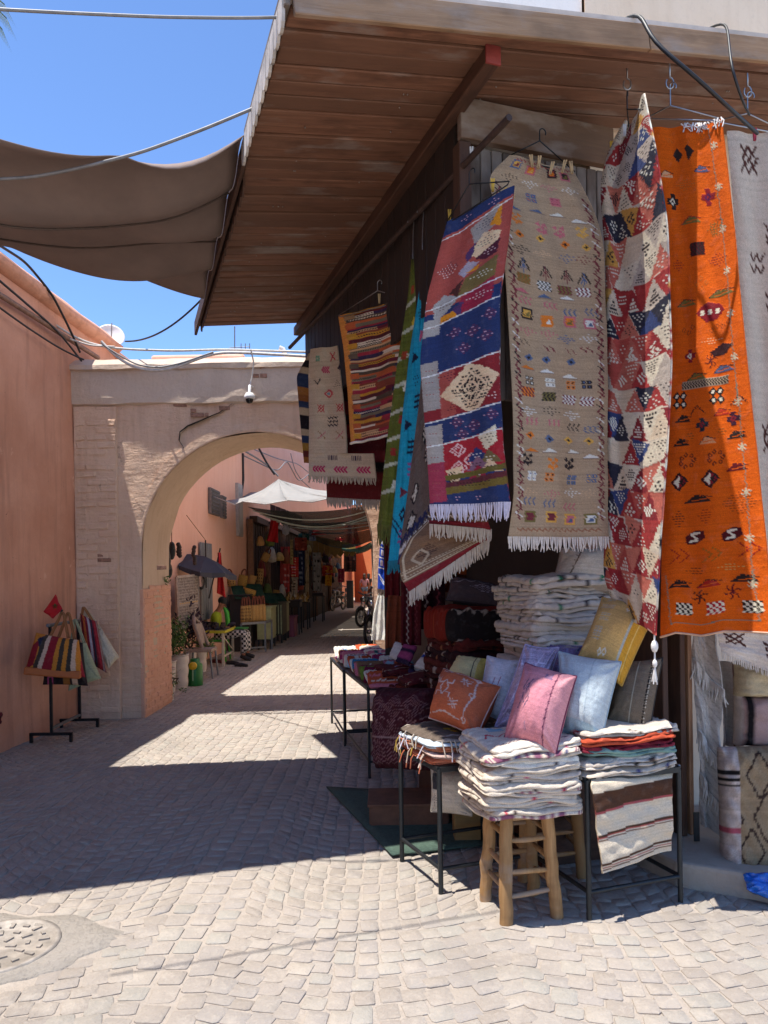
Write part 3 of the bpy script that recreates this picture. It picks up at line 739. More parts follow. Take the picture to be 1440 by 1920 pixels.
# ------------------------------------------------------------------ brown sun awning
n1, n2 = 46, 30
E = [S(-1.07, .47, ZS(-1.07)+.03), S(-1.07, 2.78, ZS(-1.07)-.02), V((-3.86, 3.2, 4.42)), V((-3.70, 6.05, 4.58))]
vs = []
for j in range(n2+1):
    v = j/n2
    for i in range(n1+1):
        t = i/n1; a = E[0].lerp(E[1], v); b = E[2].lerp(E[3], v); q = a.lerp(b, t)
        sg = .40*(1-v)+.05*v+.10*math.sin(v*math.pi)
        q.z -= 4*sg*t*(1-t)
        q.z += .075*math.sin(v*13+t*3)*math.sin(math.pi*min(1, t*1.1))+.045*math.sin(v*24-t*6)*(1-t*.5)+.02*math.sin(t*17+v*9)*(1-v)-.12*(1-v)**6*math.sin(min(1, t*5)*math.pi)*(t < .2)
        q.z += .10*max(0, t-.45)*(1-v)**3*2
        vs.append(q)
m = MB(); m.add(vs, [(j*(n1+1)+i, j*(n1+1)+i+1, (j+1)*(n1+1)+i+1, (j+1)*(n1+1)+i) for j in range(n2) for i in range(n1)], 0, True)
o = m.build('sun_awning', plain('7d6b62', .9, 0, .14, 3, .2, 250, 'brown_canvas')); q = o.modifiers.new('thick', 'SOLIDIFY'); q.thickness = .006
for v_ in (.30, .62):
    j_ = int(v_*n2); pts_ = [vs[j_*(n1+1)+i]-V((0, 0, .006)) for i in range(n1+1)]; props(MB().tube(pts_, .007, 5).build('seam', plain('55473f', .9), o))
props(o, 'brown canvas awning sagging between the canopy edge and the left wall', 'awning')
# shop doorstep
ds = props(MB().prism([S(.95, -.02, -.02), S(.95, -.52, -.02), S(1.3, -.9, -.02), S(3.4, -1.05, -.02), S(3.4, .21, -.02), S(.95, .21, -.02)], (0, 0, .15)).build('doorstep', plaster('9d8f80', 'aa9c8c', '84786b', 'step_concrete', .6, .4, 3), None, .02), 'low worn concrete step along the foot of the shop front', 'step')
# ------------------------------------------------------------------ hanging rugs and textiles of the shop
GR = 'rugs and cloths hanging outside the carpet shop'
def rug(name, label, cv, fn, loc, cat='rug', group=GR, **kw):
    t = thing(name, label, cat, loc, group); cloth('woven_cloth', cv, fn, t, **kw); return t
# --- plain sand-coloured rug with small motifs
w, h = 104, 420
BG, RD, WH, BK, OR, OL, BLU, PK = 'a08a70', '6e3038', 'd8cfc2', '2b2527', 'c9722c', '6d6338', '4f5f7d', 'b0626b'
cv = CV(w, h, BG, .07)
for y in range(h):                                      # uneven yarn
    if R.random() < .5: cv.a[y] *= R.uniform(.9, 1.07)
CL = ['11.11', '1..11', '.....', '11.11', '11.11']
def clover(x, y, c, c2=None, k=2.0):
    for sx in (-1, 1):
        for sy in (-1, 1): cv.rect(x+sx*2.6*k/2-2.2*k/2, y+sy*2.6*k/2-2.2*k/2, x+sx*2.6*k/2+2.2*k/2, y+sy*2.6*k/2+2.2*k/2, c); cv.rect(x+sx*2.6*k/2-.8, y+sy*2.6*k/2-.8, x+sx*2.6*k/2+.8, y+sy*2.6*k/2+.8, c2 or BG)
def sq(x, y, a, b, c): cv.rect(x-6, y-6, x+6, y+6, a); cv.rect(x-4, y-4, x+4, y+4, b); cv.poly([(x-3, y+3), (x+3, y+3), (x+3, y-3)], c)
def tree(x, y, c, c2): cv.line([(x-6, y+6), (x, y-6), (x+6, y+6)], 1.5, c); cv.line([(x-3, y+6), (x, y-1), (x+3, y+6)], 1.2, c2); cv.line([(x, y-6), (x, y+10)], 1.2, c2)
def chk(x, y, a, b, n=6, m_=4, k=2):
    for i in range(n):
        for j in range(m_): cv.rect(x-n*k/2+i*k, y-m_*k/2+j*k, x-n*k/2+(i+1)*k, y-m_*k/2+(j+1)*k, a if (i+j) % 2 else b)
def xx(x, y, c, k=3): [cv.line([(x+o-k, y-k), (x+o+k, y+k)], 1.3, c) or cv.line([(x+o-k, y+k), (x+o+k, y-k)], 1.3, c) for o in (-k, k)]
def lens(x, y, c, c2): cv.poly([(x-8, y+2), (x-1, y-2), (x+8, y+2)], c); cv.rect(x-8, y+2, x+8, y+3, c2)
def arrows(x, y, c): [cv.line([(x+o+3, y-4), (x+o, y), (x+o+3, y+4)], 1.4, c) for o in (-5, 0, 5)]
def dots(x, y, c): [cv.dia(x+a*3.4, y+b*3.4, 2.4, 2.8, c) for a, b in ((-1, -1), (1, -1), (0, 0), (-1, 1), (1, 1), (0, 1.6))]
def hat(x, y, c): cv.dash(x, y, 10, 6, c, 4, 2.2, 2.4)
rows = [(14, 'sq'), (34, 'hat'), (52, 'clover'), (66, 'lens'), (82, 'dots'), (98, 'dots2'), (112, 'hat'), (130, 'tree'), (146, 'chk'), (158, 'lens'), (170, 'arr'), (184, 'sq'), (200, 'hat'), (213, 'xx'), (226, 'dots2'), (240, 'lens'), (252, 'clover'), (268, 'chk'), (284, 'hat'), (298, 'arr'), (312, 'dots2'), (326, 'lens'), (338, 'dots'), (354, 'clover2'), (370, 'hat'), (382, 'arr'), (396, 'sq')]
CSET = [WH, BK, OR, PK, RD, BLU, OL, 'c99a4a']
for y, kd in rows:
    for x in (19, 42, 64, 84):
        x += R.uniform(-3, 3); yy = y+R.uniform(-3, 3)*.8+(64-x)*-.04; a = R.choice(CSET); b = R.choice(CSET)
        if x > 76 and R.random() < .2: continue
        if kd == 'sq': sq(x, yy, a, b, R.choice(CSET))
        elif kd in ('clover', 'clover2'): clover(x, yy, a, b)
        elif kd == 'hat': hat(x, yy, R.choice([WH, PK, 'b99a7a', BLU, RD, BK]))
        elif kd == 'lens': lens(x, yy, R.choice([OR, PK, BLU, WH]), '7c6a5c')
        elif kd == 'dots': dots(x, yy, a)
        elif kd == 'dots2': cv.dia(x, yy, 5, 4.5, R.choice([OR, BLU, 'c99a4a'])); cv.dia(x, yy, 2.2, 2, BK)
        elif kd == 'tree': tree(x, yy, BK, R.choice([OR, RD, BLU]))
        elif kd == 'chk': chk(x, yy, R.choice([OR, WH, 'c99a4a', OL]), R.choice([BK, RD, '8a5a30']), 7, 5)
        elif kd == 'arr': arrows(x, yy, R.choice([BK, PK, BLU]))
        elif kd == 'xx': xx(x, yy, R.choice([BK, RD]))
for x in (8, 96):
    cv.zigv(x, 40, 400, 2.2, 7, 1.6, RD)
    for y in range(44, 400, 7): cv.line([(x-4, y-3), (x+4, y+3)], 1.2, R.choice([RD, BK, RD, WH]))
cv.zig(8, 96, 410, 1.6, 3, 1.3, '8a5f48'); cv.zig(14, 94, 5, 1.6, 3, 1.3, '8a4a44')
fn = sheet([(955, 292, 4.0), (912, 335, 3.98), (935, 420, 3.96), (950, 560, 3.95), (960, 760, 3.94), (962, 930, 3.93), (951, 1010, 3.92)],
           [(1075, 320, 4.06), (1118, 400, 4.05), (1133, 470, 4.05), (1136, 620, 4.05), (1137, 800, 4.04), (1138, 1010, 4.03)], [(.02, 1.1, .6, .4), (.009, 2.3, 1.2, .3)], wob=.014, seed=1)
t = rug('sand_rug', 'long sand coloured rug with rows of tiny bright motifs and white fringe', cv, fn, P(1040, 320, 4.03), relief=.002)
fringe(fn, 64, .062, t, 'd9d0c6', tuft=3, r=.0042)
# --- blue and red kilim
w, h = 92, 344; NV, RE, RO, GY, CR_, MU, OV = '263257', '782428', '98483f', '8f8780', 'd2b08c', 'c67f22', '6a5a3a'
cv = CV(w, h, NV, .06)
def flower(x, y, c='b98f9a', c2='5c2b45'):
    cv.dash(x, y, 8, 8, c2, 3, 2, 2.4); cv.dash(x, y, 8, 8, c, 5, 4, 2.6)
def hatchd(x, y, rx, ry, c): cv.dash(x, y, rx, ry, c, 4, 3, 2.6, w=1.4)
sl = lambda y0, y1, c, x0=0, x1=92, k=.12: cv.poly([(x0, y0+(92-x0)*k), (x1, y0+(92-x1)*k), (x1, y1+(92-x1)*k), (x0, y1+(92-x0)*k)], c)
cv.rect(0, 0, 92, 14, NV); hatchd(30, 7, 8, 3, 'b98f9a'); hatchd(66, 7, 8, 3, 'b98f9a')
sl(10, 106, RO); cv.poly([(40, 26), (74, 12), (80, 32), (50, 48)], GY); cv.poly([(66, 34), (78, 12), (80, 40)], MU); hatchd(60, 28, 12, 8, '3a3a44')
cv.poly([(46, 58), (60, 38), (82, 46), (80, 56), (56, 66)], CR_); hatchd(66, 50, 12, 8, '5a4a4a'); cv.poly([(40, 56), (52, 46), (50, 62), (44, 66)], '4a3358')
cv.poly([(54, 66), (82, 54), (80, 70), (66, 72)], '4a1f2d'); hatchd(70, 63, 9, 5, 'c6a7a5'); cv.poly([(36, 76), (46, 66), (60, 72), (44, 84)], '9a8f98'); cv.poly([(46, 80), (62, 74), (60, 80)], MU)
hatchd(20, 66, 15, 10, 'd8b8b0'); hatchd(22, 64, 12, 8, '4a1f2d')
cv.poly([(46, 86), (82, 72), (82, 98), (40, 106)], '6b5a33'); hatchd(66, 88, 13, 6, 'd8ccb0'); cv.poly([(30, 96), (44, 86), (40, 108)], '4c2a26'); cv.poly([(44, 108), (82, 96), (82, 122), (46, 130)], '8a2438'); hatchd(66, 112, 14, 6, 'd8b8b0')
cv.poly([(10, 106), (24, 96), (42, 106), (28, 120), (14, 124)], '9b9790'); hatchd(24, 110, 9, 6, '6d4a3a'); cv.poly([(20, 122), (40, 120), (44, 134), (20, 136)], MU); hatchd(31, 128, 7, 4, '5c2b20'); cv.poly([(36, 118), (48, 112), (46, 132)], '4a3358')
sl(122, 184, NV)
for x, y in ((40, 146), (62, 150), (80, 138), (52, 166), (76, 160)): flower(x, y)
sl(180, 238, RE); sl(180, 238, RO, 22, 40)
cv.poly([(22, 216), (58, 184), (91, 204), (62, 244)], CR_)
for rr, ww in ((25, 2), (17, 2)): cv.dash(60, 213, rr, rr, '231a1e', 4.4, 3.4, 3.0, w=1.8)
cv.ring(60, 213, 17, 17, 2.6, CR_); cv.ring(60, 213, 8, 8, 2.2, CR_)
hatchd(34, 194, 8, 6, '4a1f2d'); hatchd(36, 232, 8, 5, '4a1f2d'); hatchd(84, 226, 5, 6, 'd8b8b0')
sl(234, 272, NV)
for x, y in ((40, 248), (60, 254), (80, 246), (46, 262)): flower(x, y)
sl(262, 300, '96242c')
for x, y in ((40, 280), (56, 292), (40, 300)): cv.ring(x, y, 10, 7, 1.6, 'dba7a0'); cv.ring(x, y, 5, 4, 1.4, 'dba7a0')
cv.poly([(64, 268), (84, 258), (84, 276), (72, 284)], 'c9bca0'); hatchd(76, 270, 8, 6, '4a4030')
for i, (c, e) in enumerate((('27345f', 'c9c2ba'), (OV, 'd8ccb0'), ('7a5a6c', '3a2a34'), (CR_, '3a2a34'), ('8a2438', 'd8b8b0'), ('27345f', 'c9c2ba'), (OV, '2c2420'))):
    x = 62+(i % 2)*13; y = 286+i*5; cv.poly([(x-12, y+8), (x, y-8), (x+14, y+7)], c); hatchd(x, y+1, 6, 4, e)
cv.poly([(24, 302), (44, 298), (38, 318), (28, 322)], CR_); chk(30, 310, '2c2420', CR_, 4, 6, 2)
sl(300, 306, '5f5527', 20); sl(308, 316, '5a2a2e', 20); sl(314, 324, '6b5a2a', 22); hatchd(54, 318, 24, 4, '2c2420'); sl(322, 344, NV)
for x in (14, 36, 60): hatchd(x, 334, 5, 4, 'b98f9a')
for y0, y1, c in ((114, 134, '9a938b'), (166, 222, '8f8780'), (240, 284, '968d84'), (284, 330, '8e3345')):
    cv.poly([(0, y0+10), (22, y0+8), (22, y1+8), (0, y1+10)], c)
    for y in range(int(y0)+14, int(y1), 14): hatchd(10, y+4, 6, 3, '8a4a44')
for y in (14, 100, 122, 181, 235, 263): cv.line([(0, y+11), (92, y)], 1.3, 'd8d0c6')
fn = sheet([(838, 418, 3.99), (800, 560, 3.99), (787, 680, 3.98), (798, 820, 3.98), (806, 950, 3.98)],
           [(965, 346, 3.74), (950, 470, 3.73), (936, 560, 3.73), (937, 720, 3.72), (944, 850, 3.71), (956, 945, 3.7)], [(.02, 1.0, 2.2, .6), (.008, 2.6, .4, .4)], wob=.01, seed=2)
t = rug('blue_kilim', 'blue and red kilim with dotted flowers and one large cream diamond', cv, fn, P(890, 390, 4.0), relief=.0015)
fringe(fn, 56, .075, t, 'cfc6d0', tuft=4)
# --- folded kilim of many coloured triangles
w, h = 76, 440; cv = CV(w, h, 'bdb0a0', .07)
pal = ['c4b29a', 'b98a45', '94302f', 'a3483f', '2a2a38', 'ad5e50', 'a89c90', 'c9bda8', '8a282c', '7a242a', 'c9bda8', '33406a', 'b56a58']
y = 0; r_ = 0
while y < h:
    hh = R.choice((20, 22, 24)); x = -20+(r_ % 2)*8
    while x < w+20:
        ww = R.uniform(20, 27); a, b = R.choice(pal), R.choice(pal); tilt = R.uniform(-3, 3)
        cv.poly([(x, y+tilt), (x+ww, y-tilt), (x+ww/2, y+hh)], a); cv.poly([(x+ww/2, y+hh), (x+ww, y-tilt), (x+ww*1.5, y+hh)], b)
        da = '2a2428' if lin(a)[1] > .12 else 'd8cdbb'; db = '2a2428' if lin(b)[1] > .12 else 'd8cdbb'
        if R.random() < .8: cv.dash(x+ww/2, y+hh*.38, ww*.28, hh*.28, da, R.choice((3, 4, 5)), R.choice((2, 3)), 2.2, R.choice(('dn', 'dia', 'dn')), 1.2)
        if R.random() < .8: cv.dash(x+ww, y+hh*.62, ww*.28, hh*.28, db, R.choice((3, 4, 5)), R.choice((2, 3)), 2.2, R.choice(('up', 'dia', 'up')), 1.2)
        x += ww
    y += hh; r_ += 1
fn = sheet([(1172, 235, 4.22), (1140, 290, 4.2), (1126, 360, 4.2), (1137, 500, 4.2), (1134, 800, 4.18), (1136, 980, 4.18), (1132, 1085, 4.17), (1160, 1150, 4.12)],
           [(1207, 192, 3.60), (1230, 300, 3.46), (1250, 430, 3.42), (1255, 600, 3.42), (1258, 680, 3.42), (1250, 840, 3.42), (1238, 1000, 3.44), (1232, 1120, 3.48), (1228, 1190, 3.5)],
           [(.05, .85, 1.8, .0), (.02, 2.2, .6, .0)], nrm=(-.35, -1, 0), wob=.012, seed=3)
t = rug('triangle_kilim', 'folded kilim of red, gold, cream and black triangles ending in a white tassel', cv, fn, P(1190, 220, 3.9), relief=.0018)
m = MB(); a = P(1227, 1190, 3.5)
m.tube([a, a-V((0, 0, .03))], .004, 6); m.ball(a-V((0, 0, .055)), (.018, .016, .03), 8); m.tube([a-V((0, 0, .08)), a-V((0, 0, .12))], .004, 6); m.ball(a-V((0, 0, .135)), (.012, .012, .02), 8)
for i in range(9): m.tube([a-V((0, 0, .145)), a+V((R.uniform(-.014, .014), R.uniform(-.01, .01), -.21-R.uniform(0, .03)))], .0028, 4)
m.build('tassel', plain('dcd6ce', .95, 0, .1, 60, .2, 200), t)
# --- orange rug
w, h = 112, 430; O1 = 'c8560c'; cv = CV(w, h, O1, .05)
B1, R1, W1, G1, T1 = '2a1f1c', '7c1c24', 'd6c5ae', '6a5a2c', 'a8602c'
for y in range(h): cv.a[y] *= R.uniform(.93, 1.05)
def lens2(x, y, c, c2, k=13): cv.poly([(x-k, y+4), (x-k*.2, y-4), (x+k*.5, y-2), (x+k, y+4)], c); cv.line([(x-k, y+4), (x-k*.2, y-5), (x+k, y-1)], 1, c2); cv.line([(x-k*.5, y+2), (x+k*.6, y)], 1, O1)
def star8(x, y, c, c2, k=8):
    cv.poly([(x-k, y-k*.4), (x-k*.4, y-k*.4), (x-k*.4, y-k), (x+k*.4, y-k), (x+k*.4, y-k*.4), (x+k, y-k*.4), (x+k, y+k*.4), (x+k*.4, y+k*.4), (x+k*.4, y+k), (x-k*.4, y+k), (x-k*.4, y+k*.4), (x-k, y+k*.4)], c); cv.dia(x, y, k*.5, k*.5, c2); cv.dia(x, y, k*.22, k*.22, c)
def ddia(x, y, rx, ry, c): cv.dash(x, y, rx, ry, c, 4.2, 3, 2.6, w=1.3)
def spider(x, y, c, k=9):
    for a in range(6): t_ = a*math.pi/3+.5; cv.line([(x, y), (x+k*.7*math.cos(t_), y+k*.8*math.sin(t_)), (x+k*math.cos(t_+.35), y+k*math.sin(t_+.35))], 1.3, c)
    cv.dia(x, y, 2.2, 3, c)
def diamx(x, y, c, k=10): [cv.line([(x+o-k/2, y-k*.8), (x+o+k/2, y), (x+o-k/2, y+k*.8)], 1.3, c) or cv.line([(x+o+k/2, y-k*.8), (x+o-k/2, y), (x+o+k/2, y+k*.8)], 1.3, c) for o in (-k*.5, k*.5)]
xx(26, 16, T1, 3); xx(80, 12, T1, 3); cv.poly([(30, 34), (38, 25), (46, 36), (38, 44)], B1); cv.poly([(50, 28), (56, 24), (64, 33), (54, 45)], B1)
lens2(14, 58, 'c99a72', B1); lens2(74, 55, '4f5570', B1); ddia(44, 72, 16, 9, T1); star8(20, 92, B1, W1, 10); ddia(84, 90, 4, 2, R1); star8(80, 90, R1, '4b1640', 11)
lens2(48, 116, G1, R1, 17); ddia(86, 130, 14, 9, G1); [cv.line([(78+i*6, 122), (90+i*3-8, 140)], 1, G1) for i in range(4)]; chk(54, 152, '4a1418', B1, 8, 5, 3); ddia(86, 168, 16, 10, R1); ddia(20, 168, 11, 9, R1)
[cv.ring(x, y, 3, 3, 1.3, T1) for x, y in ((56, 188), (48, 194), (64, 194), (56, 200))]; lens2(30, 214, G1, B1, 16); lens2(86, 210, G1, B1, 20)
cv.poly([(46, 230), (54, 222), (66, 218), (84, 222), (90, 230), (78, 240), (62, 242)], R1); [cv.stamp(['101', '010', '101'], x, 230, 2, W1) for x in (56, 68, 80)]
[cv.ring(x, y, 3, 3, 1.2, '7c3a1c') for x, y in ((26, 246), (34, 250), (40, 244), (70, 252), (78, 248), (86, 250), (94, 246))]; ddia(68, 264, 15, 6, 'c99a72'); star8(36, 278, R1, W1, 8); cv.poly([(66, 278), (84, 270), (98, 274), (86, 284), (70, 284)], '33171a')
spider(66, 288, '5a1c18'); lens2(44, 304, G1, B1, 14); lens2(82, 300, '4f5570', B1, 14)
cv.rect(22, 308, 88, 318, '9a8770'); cv.zig(22, 88, 311, 1.4, 2, 1, B1); cv.zig(22, 88, 315, 1.4, 2, 1, B1)
for x, y in ((72, 330), (20, 330)):
    for sx in (-1, 1):
        for sy in (-1, 1): cv.dia(x+sx*5, y+sy*5, 6, 6, B1); cv.stamp(['101', '010', '101'], x+sx*5, y+sy*5, 1.5, W1)
cv = cv
# the lower third, drawn a little tighter
for (x, y, kd) in ((44, 344, 'tri'), (98, 340, 'tri'), (24, 352, 'len'), (76, 350, 'lenr'), (50, 362, 'st'), (90, 360, 'st2'), (34, 372, 'dd'), (76, 371, 'dd'), (22, 380, 'len'), (56, 381, 'lenw'), (92, 379, 'len')):
    if kd == 'tri': cv.line([(x-10, y+5), (x, y-6), (x+10, y+5)], 1.2, B1)
    elif kd.startswith('len'): lens2(x, y, {'len': B1, 'lenr': 'a3301c', 'lenw': 'd08a5c'}[kd], B1, 11)
    elif kd.startswith('st'): star8(x, y, '1f2a30' if kd == 'st' else '3a1a2c', R1, 8)
    else: ddia(x, y, 9, 5, '7c4a1c')
cv2 = CV(w, 200, O1, .05)
for y in range(200): cv2.a[y] *= R.uniform(.93, 1.05)
cvU, cv = cv, cv2
for x in (30, 66): [cv.ring(x+math.cos(a)*9, 14+math.sin(a)*7, 2.4, 2.4, 1.1, '6a2a14') for a in np.linspace(0, 5.4, 7)]
for x in (20, 58): cv.dia(x, 38, 11, 12, B1); cv.dia(x, 38, 8, 9, R1); cv.poly([(x-7, 38), (x, 30), (x, 46)], W1); cv.poly([(x, 38), (x+5, 32), (x+5, 44)], B1)
lens2(44, 60, B1, B1, 16); lens2(90, 28, '5a1418', '5a1418', 12); ddia(90, 68, 20, 15, '7c3a14'); ddia(20, 80, 10, 11, B1); ddia(52, 80, 9, 10, '7c2a14'); ddia(90, 68, 7, 5, 'd06a30')
for x, c in ((40, W1), (80, W1)): cv.poly([(x-11, 103), (x, 96), (x+10, 97), (x+11, 106), (x, 112), (x-9, 112)], '4a1418'); cv.line([(x+6, 99), (x-5, 100), (x+4, 107), (x-6, 109)], 2.4, c)
diamx(22, 125, '8c1f18', 11); diamx(58, 125, '8a5a1c', 10); diamx(96, 122, '8c1f18', 11); ddia(40, 142, 10, 6, '5a2a18'); ddia(76, 141, 13, 6, 'b08a4c')
lens2(22, 158, B1, B1, 13); lens2(54, 158, '9c2418', B1, 13); lens2(90, 155, B1, B1, 14); spider(44, 172, '4a1c14', 8); spider(78, 170, '5a1418', 9)
for x, c in ((27, B1), (60, '9c1824'), (96, B1)): chk(x, 187, c, W1, 6, 5, 3)
cvU.a = np.concatenate([cvU.a[:388], cv2.a[:200]*1.0, np.tile(cvU.a[:1]*0+lin(O1), (16, 1, 1))]); cv = cvU; cv.h = cv.a.shape[0]
cv.line([(8, cv.h-80), (12, cv.h-22), (104, cv.h-26), (103, 20)], .9, '6a6a5a') if False else None
cv.yy, cv.xx = np.mgrid[0:cv.h, 0:w]; cv.yy = cv.yy+.5; cv.xx = cv.xx+.5
cv.line([(92, 6), (96, 120), (98, cv.h-60), (101, cv.h-14)], 1.1, '7a7462'); cv.line([(101, cv.h-14), (12, cv.h-12), (6, cv.h-70)], 1.1, '7a7462')
for y in range(30, cv.h-20, 52): spider(97, y, 'b5a88c', 5)
fn = sheet([(1224, 240, 3.98), (1246, 420, 3.97), (1256, 560, 3.97), (1250, 800, 3.96), (1240, 1000, 3.95), (1237, 1190, 3.94)],
           [(1352, 226, 3.72), (1375, 420, 3.64), (1395, 640, 3.56), (1420, 850, 3.5), (1436, 1000, 3.46), (1452, 1188, 3.42)],
           [(.03, .55, 2.6, .3), (.01, 2.2, .3, .3)], nrm=(-.3, -1, 0), wob=.008, seed=4, bot=[(0, -.01), (.15, .012), (.4, -.008), (.6, .012), (.8, .006), (1, 0)])
t = rug('orange_rug', 'long bright orange rug with black, red and checkered motifs', cv, fn, P(1290, 235, 3.85), relief=.0016)
us = np.linspace(0, 1, 60); e = fn(us, np.ones(60)); MB().tube([V(q) for q in e], .006, 5).build('hem', plain('cfa98e', .95), t)
m = MB()
for i in range(34):
    u = R.uniform(.35, 1); q = V(fn(np.array([u]), np.array([0.]))[0]); m.tube([q+V((0, 0, .01)), q+V((R.uniform(-.02, .02), -.012, -.012)), q+V((R.uniform(-.03, .03), -.02, R.uniform(-.05, -.02)))], .0035, 4, cap=False)
m.build('thread_ends', plain('d9d2cc', .95), t)
# --- cream rug with brown signs, far right
w, h = 60, 220
def cream_signs(seed):
    global cv
    cv = CV(w, h, 'b9aa98', .05); q = random.Random(seed)
    for i in range(14):
        x, y = q.uniform(8, 54), 12+i*15.5+q.uniform(-2, 2); k = q.choice((0, 1, 2, 3)); c = '4a2a24'
        if k == 0: cv.line([(x-6, y-5), (x+6, y+5)], 1.6, c); cv.line([(x-6, y+5), (x+6, y-5)], 1.6, c); cv.line([(x-2, y-6), (x+8, y+3)], 1.4, c)
        elif k == 1: [cv.line([(x+o, y-6), (x+5+o, y), (x+o, y+6)], 1.5, c) for o in (-4, 0, 4)]
        elif k == 2: cv.ring(x, y, 7, 6, 1.8, c); cv.line([(x-8, y-6), (x+8, y+6)], 1.5, c); cv.line([(x+8, y-6), (x-8, y+6)], 1.5, c)
        else: cv.zig(x-7, x+7, y-2, 2, 3, 1.4, c); cv.zig(x-7, x+7, y+3, 2, 3, 1.4, c)
    return cv
fn = sheet([(1362, 246, 4.05), (1378, 450, 4.05), (1400, 700, 4.05), (1415, 950, 4.04), (1425, 1190, 4.0)], [(1490, 252, 4.0), (1510, 700, 3.98), (1530, 1190, 3.95)], [(.014, 1.7, .4, .2)], seed=5)
t = rug('cream_rug', 'cream rug with dark brown signs hanging beside the orange rug', cream_signs(3), fn, P(1430, 250, 4.02))
cvb = CV(70, 30, 'c2b5a6', .05)
for x, y in ((14, 8), (48, 16)): cvb.line([(x-9, y-6), (x+10, y+8)], 2.4, '4a2a24'); cvb.line([(x-8, y+6), (x+9, y-6)], 2.2, '4a2a24'); cvb.ring(x, y, 8, 6, 1.8, '4a2a24')
fn = sheet([(1345, 1185, 4.05), (1352, 1225, 4.02)], [(1500, 1185, 3.95), (1505, 1262, 3.9)], [(.01, 1.5, 0, .3)], seed=6, bot=[(0, 0), (.5, -.03), (1, -.07)])
t = rug('cream_rug', 'hem of a cream rug with brown crosses below the orange rug', cvb, fn, P(1420, 1190, 4.0)); fringe(fn, 46, .03, t, 'cfc6ba', r=.003)
# --- striped rug on the wire hanger
w, h = 100, 210; cv = CV(w, h, '7a3b2a', .06); q = random.Random(8); y = 0
pal = ['b07b2c', '5c1f28', 'c4b09a', '4a3c30', 'a5512e', '6b5f4c', '8a2a35', '33263e', 'b58a63', '7a3b2a']; i = 0
while y < h:
    hh = q.choice((3, 4, 5, 6)); c = pal[i % len(pal)] if q.random() < .75 else q.choice(pal); br = q.uniform(50, 90); c2 = q.choice(pal)
    cv.rect(0, y, br, y+hh, c); cv.rect(br, y, w, y+hh, c2)
    if hh > 3 and q.random() < .7: cv.zig(14, br, y+hh/2, .8, 2, 1, '3a2a24' if lin(c)[0] > .1 else 'c4b09a')
    y += hh; i += 1
cv.rect(0, 0, 10, h, 'c07a3a')
for y in range(4, h, 16): cv.rect(8, y, 24, y+8, q.choice(['b07b2c', '8d6a4a', 'a5512e', '5c4a3c']))
fn = sheet([(634, 592, 5.45), (645, 660, 5.45), (652, 740, 5.45), (658, 833, 5.44)], [(768, 557, 5.1), (758, 640, 5.1), (752, 740, 5.08), (745, 812, 5.05)], [(.02, 1.2, .8, .3), (.012, 2.7, 0, .5)], seed=7, wob=.02)
t = rug('striped_rug', 'orange bordered rug of thin zigzag stripes clipped to a wire hanger', cv, fn, P(700, 575, 5.3))
us = np.linspace(0, 1, 50); e = fn(us, np.ones(50)); MB().tube([V(k) for k in e], .01, 5).build('hem', plain('d5cabb', .95), t)
# --- cream rug with pink signs
w, h = 72, 150; cv = CV(w, h, 'b7a58f', .06); PI_ = 'a81f56'; K_ = '26202a'
def arrow(x, y, k=7):
    for o in range(4): cv.line([(x+k-o*4+2, y-k), (x-o*4+2, y), (x+k-o*4+2, y+k)], 1.7, PI_)
cv.stamp(['0101', '1.10', '0101'], 22, 16, 2.5, ['5f8a72', '7d9a84']); cv.line([(52, 8), (64, 20)], 2, 'a8303c'); cv.line([(52, 20), (64, 8)], 2, 'a8303c'); arrow(42, 32, 5); cv.poly([(66, 32), (72, 28), (72, 36)], '3a2a3a')
cv.line([(14, 46), (21, 52), (29, 44)], 1.6, K_); cv.dash(62, 52, 9, 5, K_, 4, 2.4, 2.4, 'up'); cv.ring(44, 66, 9, 5, 2.6, 'b04a50'); cv.dia(44, 66, 4, 2, '5f7a8a')
for x in (26, 64): cv.line([(x-7, 82), (x+7, 92)], 1.6, 'a8303c'); cv.line([(x-7, 92), (x+7, 82)], 1.6, 'a8303c'); cv.ring(x, 87, 6, 5, 1.3, 'a8303c')
for y in (100, 105, 110): cv.zig(38, 58, y, 1.3, 3, 1.5, K_)
for x in (26, 60): cv.line([(x-7, 119), (x+7, 129)], 1.6, '8a6a48'); cv.line([(x-7, 129), (x+7, 119)], 1.6, 'b0606a')
fn = sheet([(582, 655, 6.5), (578, 700, 6.5), (580, 800, 6.5), (579, 850, 6.5)], [(632, 648, 6.3), (640, 720, 6.25), (648, 800, 6.22), (650, 850, 6.2)], [(.02, 1, 0, .3)], seed=8, wob=.012)
t = rug('cream_pink_rug', 'cream rug with pink arrows and black zigzags, farthest on the pipe', cv, fn, P(605, 655, 6.4))
cv2 = CV(84, 30, 'b7a58f', .06); cv_ = cv; cv = cv2
for x in (32, 62):
    for o in range(6): cv2.rect(x+o*2.2-6, 3, x+o*2.2-4.8, 9, '33263e')
for x in (16, 44, 72): arrow(x, 20, 4)
cv = cv_
fn = sheet([(579, 850, 6.49), (579, 893, 6.48)], [(700, 850, 6.1), (705, 897, 6.08)], [(.012, 1, 0, .3)], seed=9)
cloth('folded_end', cv2, fn, t); fringe(fn, 54, .055, t, 'b9a994', tuft=3, r=.005)
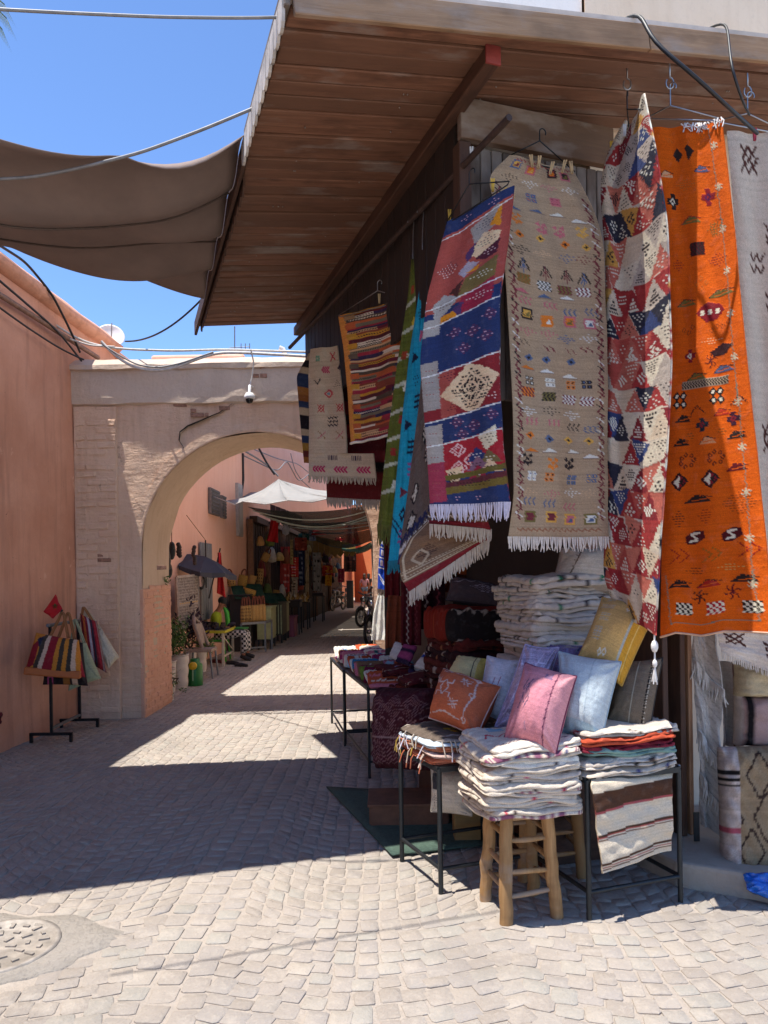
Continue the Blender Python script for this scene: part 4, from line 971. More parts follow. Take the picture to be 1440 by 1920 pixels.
# --- banded black and cream runner behind it
w, h = 20, 110; cv = CV(w, h, 'a8977c', .06); y = 0; q = random.Random(4)
for c in ['26334f', 'a8977c', '17151a', 'a8977c', '26334f', '26334f', '8a5a2a', '7a4a24', '26334f', 'a8977c', '17151a', '17151a', 'a8977c', '26334f', '8a6a2a', '5a2420', '8a5a2a']: cv.rect(0, y, w, y+7, c); y += 6.5
fn = sheet([(584, 652, 6.75), (556, 705, 6.8), (562, 780, 6.8), (570, 868, 6.8)], [(600, 655, 6.6), (602, 760, 6.6), (602, 870, 6.6)], [(.01, 1, 0, .2)], seed=10)
rug('banded_runner', 'narrow runner banded in black, cream and blue behind the cream pink rug', cv, fn, P(585, 655, 6.7))
# --- dark red rug below it with pale fringe
w, h = 60, 60; cv = CV(w, h, '4a1318', .06); y = 0
for c, n in (('17121a', 16), ('2c1014', 6), ('5a1a1c', 5), ('1c1418', 4), ('681c20', 5), ('4a1318', 5), ('6a2024', 4), ('1c1418', 4), ('5a1a1c', 11)): cv.rect(0, y, w, y+n, c); y += n
fn = sheet([(640, 660, 6.35), (616, 760, 6.7), (612, 905, 6.7), (613, 935, 6.7)], [(725, 640, 6.3), (722, 800, 6.3), (722, 908, 6.3), (722, 940, 6.3)], [(.015, 1.2, 1, .3)], seed=11)
t = rug('dark_red_rug', 'dark red and black banded rug whose pale fringe hangs below the cream one', cv, fn, P(670, 680, 6.5)); fringe(fn, 60, .075, t, 'a8998a', tuft=2, r=.005)
# --- green, turquoise and grey-brown rugs seen edge on
w, h = 26, 200; cv = CV(w, h, '565a22', .09); q = random.Random(5)
for y in range(30, 190, 20): cv.poly([(0, y+4), (26, y-2), (26, y+1), (0, y+7)], 'a8a890')
for y in range(20, 180, 24):
    k = q.choice(('2f3f6a', '8a2c24', 'b59a3a', 'c9c2b0', '8a3a24')); cv.stamp(['101', '010', '101'], q.uniform(8, 18), y+4, 2.2, k)
fn = sheet([(771, 490, 4.75), (764, 560, 4.76), (745, 680, 4.78), (725, 830, 4.8), (708, 985, 4.8)], [(778, 480, 4.7), (792, 580, 4.66), (780, 700, 4.66), (766, 850, 4.66), (742, 990, 4.66)], [(.02, .9, 0, .5)], seed=12, wob=.015)
t = rug('olive_rug', 'narrow olive green rug with pale bands beside the turquoise one', cv, fn, P(775, 490, 4.7)); fringe(fn, 70, .09, t, '5a5a20', jit=1.2, r=.004)
w, h = 34, 240; cv = CV(w, h, '1f8ca6', .05); q = random.Random(6)
for y in range(16, 230, 17):
    x = q.uniform(9, 25); c = q.choice(('1b2238', '1b2238', '8a4a7a', '6a2a3a', '1b2238', 'b0506a'))
    k = q.randrange(4)
    if k == 0: [cv.line([(x-6, y+o), (x+6, y+o)], 1.6, c) for o in (-4, 0, 4)]; cv.line([(x, y-7), (x, y+7)], 1.6, c)
    elif k == 1: cv.dia(x, y, 6, 6, c); cv.dia(x, y, 2.5, 2.5, '1f8ca6')
    elif k == 2: cv.poly([(x-6, y-4), (x+6, y), (x-6, y+5)], c)
    else: cv.dash(x, y, 7, 6, c, 4, 2.6, 2.6)
cv.line([(0, 205), (34, 225)], 1.6, '1b3048'); cv.line([(0, 210), (34, 230)], 1.6, '1b3048')
fn = sheet([(792, 468, 4.62), (787, 540, 4.64), (768, 660, 4.66), (752, 800, 4.66), (738, 950, 4.66), (728, 1055, 4.64)], [(798, 462, 4.58), (808, 540, 4.52), (800, 640, 4.52), (792, 800, 4.52), (776, 960, 4.52), (757, 1052, 4.5)], [(.025, .8, .5, .4)], seed=13, wob=.014)
t = rug('turquoise_rug', 'narrow turquoise rug with black and pink signs', cv, fn, P(795, 465, 4.6)); fringe(fn, 30, .06, t, '1a6c80', r=.005, jit=.6)
w, h = 50, 210; cv = CV(w, h, '5e4f47', .08); q = random.Random(9)
for i in range(11):
    x, y = q.uniform(12, 40), 20+i*17; k = q.randrange(4)
    if k == 0: star8(x, y, '6a1820', 'b5a595', 6)
    elif k == 1: cv.stamp(['.1.', '111', '.1.'], x, y, 3, 'b5a898'); cv.ring(x, y, 7, 7, 1.4, '1f1a1c')
    elif k == 2: cv.ring(x, y, 6, 8, 2, '3a2422'); cv.dia(x, y, 2.5, 3, '8a6a5a')
    else: cv.dia(x, y, 8, 9, '1c191c'); chk(x, y, '1c191c', 'b5a898', 5, 5, 2)
for y0, c, a in ((196, '2a2a48', 3), (202, 'c5bbb0', 2), (206, '2a2a48', 0)): cv.rect(0, y0, 50, 210, c) if a == 0 else cv.zig(0, 50, y0, a, 3, 2.6, c)
cv.rect(0, 205, 50, 210, '3a3350')
fn = sheet([(812, 420, 4.5), (800, 600, 4.52), (785, 760, 4.54), (762, 940, 4.5), (745, 1058, 4.42)], [(822, 415, 4.45), (815, 560, 4.4), (812, 760, 4.38), (815, 900, 4.35), (836, 970, 4.3)], [(.02, .8, 1.5, .4)], seed=14, wob=.012)
t = rug('grey_brown_rug', 'grey brown rug with zigzag hem, its fringed end folded up below the blue kilim', cv, fn, P(815, 420, 4.5))
w, h = 80, 70; cv = CV(w, h, '6b5240', .08)
cv.rect(0, 60, 80, 70, '6a1c22'); cv.dash(40, 55, 40, 4, 'a8977f', 3, 2.4, 2.2, 'box'); cv.line([(4, 0), (4, 58)], 1.4, 'a8977f'); cv.dash(26, 40, 12, 9, '3a2622', 3, 2.4, 2.2); cv.ring(20, 44, 8, 8, 1.6, '9a8872'); cv.stamp(['.1.', '1.1', '.1.'], 44, 26, 3.4, '3a2622'); cv.dash(62, 30, 9, 14, 'a8977f', 3.4, 2.6, 2.2)
fn = sheet([(800, 978, 4.28), (768, 1010, 4.3), (748, 1050, 4.32), (752, 1085, 4.3), (768, 1112, 4.28)], [(880, 985, 4.12), (905, 990, 4.1), (918, 995, 4.08), (920, 1003, 4.08), (918, 1012, 4.08)], [(.03, .7, .5, .2)], seed=15)
cloth('folded_end', cv, fn, t); fringe(fn, 70, .07, t, 'b5a798', tuft=3, down=(0, -.1, -1))
cv3 = CV(60, 24, '5c4737', .08); cv3.zig(0, 60, 8, 1.8, 3, 2, 'b0a292'); cv3.rect(0, 14, 60, 24, '6a1c22')
fn = sheet([(800, 960, 4.2), (806, 986, 4.12)], [(905, 955, 4.0), (922, 995, 4.0)], [(.02, .7, .5, .2)], seed=16)
cloth('folded_hem', cv3, fn, t); fringe(fn, 46, .065, t, 'b8aa9c', tuft=3, name='hem_fringe')
# --- blue and white towel, white dress, rust skirts at the alley corner
w, h = 30, 110; cv = CV(w, h, '1c3fa0', .05); q = random.Random(3)
for y in (6, 14, 34, 52, 70): cv.rect(0, y, 30, y+2, 'd5dcea')
for y in (24, 44, 62): [cv.rect(x, y-5, x+5, y+5, c) for x, c in ((4, 'd5dcea'), (11, 'c04a6a'), (18, 'd5dcea'), (24, '8a9ad0'))]
for k in (0, 8): cv.line([(2+k*.4, 82+k), (14, 96+k*.5), (28-k*.4, 80+k)], 2, 'd5dcea')
fn = sheet([(713, 988, 8.2), (712, 1030, 8.2), (709, 1070, 8.2), (708, 1105, 8.2)], [(735, 1000, 8.05), (737, 1050, 8.05), (736, 1090, 8.05), (735, 1110, 8.05)], [(.02, 1.6, 0, .2)], seed=17)
t = rug('blue_towel', 'bright blue towel with white chevrons hanging by the gateway pier', cv, fn, P(722, 990, 8.1), 'towel', 'cloths on the alley corner of the shop'); fringe(fn, 30, .06, t, '6a5a52')
fn = sheet([(709, 1113, 8.35), (700, 1150, 8.35), (697, 1185, 8.35), (696, 1200, 8.35)], [(721, 1110, 8.2), (724, 1150, 8.2), (724, 1180, 8.2), (720, 1200, 8.2)], [(.03, 2.2, 0, .4)], seed=18)
rug('white_dress', 'white cotton dress hanging in the sun below the blue towel', CV(24, 40, 'd3cdc3', .05), fn, P(712, 1112, 8.3), 'dress', 'cloths on the alley corner of the shop')
fn = sheet([(728, 1116, 6.6), (724, 1160, 6.6), (722, 1215, 6.6)], [(768, 1118, 6.4), (772, 1160, 6.4), (770, 1215, 6.4)], [(.03, 3.2, 0, .4)], seed=19)
rug('rust_skirt', 'rust brown gathered skirt hanging under the grey brown rug', CV(40, 50, '6e3520', .08), fn, P(748, 1118, 6.5), 'skirt', 'cloths on the alley corner of the shop')
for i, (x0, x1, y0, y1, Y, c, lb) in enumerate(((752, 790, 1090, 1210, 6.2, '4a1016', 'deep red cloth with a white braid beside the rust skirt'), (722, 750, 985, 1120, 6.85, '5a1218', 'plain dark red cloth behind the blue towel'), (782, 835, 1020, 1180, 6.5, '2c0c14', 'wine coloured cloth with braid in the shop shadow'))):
    cv = CV(30, 80, c, .08)
    if i != 1: cv.zigv(10, 2, 78, 1.3, 4, 1.2, 'a89a92'); cv.zigv(22, 2, 78, 1.3, 4, 1.0, '6a2a30')
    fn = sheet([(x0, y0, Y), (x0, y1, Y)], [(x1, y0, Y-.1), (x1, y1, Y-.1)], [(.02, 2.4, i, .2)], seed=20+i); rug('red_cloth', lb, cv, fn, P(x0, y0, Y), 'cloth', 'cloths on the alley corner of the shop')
# --- rugs on the dark back wall
for i, (x0, x1, y0, y1, Y, c, c2, lb) in enumerate(((835, 905, 1000, 1110, 6.7, '6a2c12', '3a1a10', 'rust rug with an orange square on the back wall of the shop'), (905, 935, 980, 1120, 6.75, '15131a', '5a5052', 'black rug with a pale zigzag edge on the back wall'), (935, 1050, 1000, 1110, 6.2, '3a0f24', '2a0a1a', 'plain burgundy rug hanging deep in the shop'), (760, 835, 960, 1110, 6.85, '2a1416', '4a2420', 'dark patterned rug behind the folded rug end'))):
    cv = CV(40, 60, c, .08)
    if i in (0, 3): cv.rect(8, 10, 32, 50, c2); cv.rect(13, 18, 27, 42, '8a3c14' if i == 0 else c)
    if i == 1: cv.zigv(30, 0, 60, 3, 4, 1.5, c2)
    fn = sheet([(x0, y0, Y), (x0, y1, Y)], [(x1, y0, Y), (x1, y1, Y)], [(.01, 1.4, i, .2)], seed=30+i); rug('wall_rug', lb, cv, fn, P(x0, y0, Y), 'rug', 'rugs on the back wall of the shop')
# ------------------------------------------------------------------ hangers, hooks and pegs
def hanger(a, b, top, mat, label, hook=.05, group='wire hangers under the canopy'):
    t = thing('wire_hanger', label, 'hanger', top, group); a, b, top = V(a), V(b), V(top); n = top-V((0, 0, .0))
    m = MB(); m.tube([n, a, a+(b-a)*.03-V((0, 0, .012)), b-(b-a)*.03-V((0, 0, .012)), b, n], .0035, 6); m.build('arms', mat, t)
    ax = (b-a).normalized(); pts = [n, n+V((0, 0, hook*.6))]
    for k in range(0, 211, 30): q = math.radians(k); pts.append(n+V((0, 0, hook))+ax*(.018-.018*math.cos(q))+V((0, 0, .02*math.sin(q))))
    MB().tube(pts, .0035, 6).build('hook', mat, t); return t
hanger(P(955, 292, 4.0), P(1078, 322, 4.06), P(1012, 264, 4.03), BLACKM, 'black hanger carrying the sand coloured rug')
hanger(P(838, 416, 3.98), P(955, 340, 3.75), P(880, 345, 3.9), WIREB, 'black hanger with yellow pegs carrying the blue kilim')
hanger(P(634, 592, 5.44), P(762, 560, 5.12), P(708, 545, 5.28), STEELW, 'bare wire hanger carrying the striped rug')
hanger(P(1180, 250, 4.15), P(1205, 205, 3.62), P(1176, 205, 3.9), WIREB, 'dark hanger carrying the triangle kilim', .07)
hanger(P(1218, 218, 3.98), P(1348, 222, 3.72), P(1257, 198, 3.86), STEELW, 'pale wire hanger carrying the orange rug', .1)
hanger(P(1348, 225, 4.04), P(1480, 250, 3.98), P(1402, 213, 4.0), STEELW, 'pale wire hanger carrying the cream rug', .1)
for x, y, Y, lb in ((770, 455, 4.72, 'white wire hook holding the olive rug'), (788, 438, 4.58, 'pale wire hook holding the turquoise rug')):
    a = pipe_at(x); b = P(x+4, y+30, a.y-.02)
    o = MB().tube([V(k) for k in curve([a+V((-.02, 0, -.01)), a+V((-.005, 0, .03)), a+V((.025, 0, .015)), a+V((.015, 0, -.05)), b+V((0, 0, .03)), b], 24)], .004, 6).build('wire_hook', STEELW); props(o, lb, 'hook', 'wire hooks on the rusty pipe')
for x, y, Y, lb in ((1176, 158, 3.95, 'leftmost'), (1256, 156, 3.86, 'middle'), (1402, 172, 4.0, 'rightmost')):
    c = P(x, y, Y); pts = [c+V((0, 0, .1)), c+V((0, 0, .03))]+[c+V((.02*math.sin(k*.6), 0, .03*math.cos(k*.6)-.0)) for k in range(10)]
    o = MB().tube(pts, .004, 6).build('ceiling_hook', STEELW); props(o, lb+' of the three steel eye hooks under the front edge of the canopy', 'hook', 'eye hooks under the canopy')
PEGW, PEGY = plain('b99a6c', .7), plain('c9a02c', .5)
def peg(x, y, Y, mat, label, tilt=0, L=.065):
    t = thing('clothes_peg', label, 'clothes peg', P(x, y, Y), 'clothes pegs on the rugs'); c = P(x, y, Y)
    for s_ in (-1, 1):
        a = c+V((s_*.006, 0, L/2)); b = c+V((s_*.002+tilt*.02, 0, -L/2)); MB().bar(a, b, .008, .011, V((0, 1, 0))).build('leg', mat, t)
for i, (x, y) in enumerate(((995, 302), (1012, 304), (1037, 315), (1060, 312), (1070, 314))): peg(x, y, 3.98, PEGW, 'wooden peg on the top of the sand coloured rug, '+('first', 'second', 'third', 'fourth', 'last')[i]+' from the left', R.uniform(-1, 1))
for x, y, Y, lb in ((924, 347, 3.87, 'yellow peg at the upper right of the blue kilim'), (843, 404, 4.16, 'yellow peg at the left corner of the blue kilim'), (1147, 276, 4.15, 'yellow peg on the left shoulder of the triangle kilim')): peg(x, y, Y, PEGY, lb)
peg(711, 560, 5.2, PEGW, 'single wooden peg on the striped rug'); peg(1171, 245, 4.0, plain('d5d2cc', .5), 'white peg on the triangle kilim'); peg(1415, 252, 3.97, plain('b02838', .5), 'red peg on the cream rug'); peg(884, 287, 3.95, plain('c9c4bc', .5), 'white clip left of the bulkhead planks'); peg(873, 382, 4.05, plain('2f6a5a', .5), 'green peg in the middle of the blue kilim')
# ------------------------------------------------------------------ tables, stools and the goods on them
def steel_table(label, legs, z, mat, rail, group='steel display tables of the shop', r=.013, loc=None):
    t = thing('steel_table', label, 'table', loc or legs[0], group)
    for p in legs: m = MB(); m.tube([V((p.x, p.y, 0)), V((p.x, p.y, z))], r, 8); m.build('leg', mat, t)
    m = MB(); n = len(legs)
    tops = [V((p.x, p.y, z)) for p in legs]
    for i in range(n): m.bar(tops[i], tops[(i+1) % n], .026, .026)
    m.build('top_frame', mat, t)
    m = MB()
    for i in rail: m.tube([tops[i]-V((0, 0, z-.13)), tops[(i+1) % n]-V((0, 0, z-.13))], r*.85, 8)
    m.build('foot_rail', mat, t)
    m = MB(); c = sum(tops, V())/n; q = [c+(p-c)*.98+V((0, 0, .016)) for p in tops]; m.prism([k-V((0, 0, .012)) for k in q], (0, 0, .012)); m.build('top_board', DARKW, t)
    return t
a, b = G(754, 1615), G(827, 1677); e = U*.62
steel_table('small black steel table under the tasselled textiles, left of the stool', [a, b, b+e, a+e], .64, BLACKM, (0, 1, 2, 3))
a, b = G(1105, 1725), G(1276, 1692); e = D*.62
steel_table('black steel table with the striped towel hung over its front', [a, b, b+e, a+e], .66, BLACKM, (0, 1, 3))
a, b = G(693, 1459), G(648, 1395); e = V((.62, .12, 0))
steel_table('nearer black steel stand carrying the small folded cloths', [a, b, b+e, a+e], .72, BLACKM, (0, 1, 2, 3), r=.012)
a, b = G(641, 1380), G(629, 1352); a.x += .0
a = V((-.40, 7.15, 0)); b = V((-.60, 8.25, 0))
steel_table('farther black steel stand of folded cloths near the gateway', [a, b, b+e, a+e], .72, BLACKM, (0, 1, 2, 3), r=.012)
def stool(label, c, rot, H_=.50, w=.19):
    t = thing('wooden_stool', label, 'stool', c, 'rustic wooden stools'); rx, ry = V((math.cos(rot), math.sin(rot), 0)), V((-math.sin(rot), math.cos(rot), 0)); L = []
    for sx, sy in ((-1, -1), (1, -1), (1, 1), (-1, 1)):
        a = c+rx*sx*(w+.012)+ry*sy*(w+.012); b = c+rx*sx*(w-.015)+ry*sy*(w-.015)+V((0, 0, H_)); L.append((a, b))
        pts = [a.lerp(b, k/8)+V((R.gauss(0, .0025), R.gauss(0, .0025), 0)) for k in range(9)]
        m = MB(); m.tube(pts, [.031+R.uniform(-.0015, .0015) for k in range(9)], 14); m.build('leg', STOOLW, t, .003)
    for i in range(4):
        (a, b), (a2, b2) = L[i], L[(i+1) % 4]
        for zz in ((.12, .235, .38) if i % 2 == 0 else (.16, .27, .40)):
            p, q = a.lerp(b, zz/H_), a2.lerp(b2, zz/H_+R.uniform(-.04, .04)); mid = (p+q)/2+V((0, 0, R.uniform(-.008, .004)))
            m = MB(); m.tube([V(k) for k in curve([p, p.lerp(mid, .5)+V((0, 0, R.uniform(-.004, .004))), mid, q], 9)], [.0085, .011, .0125, .0135, .0135, .013, .0125, .011, .0085], 8); m.build('rung', STOOLW, t)
    m = MB(); tp = [V((b.x, b.y, H_-.02)) for a, b in L]
    for i in range(4): m.tube([tp[i], tp[(i+1) % 4]], .012, 8)
    m.build('seat_rail', STOOLW, t)
    m = MB(); m.prism([p+V((0, 0, -.004)) for p in tp], (0, 0, .022)); m.build('woven_seat', plain('a58a5a', .95, 0, .3, 60, .6, 120), t)
    return t
f = G(943, 1735); r_ = G(1050, 1722); rot = math.atan2(r_.y-f.y, r_.x-f.x); w_ = (r_-f).length/2
SC = f+V((math.cos(rot), math.sin(rot), 0))*w_+V((-math.sin(rot), math.cos(rot), 0))*w_; SC.z = 0
rot += .0
stool('front wooden stool with turned legs carrying the tall cream stack', SC, rot+.02, .50, w_-.025)
stool('wooden stool standing in shadow behind the front one', SC+V((.22, .50, 0)), rot-.1, .48, .15)
def edge_canvas(base, seed, hatch=None, marks=(), n=64):
    q = random.Random(seed); cv = CV(n, n, base, .05)
    for k in range(2): y = q.uniform(8, 56); cv.rect(0, y, n, y+q.uniform(.8, 1.6), q.choice(('8a7a6c', 'a39484')))
    for c in marks:
        for _ in range(3):
            s_ = q.choice('lrtb'); p = q.uniform(6, 58); d = q.uniform(.3, 2)
            x, y = {'l': (d, p), 'r': (n-d, p), 't': (p, d), 'b': (p, n-d)}[s_]; L = q.uniform(.9, 2.2)
            cv.poly([(x-L, y-L*.5), (x+L, y-L*.7), (x+L*.4, y+L), (x-L*.6, y+L*.6)], c)
    if hatch:
        for x in range(0, n, 2): cv.rect(x, n-3.5, x+1, n, hatch)
    return cv
def folded(name, label, c, ux, uy, z, th, base, seed, cat='blanket', group=None, layers=2, droop=.02, marks=(), hatch=None, top=None, jit=.012, wr=.002):
    """one folded cloth: soft layers lying on each other, drooping at the rim"""
    q = random.Random(seed*7+1); c = V((c.x, c.y, 0))+V((q.gauss(0, jit), q.gauss(0, jit), 0)); an = q.gauss(0, .035)
    ux = Matrix.Rotation(an, 3, 'Z') @ V(ux); uy = Matrix.Rotation(an, 3, 'Z') @ V(uy)
    t = thing(name, label, cat, c+V((0, 0, z)), group); lt = th/layers; dr = droop*q.uniform(.6, 1.4); tx, ty = q.uniform(-.02, .02), q.uniform(-.02, .02); p1, p2 = q.uniform(0, 6), q.uniform(0, 6)
    def wp(s, t_):
        e = np.maximum(np.abs(s), np.abs(t_)); o = np.zeros((len(s), 3)); o[:, 2] = -dr*np.clip(e-.55, 0, 1)**1.6*3.4*(1+.35*np.sin(s*3+p1)*np.cos(t_*3+p2))+tx*s*.5+ty*t_*.5+.006*np.sin(s*5+t_*2+p1); return o
    for k in range(layers):
        zz = z+lt*(k+.5); off = V((q.gauss(0, .006), q.gauss(0, .006), 0)); sc_ = 1-.02*q.random()
        cor = [c+off+(-ux+uy)*sc_+V((0, 0, zz)), c+off+(ux+uy)*sc_+V((0, 0, zz)), c+off+(ux-uy)*sc_+V((0, 0, zz)), c+off+(-ux-uy)*sc_+V((0, 0, zz))]
        cv = top if (top is not None and k == layers-1) else edge_canvas(base, seed*5+k, hatch if q.random() < .6 else None, marks)
        puff('fold', cor, lt*.56, 34, .5, (60, 60) if cv is top else (34, 34), cv, pinch=0, wr=wr, seed=seed*3+k, parent=t, warp=wp)
    return t
# cream stack on the front stool
rx, ry = V((math.cos(rot), math.sin(rot), 0)), V((-math.sin(rot), math.cos(rot), 0))
ORD = ['lowest', 'second', 'third', 'fourth', 'fifth', 'sixth', 'seventh', 'eighth', 'ninth', 'tenth', 'eleventh', 'twelfth']
z = .515; Nn = 10
topc = CV(90, 90, 'c4b8a8', .05)
for y0 in (56, 59, 62, 65, 68): topc.zig(20, 36, y0-40, .6, 2, 1.4, '4a9ab8')
topc.line([(8, 50), (12, 40), (20, 52), (30, 42), (36, 52), (46, 44)], 2.2, 'b01f3c'); topc.line([(50, 40), (62, 36), (74, 48), (70, 54), (82, 60), (86, 52)], 2.4, 'a81f46'); topc.rect(44, 14, 56, 20, 'b08a4c'); topc.zig(6, 84, 78, 1.5, 4, 1.3, '6a4a5a')
for i in range(Nn):
    th = R.uniform(.031, .039); base = R.choice(('bcae9c', 'c4b8a8', 'b8aa9a', 'c8beb0'))
    folded('folded_blanket', 'cream embroidered blanket, '+ORD[i]+' from the bottom on the front stool', SC+rx*R.uniform(-.01, .01)+ry*.01, rx*.245*R.uniform(.96, 1.03), ry*.225, z, th, base, 100+i, group='blankets stacked on the front stool', droop=.018+.006*(Nn-i)/Nn, marks=R.choice((('b02a40', '3a2a2a'), ('3a2a2a', 'b0526a'), ('c05a4a', '4a4a6a'))), hatch=('7a4a5c' if i in (0, 3, 6, 8) else None), layers=2, top=topc if i == Nn-1 else None, jit=.008); z += th-.001
# grey brown and coral cloths on the small table
a, b = G(754, 1615), G(827, 1677); tc = (a+b)/2+U*.27; ux = U*.30; uy = (a-b).normalized()*.24
z = .66
tp = CV(80, 80, '5a4e44', .08); tp.rect(0, 0, 80, 3, 'b5aa9c'); tp.line([(4, 12), (40, 16)], 1.6, '8f857a'); tp.line([(6, 70), (76, 64)], 1.6, '9a9088')
for x, y in ((22, 48), (29, 46), (24, 55), (31, 53)): tp.dia(x, y, 3.4, 3, 'b59a2c')
tp.line([(46, 50), (54, 46), (58, 52), (64, 46)], 1.4, 'b5aa9c'); tp.rect(0, 76, 80, 80, '8a7f74')
for i, (c, lb) in enumerate((('b0664a', 'coral folded cloth at the bottom of the stack on the small table'), ('b59a8e', 'pinkish folded cloth second on the small table'), ('b8704f', 'orange folded cloth in the middle of the small table'), ('aab4bc', 'pale blue folded cloth second from the top on the small table'), ('5a4e44', 'grey brown cloth with yellow dots on top of the small table'))):
    t = folded('folded_cloth', lb, tc, ux, uy, z, .029, c, 140+i, 'cloth', 'cloths on the small table', droop=.012, top=tp if i == 4 else None); z += .028
    m = MB()
    for k in range(4):
        for e_ in ((-1, R.uniform(-1, 1)), (R.uniform(-.9, .9), -1)):
            p = tc+ux*e_[0]*1.0+uy*e_[1]*1.0; p = V((p.x, p.y, z-.02)); d_ = (ux*e_[0] if abs(e_[0]) == 1 else uy*e_[1]).normalized()
            m.tube([p, p+d_*.015-V((0, 0, .02)), p+d_*.02+V((R.gauss(0, .01), R.gauss(0, .01), -.055-R.uniform(0, .03)))], .004, 4, cap=False)
    props(m.build('fringe', plain(('a85c40', 'b5a090', 'a8883a', 'c0b8c0', 'b5a898')[i], .95), t), kind='stuff')
# stack on the right steel table
a, b = G(1105, 1725), G(1276, 1692); tc = (a+b)/2+D*.24; ux = (b-a)/2*1.04; uy = D*.26; z = .68
for i, (c, mk, lb) in enumerate((('b5a898', ('2a6a4a', '3a3a6a'), 'cream folded rug with green marks at the bottom on the right steel table'), ('b0a496', ('3a3028',), 'cream folded rug second on the right steel table'), ('b8ada0', ('4a3a34',), 'pale folded rug with tassels, third on the right steel table'), ('6f8a80', ('5a5a5a',), 'cream folded rug with a green edge on the right steel table'), ('7a2430', ('b5a898',), 'dark red folded cloth near the top of the right steel table'), ('a5452c', ('c9b090',), 'rust red folded cloth under the blue and linen cushions'), ('b0a598', ('3a3028', '9a2c2c'), 'cream folded cloth topmost on the right steel table'))):
    folded('folded_rug', lb, tc, ux, uy, z, .030, c, 160+i, 'blanket', 'cloths on the right steel table', droop=.012, marks=mk, wr=.003); z += .029
ZT2 = z
# striped towel hanging over the front of that table
cv = CV(72, 84, 'c2b29a', .05)
for y0, y1, c in ((18, 33, '4a3022'), (33, 35, '9a4a4a'), (52, 54, '4a3022'), (54, 55, 'a05048'), (56, 57, '6a4a3a'), (74, 76, '4a3022'), (77, 78, '9a5a52'), (79, 80, '5a3a2c')): cv.poly([(0, y0+2), (36, y0), (72, y0-1), (72, y1-1), (36, y1), (0, y1+2)], c)
fn = sheet([(1109, 1452, 3.55), (1108, 1470, 3.49), (1117, 1540, 3.49), (1128, 1636, 3.48)], [(1262, 1438, 3.74), (1263, 1460, 3.66), (1262, 1520, 3.66), (1261, 1596, 3.66)], [(.012, .8, .6, .5)], nrm=(.3, -1, 0), seed=41, wob=.008)
rug('striped_towel', 'cream hand towel with brown and red stripes hanging from the right steel table', cv, fn, P(1185, 1450, 3.6), 'towel', 'cloths on the right steel table', th=.012)
# ------------------------------------------------------------------ cushions
GC = 'cushions on the shop tables'
def cushion(label, cor, cv, T, back, seam=None, seed=0, p=2.2, q=.55, cat='cushion', mat=None, wr=.006):
    t = thing('cushion', label, cat, P(*cor[3]).lerp(P(*cor[2]), .5), GC)
    o, rg = puff('cover', px(cor), T*1.45, p, q, (76, 76), cv, pinch=.05, seed=seed, parent=t, back=back, wr=wr, mat=mat)
    piping(rg, seam or back, t, .0045, 'seam'); return t
def base_cv(c, n=90, seed=0, mel=.05):
    cv = CV(n, n, c, mel)
    for y in range(n): cv.a[y] *= 1+.05*math.sin(y*.9+seed)*R.random()
    return cv
cv = base_cv('b87880'); K2 = '5a4a5c'
cv.line([(28, 26), (24, 36), (27, 46), (22, 60)], 1.4, K2); cv.line([(36, 24), (30, 38), (38, 48), (32, 62)], 1.4, K2); cv.ring(31, 42, 6, 12, 1.2, K2); cv.poly([(52, 10), (60, 18), (52, 20)], '7f6076'); cv.poly([(62, 8), (56, 18), (64, 20)], '7f6076'); cv.line([(38, 70), (42, 80)], 1.2, '8a7080')
cv.zigv(70, 0, 90, 1.0, 2.2, 2.0, '5a2f44'); cv.rect(72, 0, 90, 90, 'c08488')
cushion('pink cushion with dark stitching leaning on the cream stack of the front stool', [(985, 1243, 3.76), (1081, 1268, 3.60), (1042, 1416, 3.46), (944, 1388, 3.58)], cv, .10, 'b5707a', '6f2a44', 1)
cv = base_cv('a9b2b4'); cv.rect(58, 0, 60, 90, '98a2a6'); cv.rect(0, 78, 90, 90, '93a9b2')
cushion('pale blue cushion between the pink and the linen one', [(1048, 1222, 3.90), (1165, 1241, 3.74), (1126, 1398, 3.58), (1048, 1371, 3.70)], cv, .095, 'a5b0a5', '9aaab0', 2)
cv = base_cv('b9965c'); LG = '9c9f96'
for x, y in ((54, 12), (62, 9), (58, 20), (67, 17), (40, 78), (48, 76)): cv.ring(x, y, 3.6, 3.6, 1.5, 'c9c0b0')
for x, y, w, h in ((16, 6, 14, 5), (14, 20, 22, 4), (20, 32, 16, 12), (18, 52, 14, 14)): cv.dash(x+w/2, y+h/2, w/2, h/2, LG, 2.4, 2, 1.6, 'box')
cv.rect(70, 0, 74, 90, LG); cv.rect(74, 0, 90, 90, 'b5842c'); cv.rect(82, 0, 83, 90, 'c9a860')
cushion('mustard yellow cushion with grey band on top of the cushion pile', [(1130, 1120, 4.12), (1233, 1142, 3.96), (1166, 1286, 3.80), (1082, 1236, 3.95)], cv, .10, 'a8781f', 'b58a3c', 3)
cv = base_cv('665849'); cv.rect(46, 0, 48, 90, '8f8574'); 
for y in range(0, 90, 3): cv.rect(72, y, 75, y+1.8, '1f1a18'); cv.rect(75, y+1, 77, y+2.4, 'b5aa98')
cushion('grey brown linen cushion with black corded seam under the mustard one', [(1160, 1243, 4.0), (1243, 1233, 3.9), (1216, 1390, 3.74), (1136, 1358, 3.82)], cv, .07, '5a4d40', '2a2420', 4)
cv = base_cv('a8583a'); WL = 'b5a098'
cv.line([(6, 8), (30, 14), (50, 8), (70, 12)], 1.6, WL); cv.line([(70, 12), (76, 40), (72, 66), (70, 84)], 1.6, WL); cv.line([(4, 84), (40, 80), (70, 84)], 1.6, WL)
for x, y in ((70, 12), (74, 42), (71, 80)): cv.ring(x, y, 3.6, 3.6, 1.5, WL)
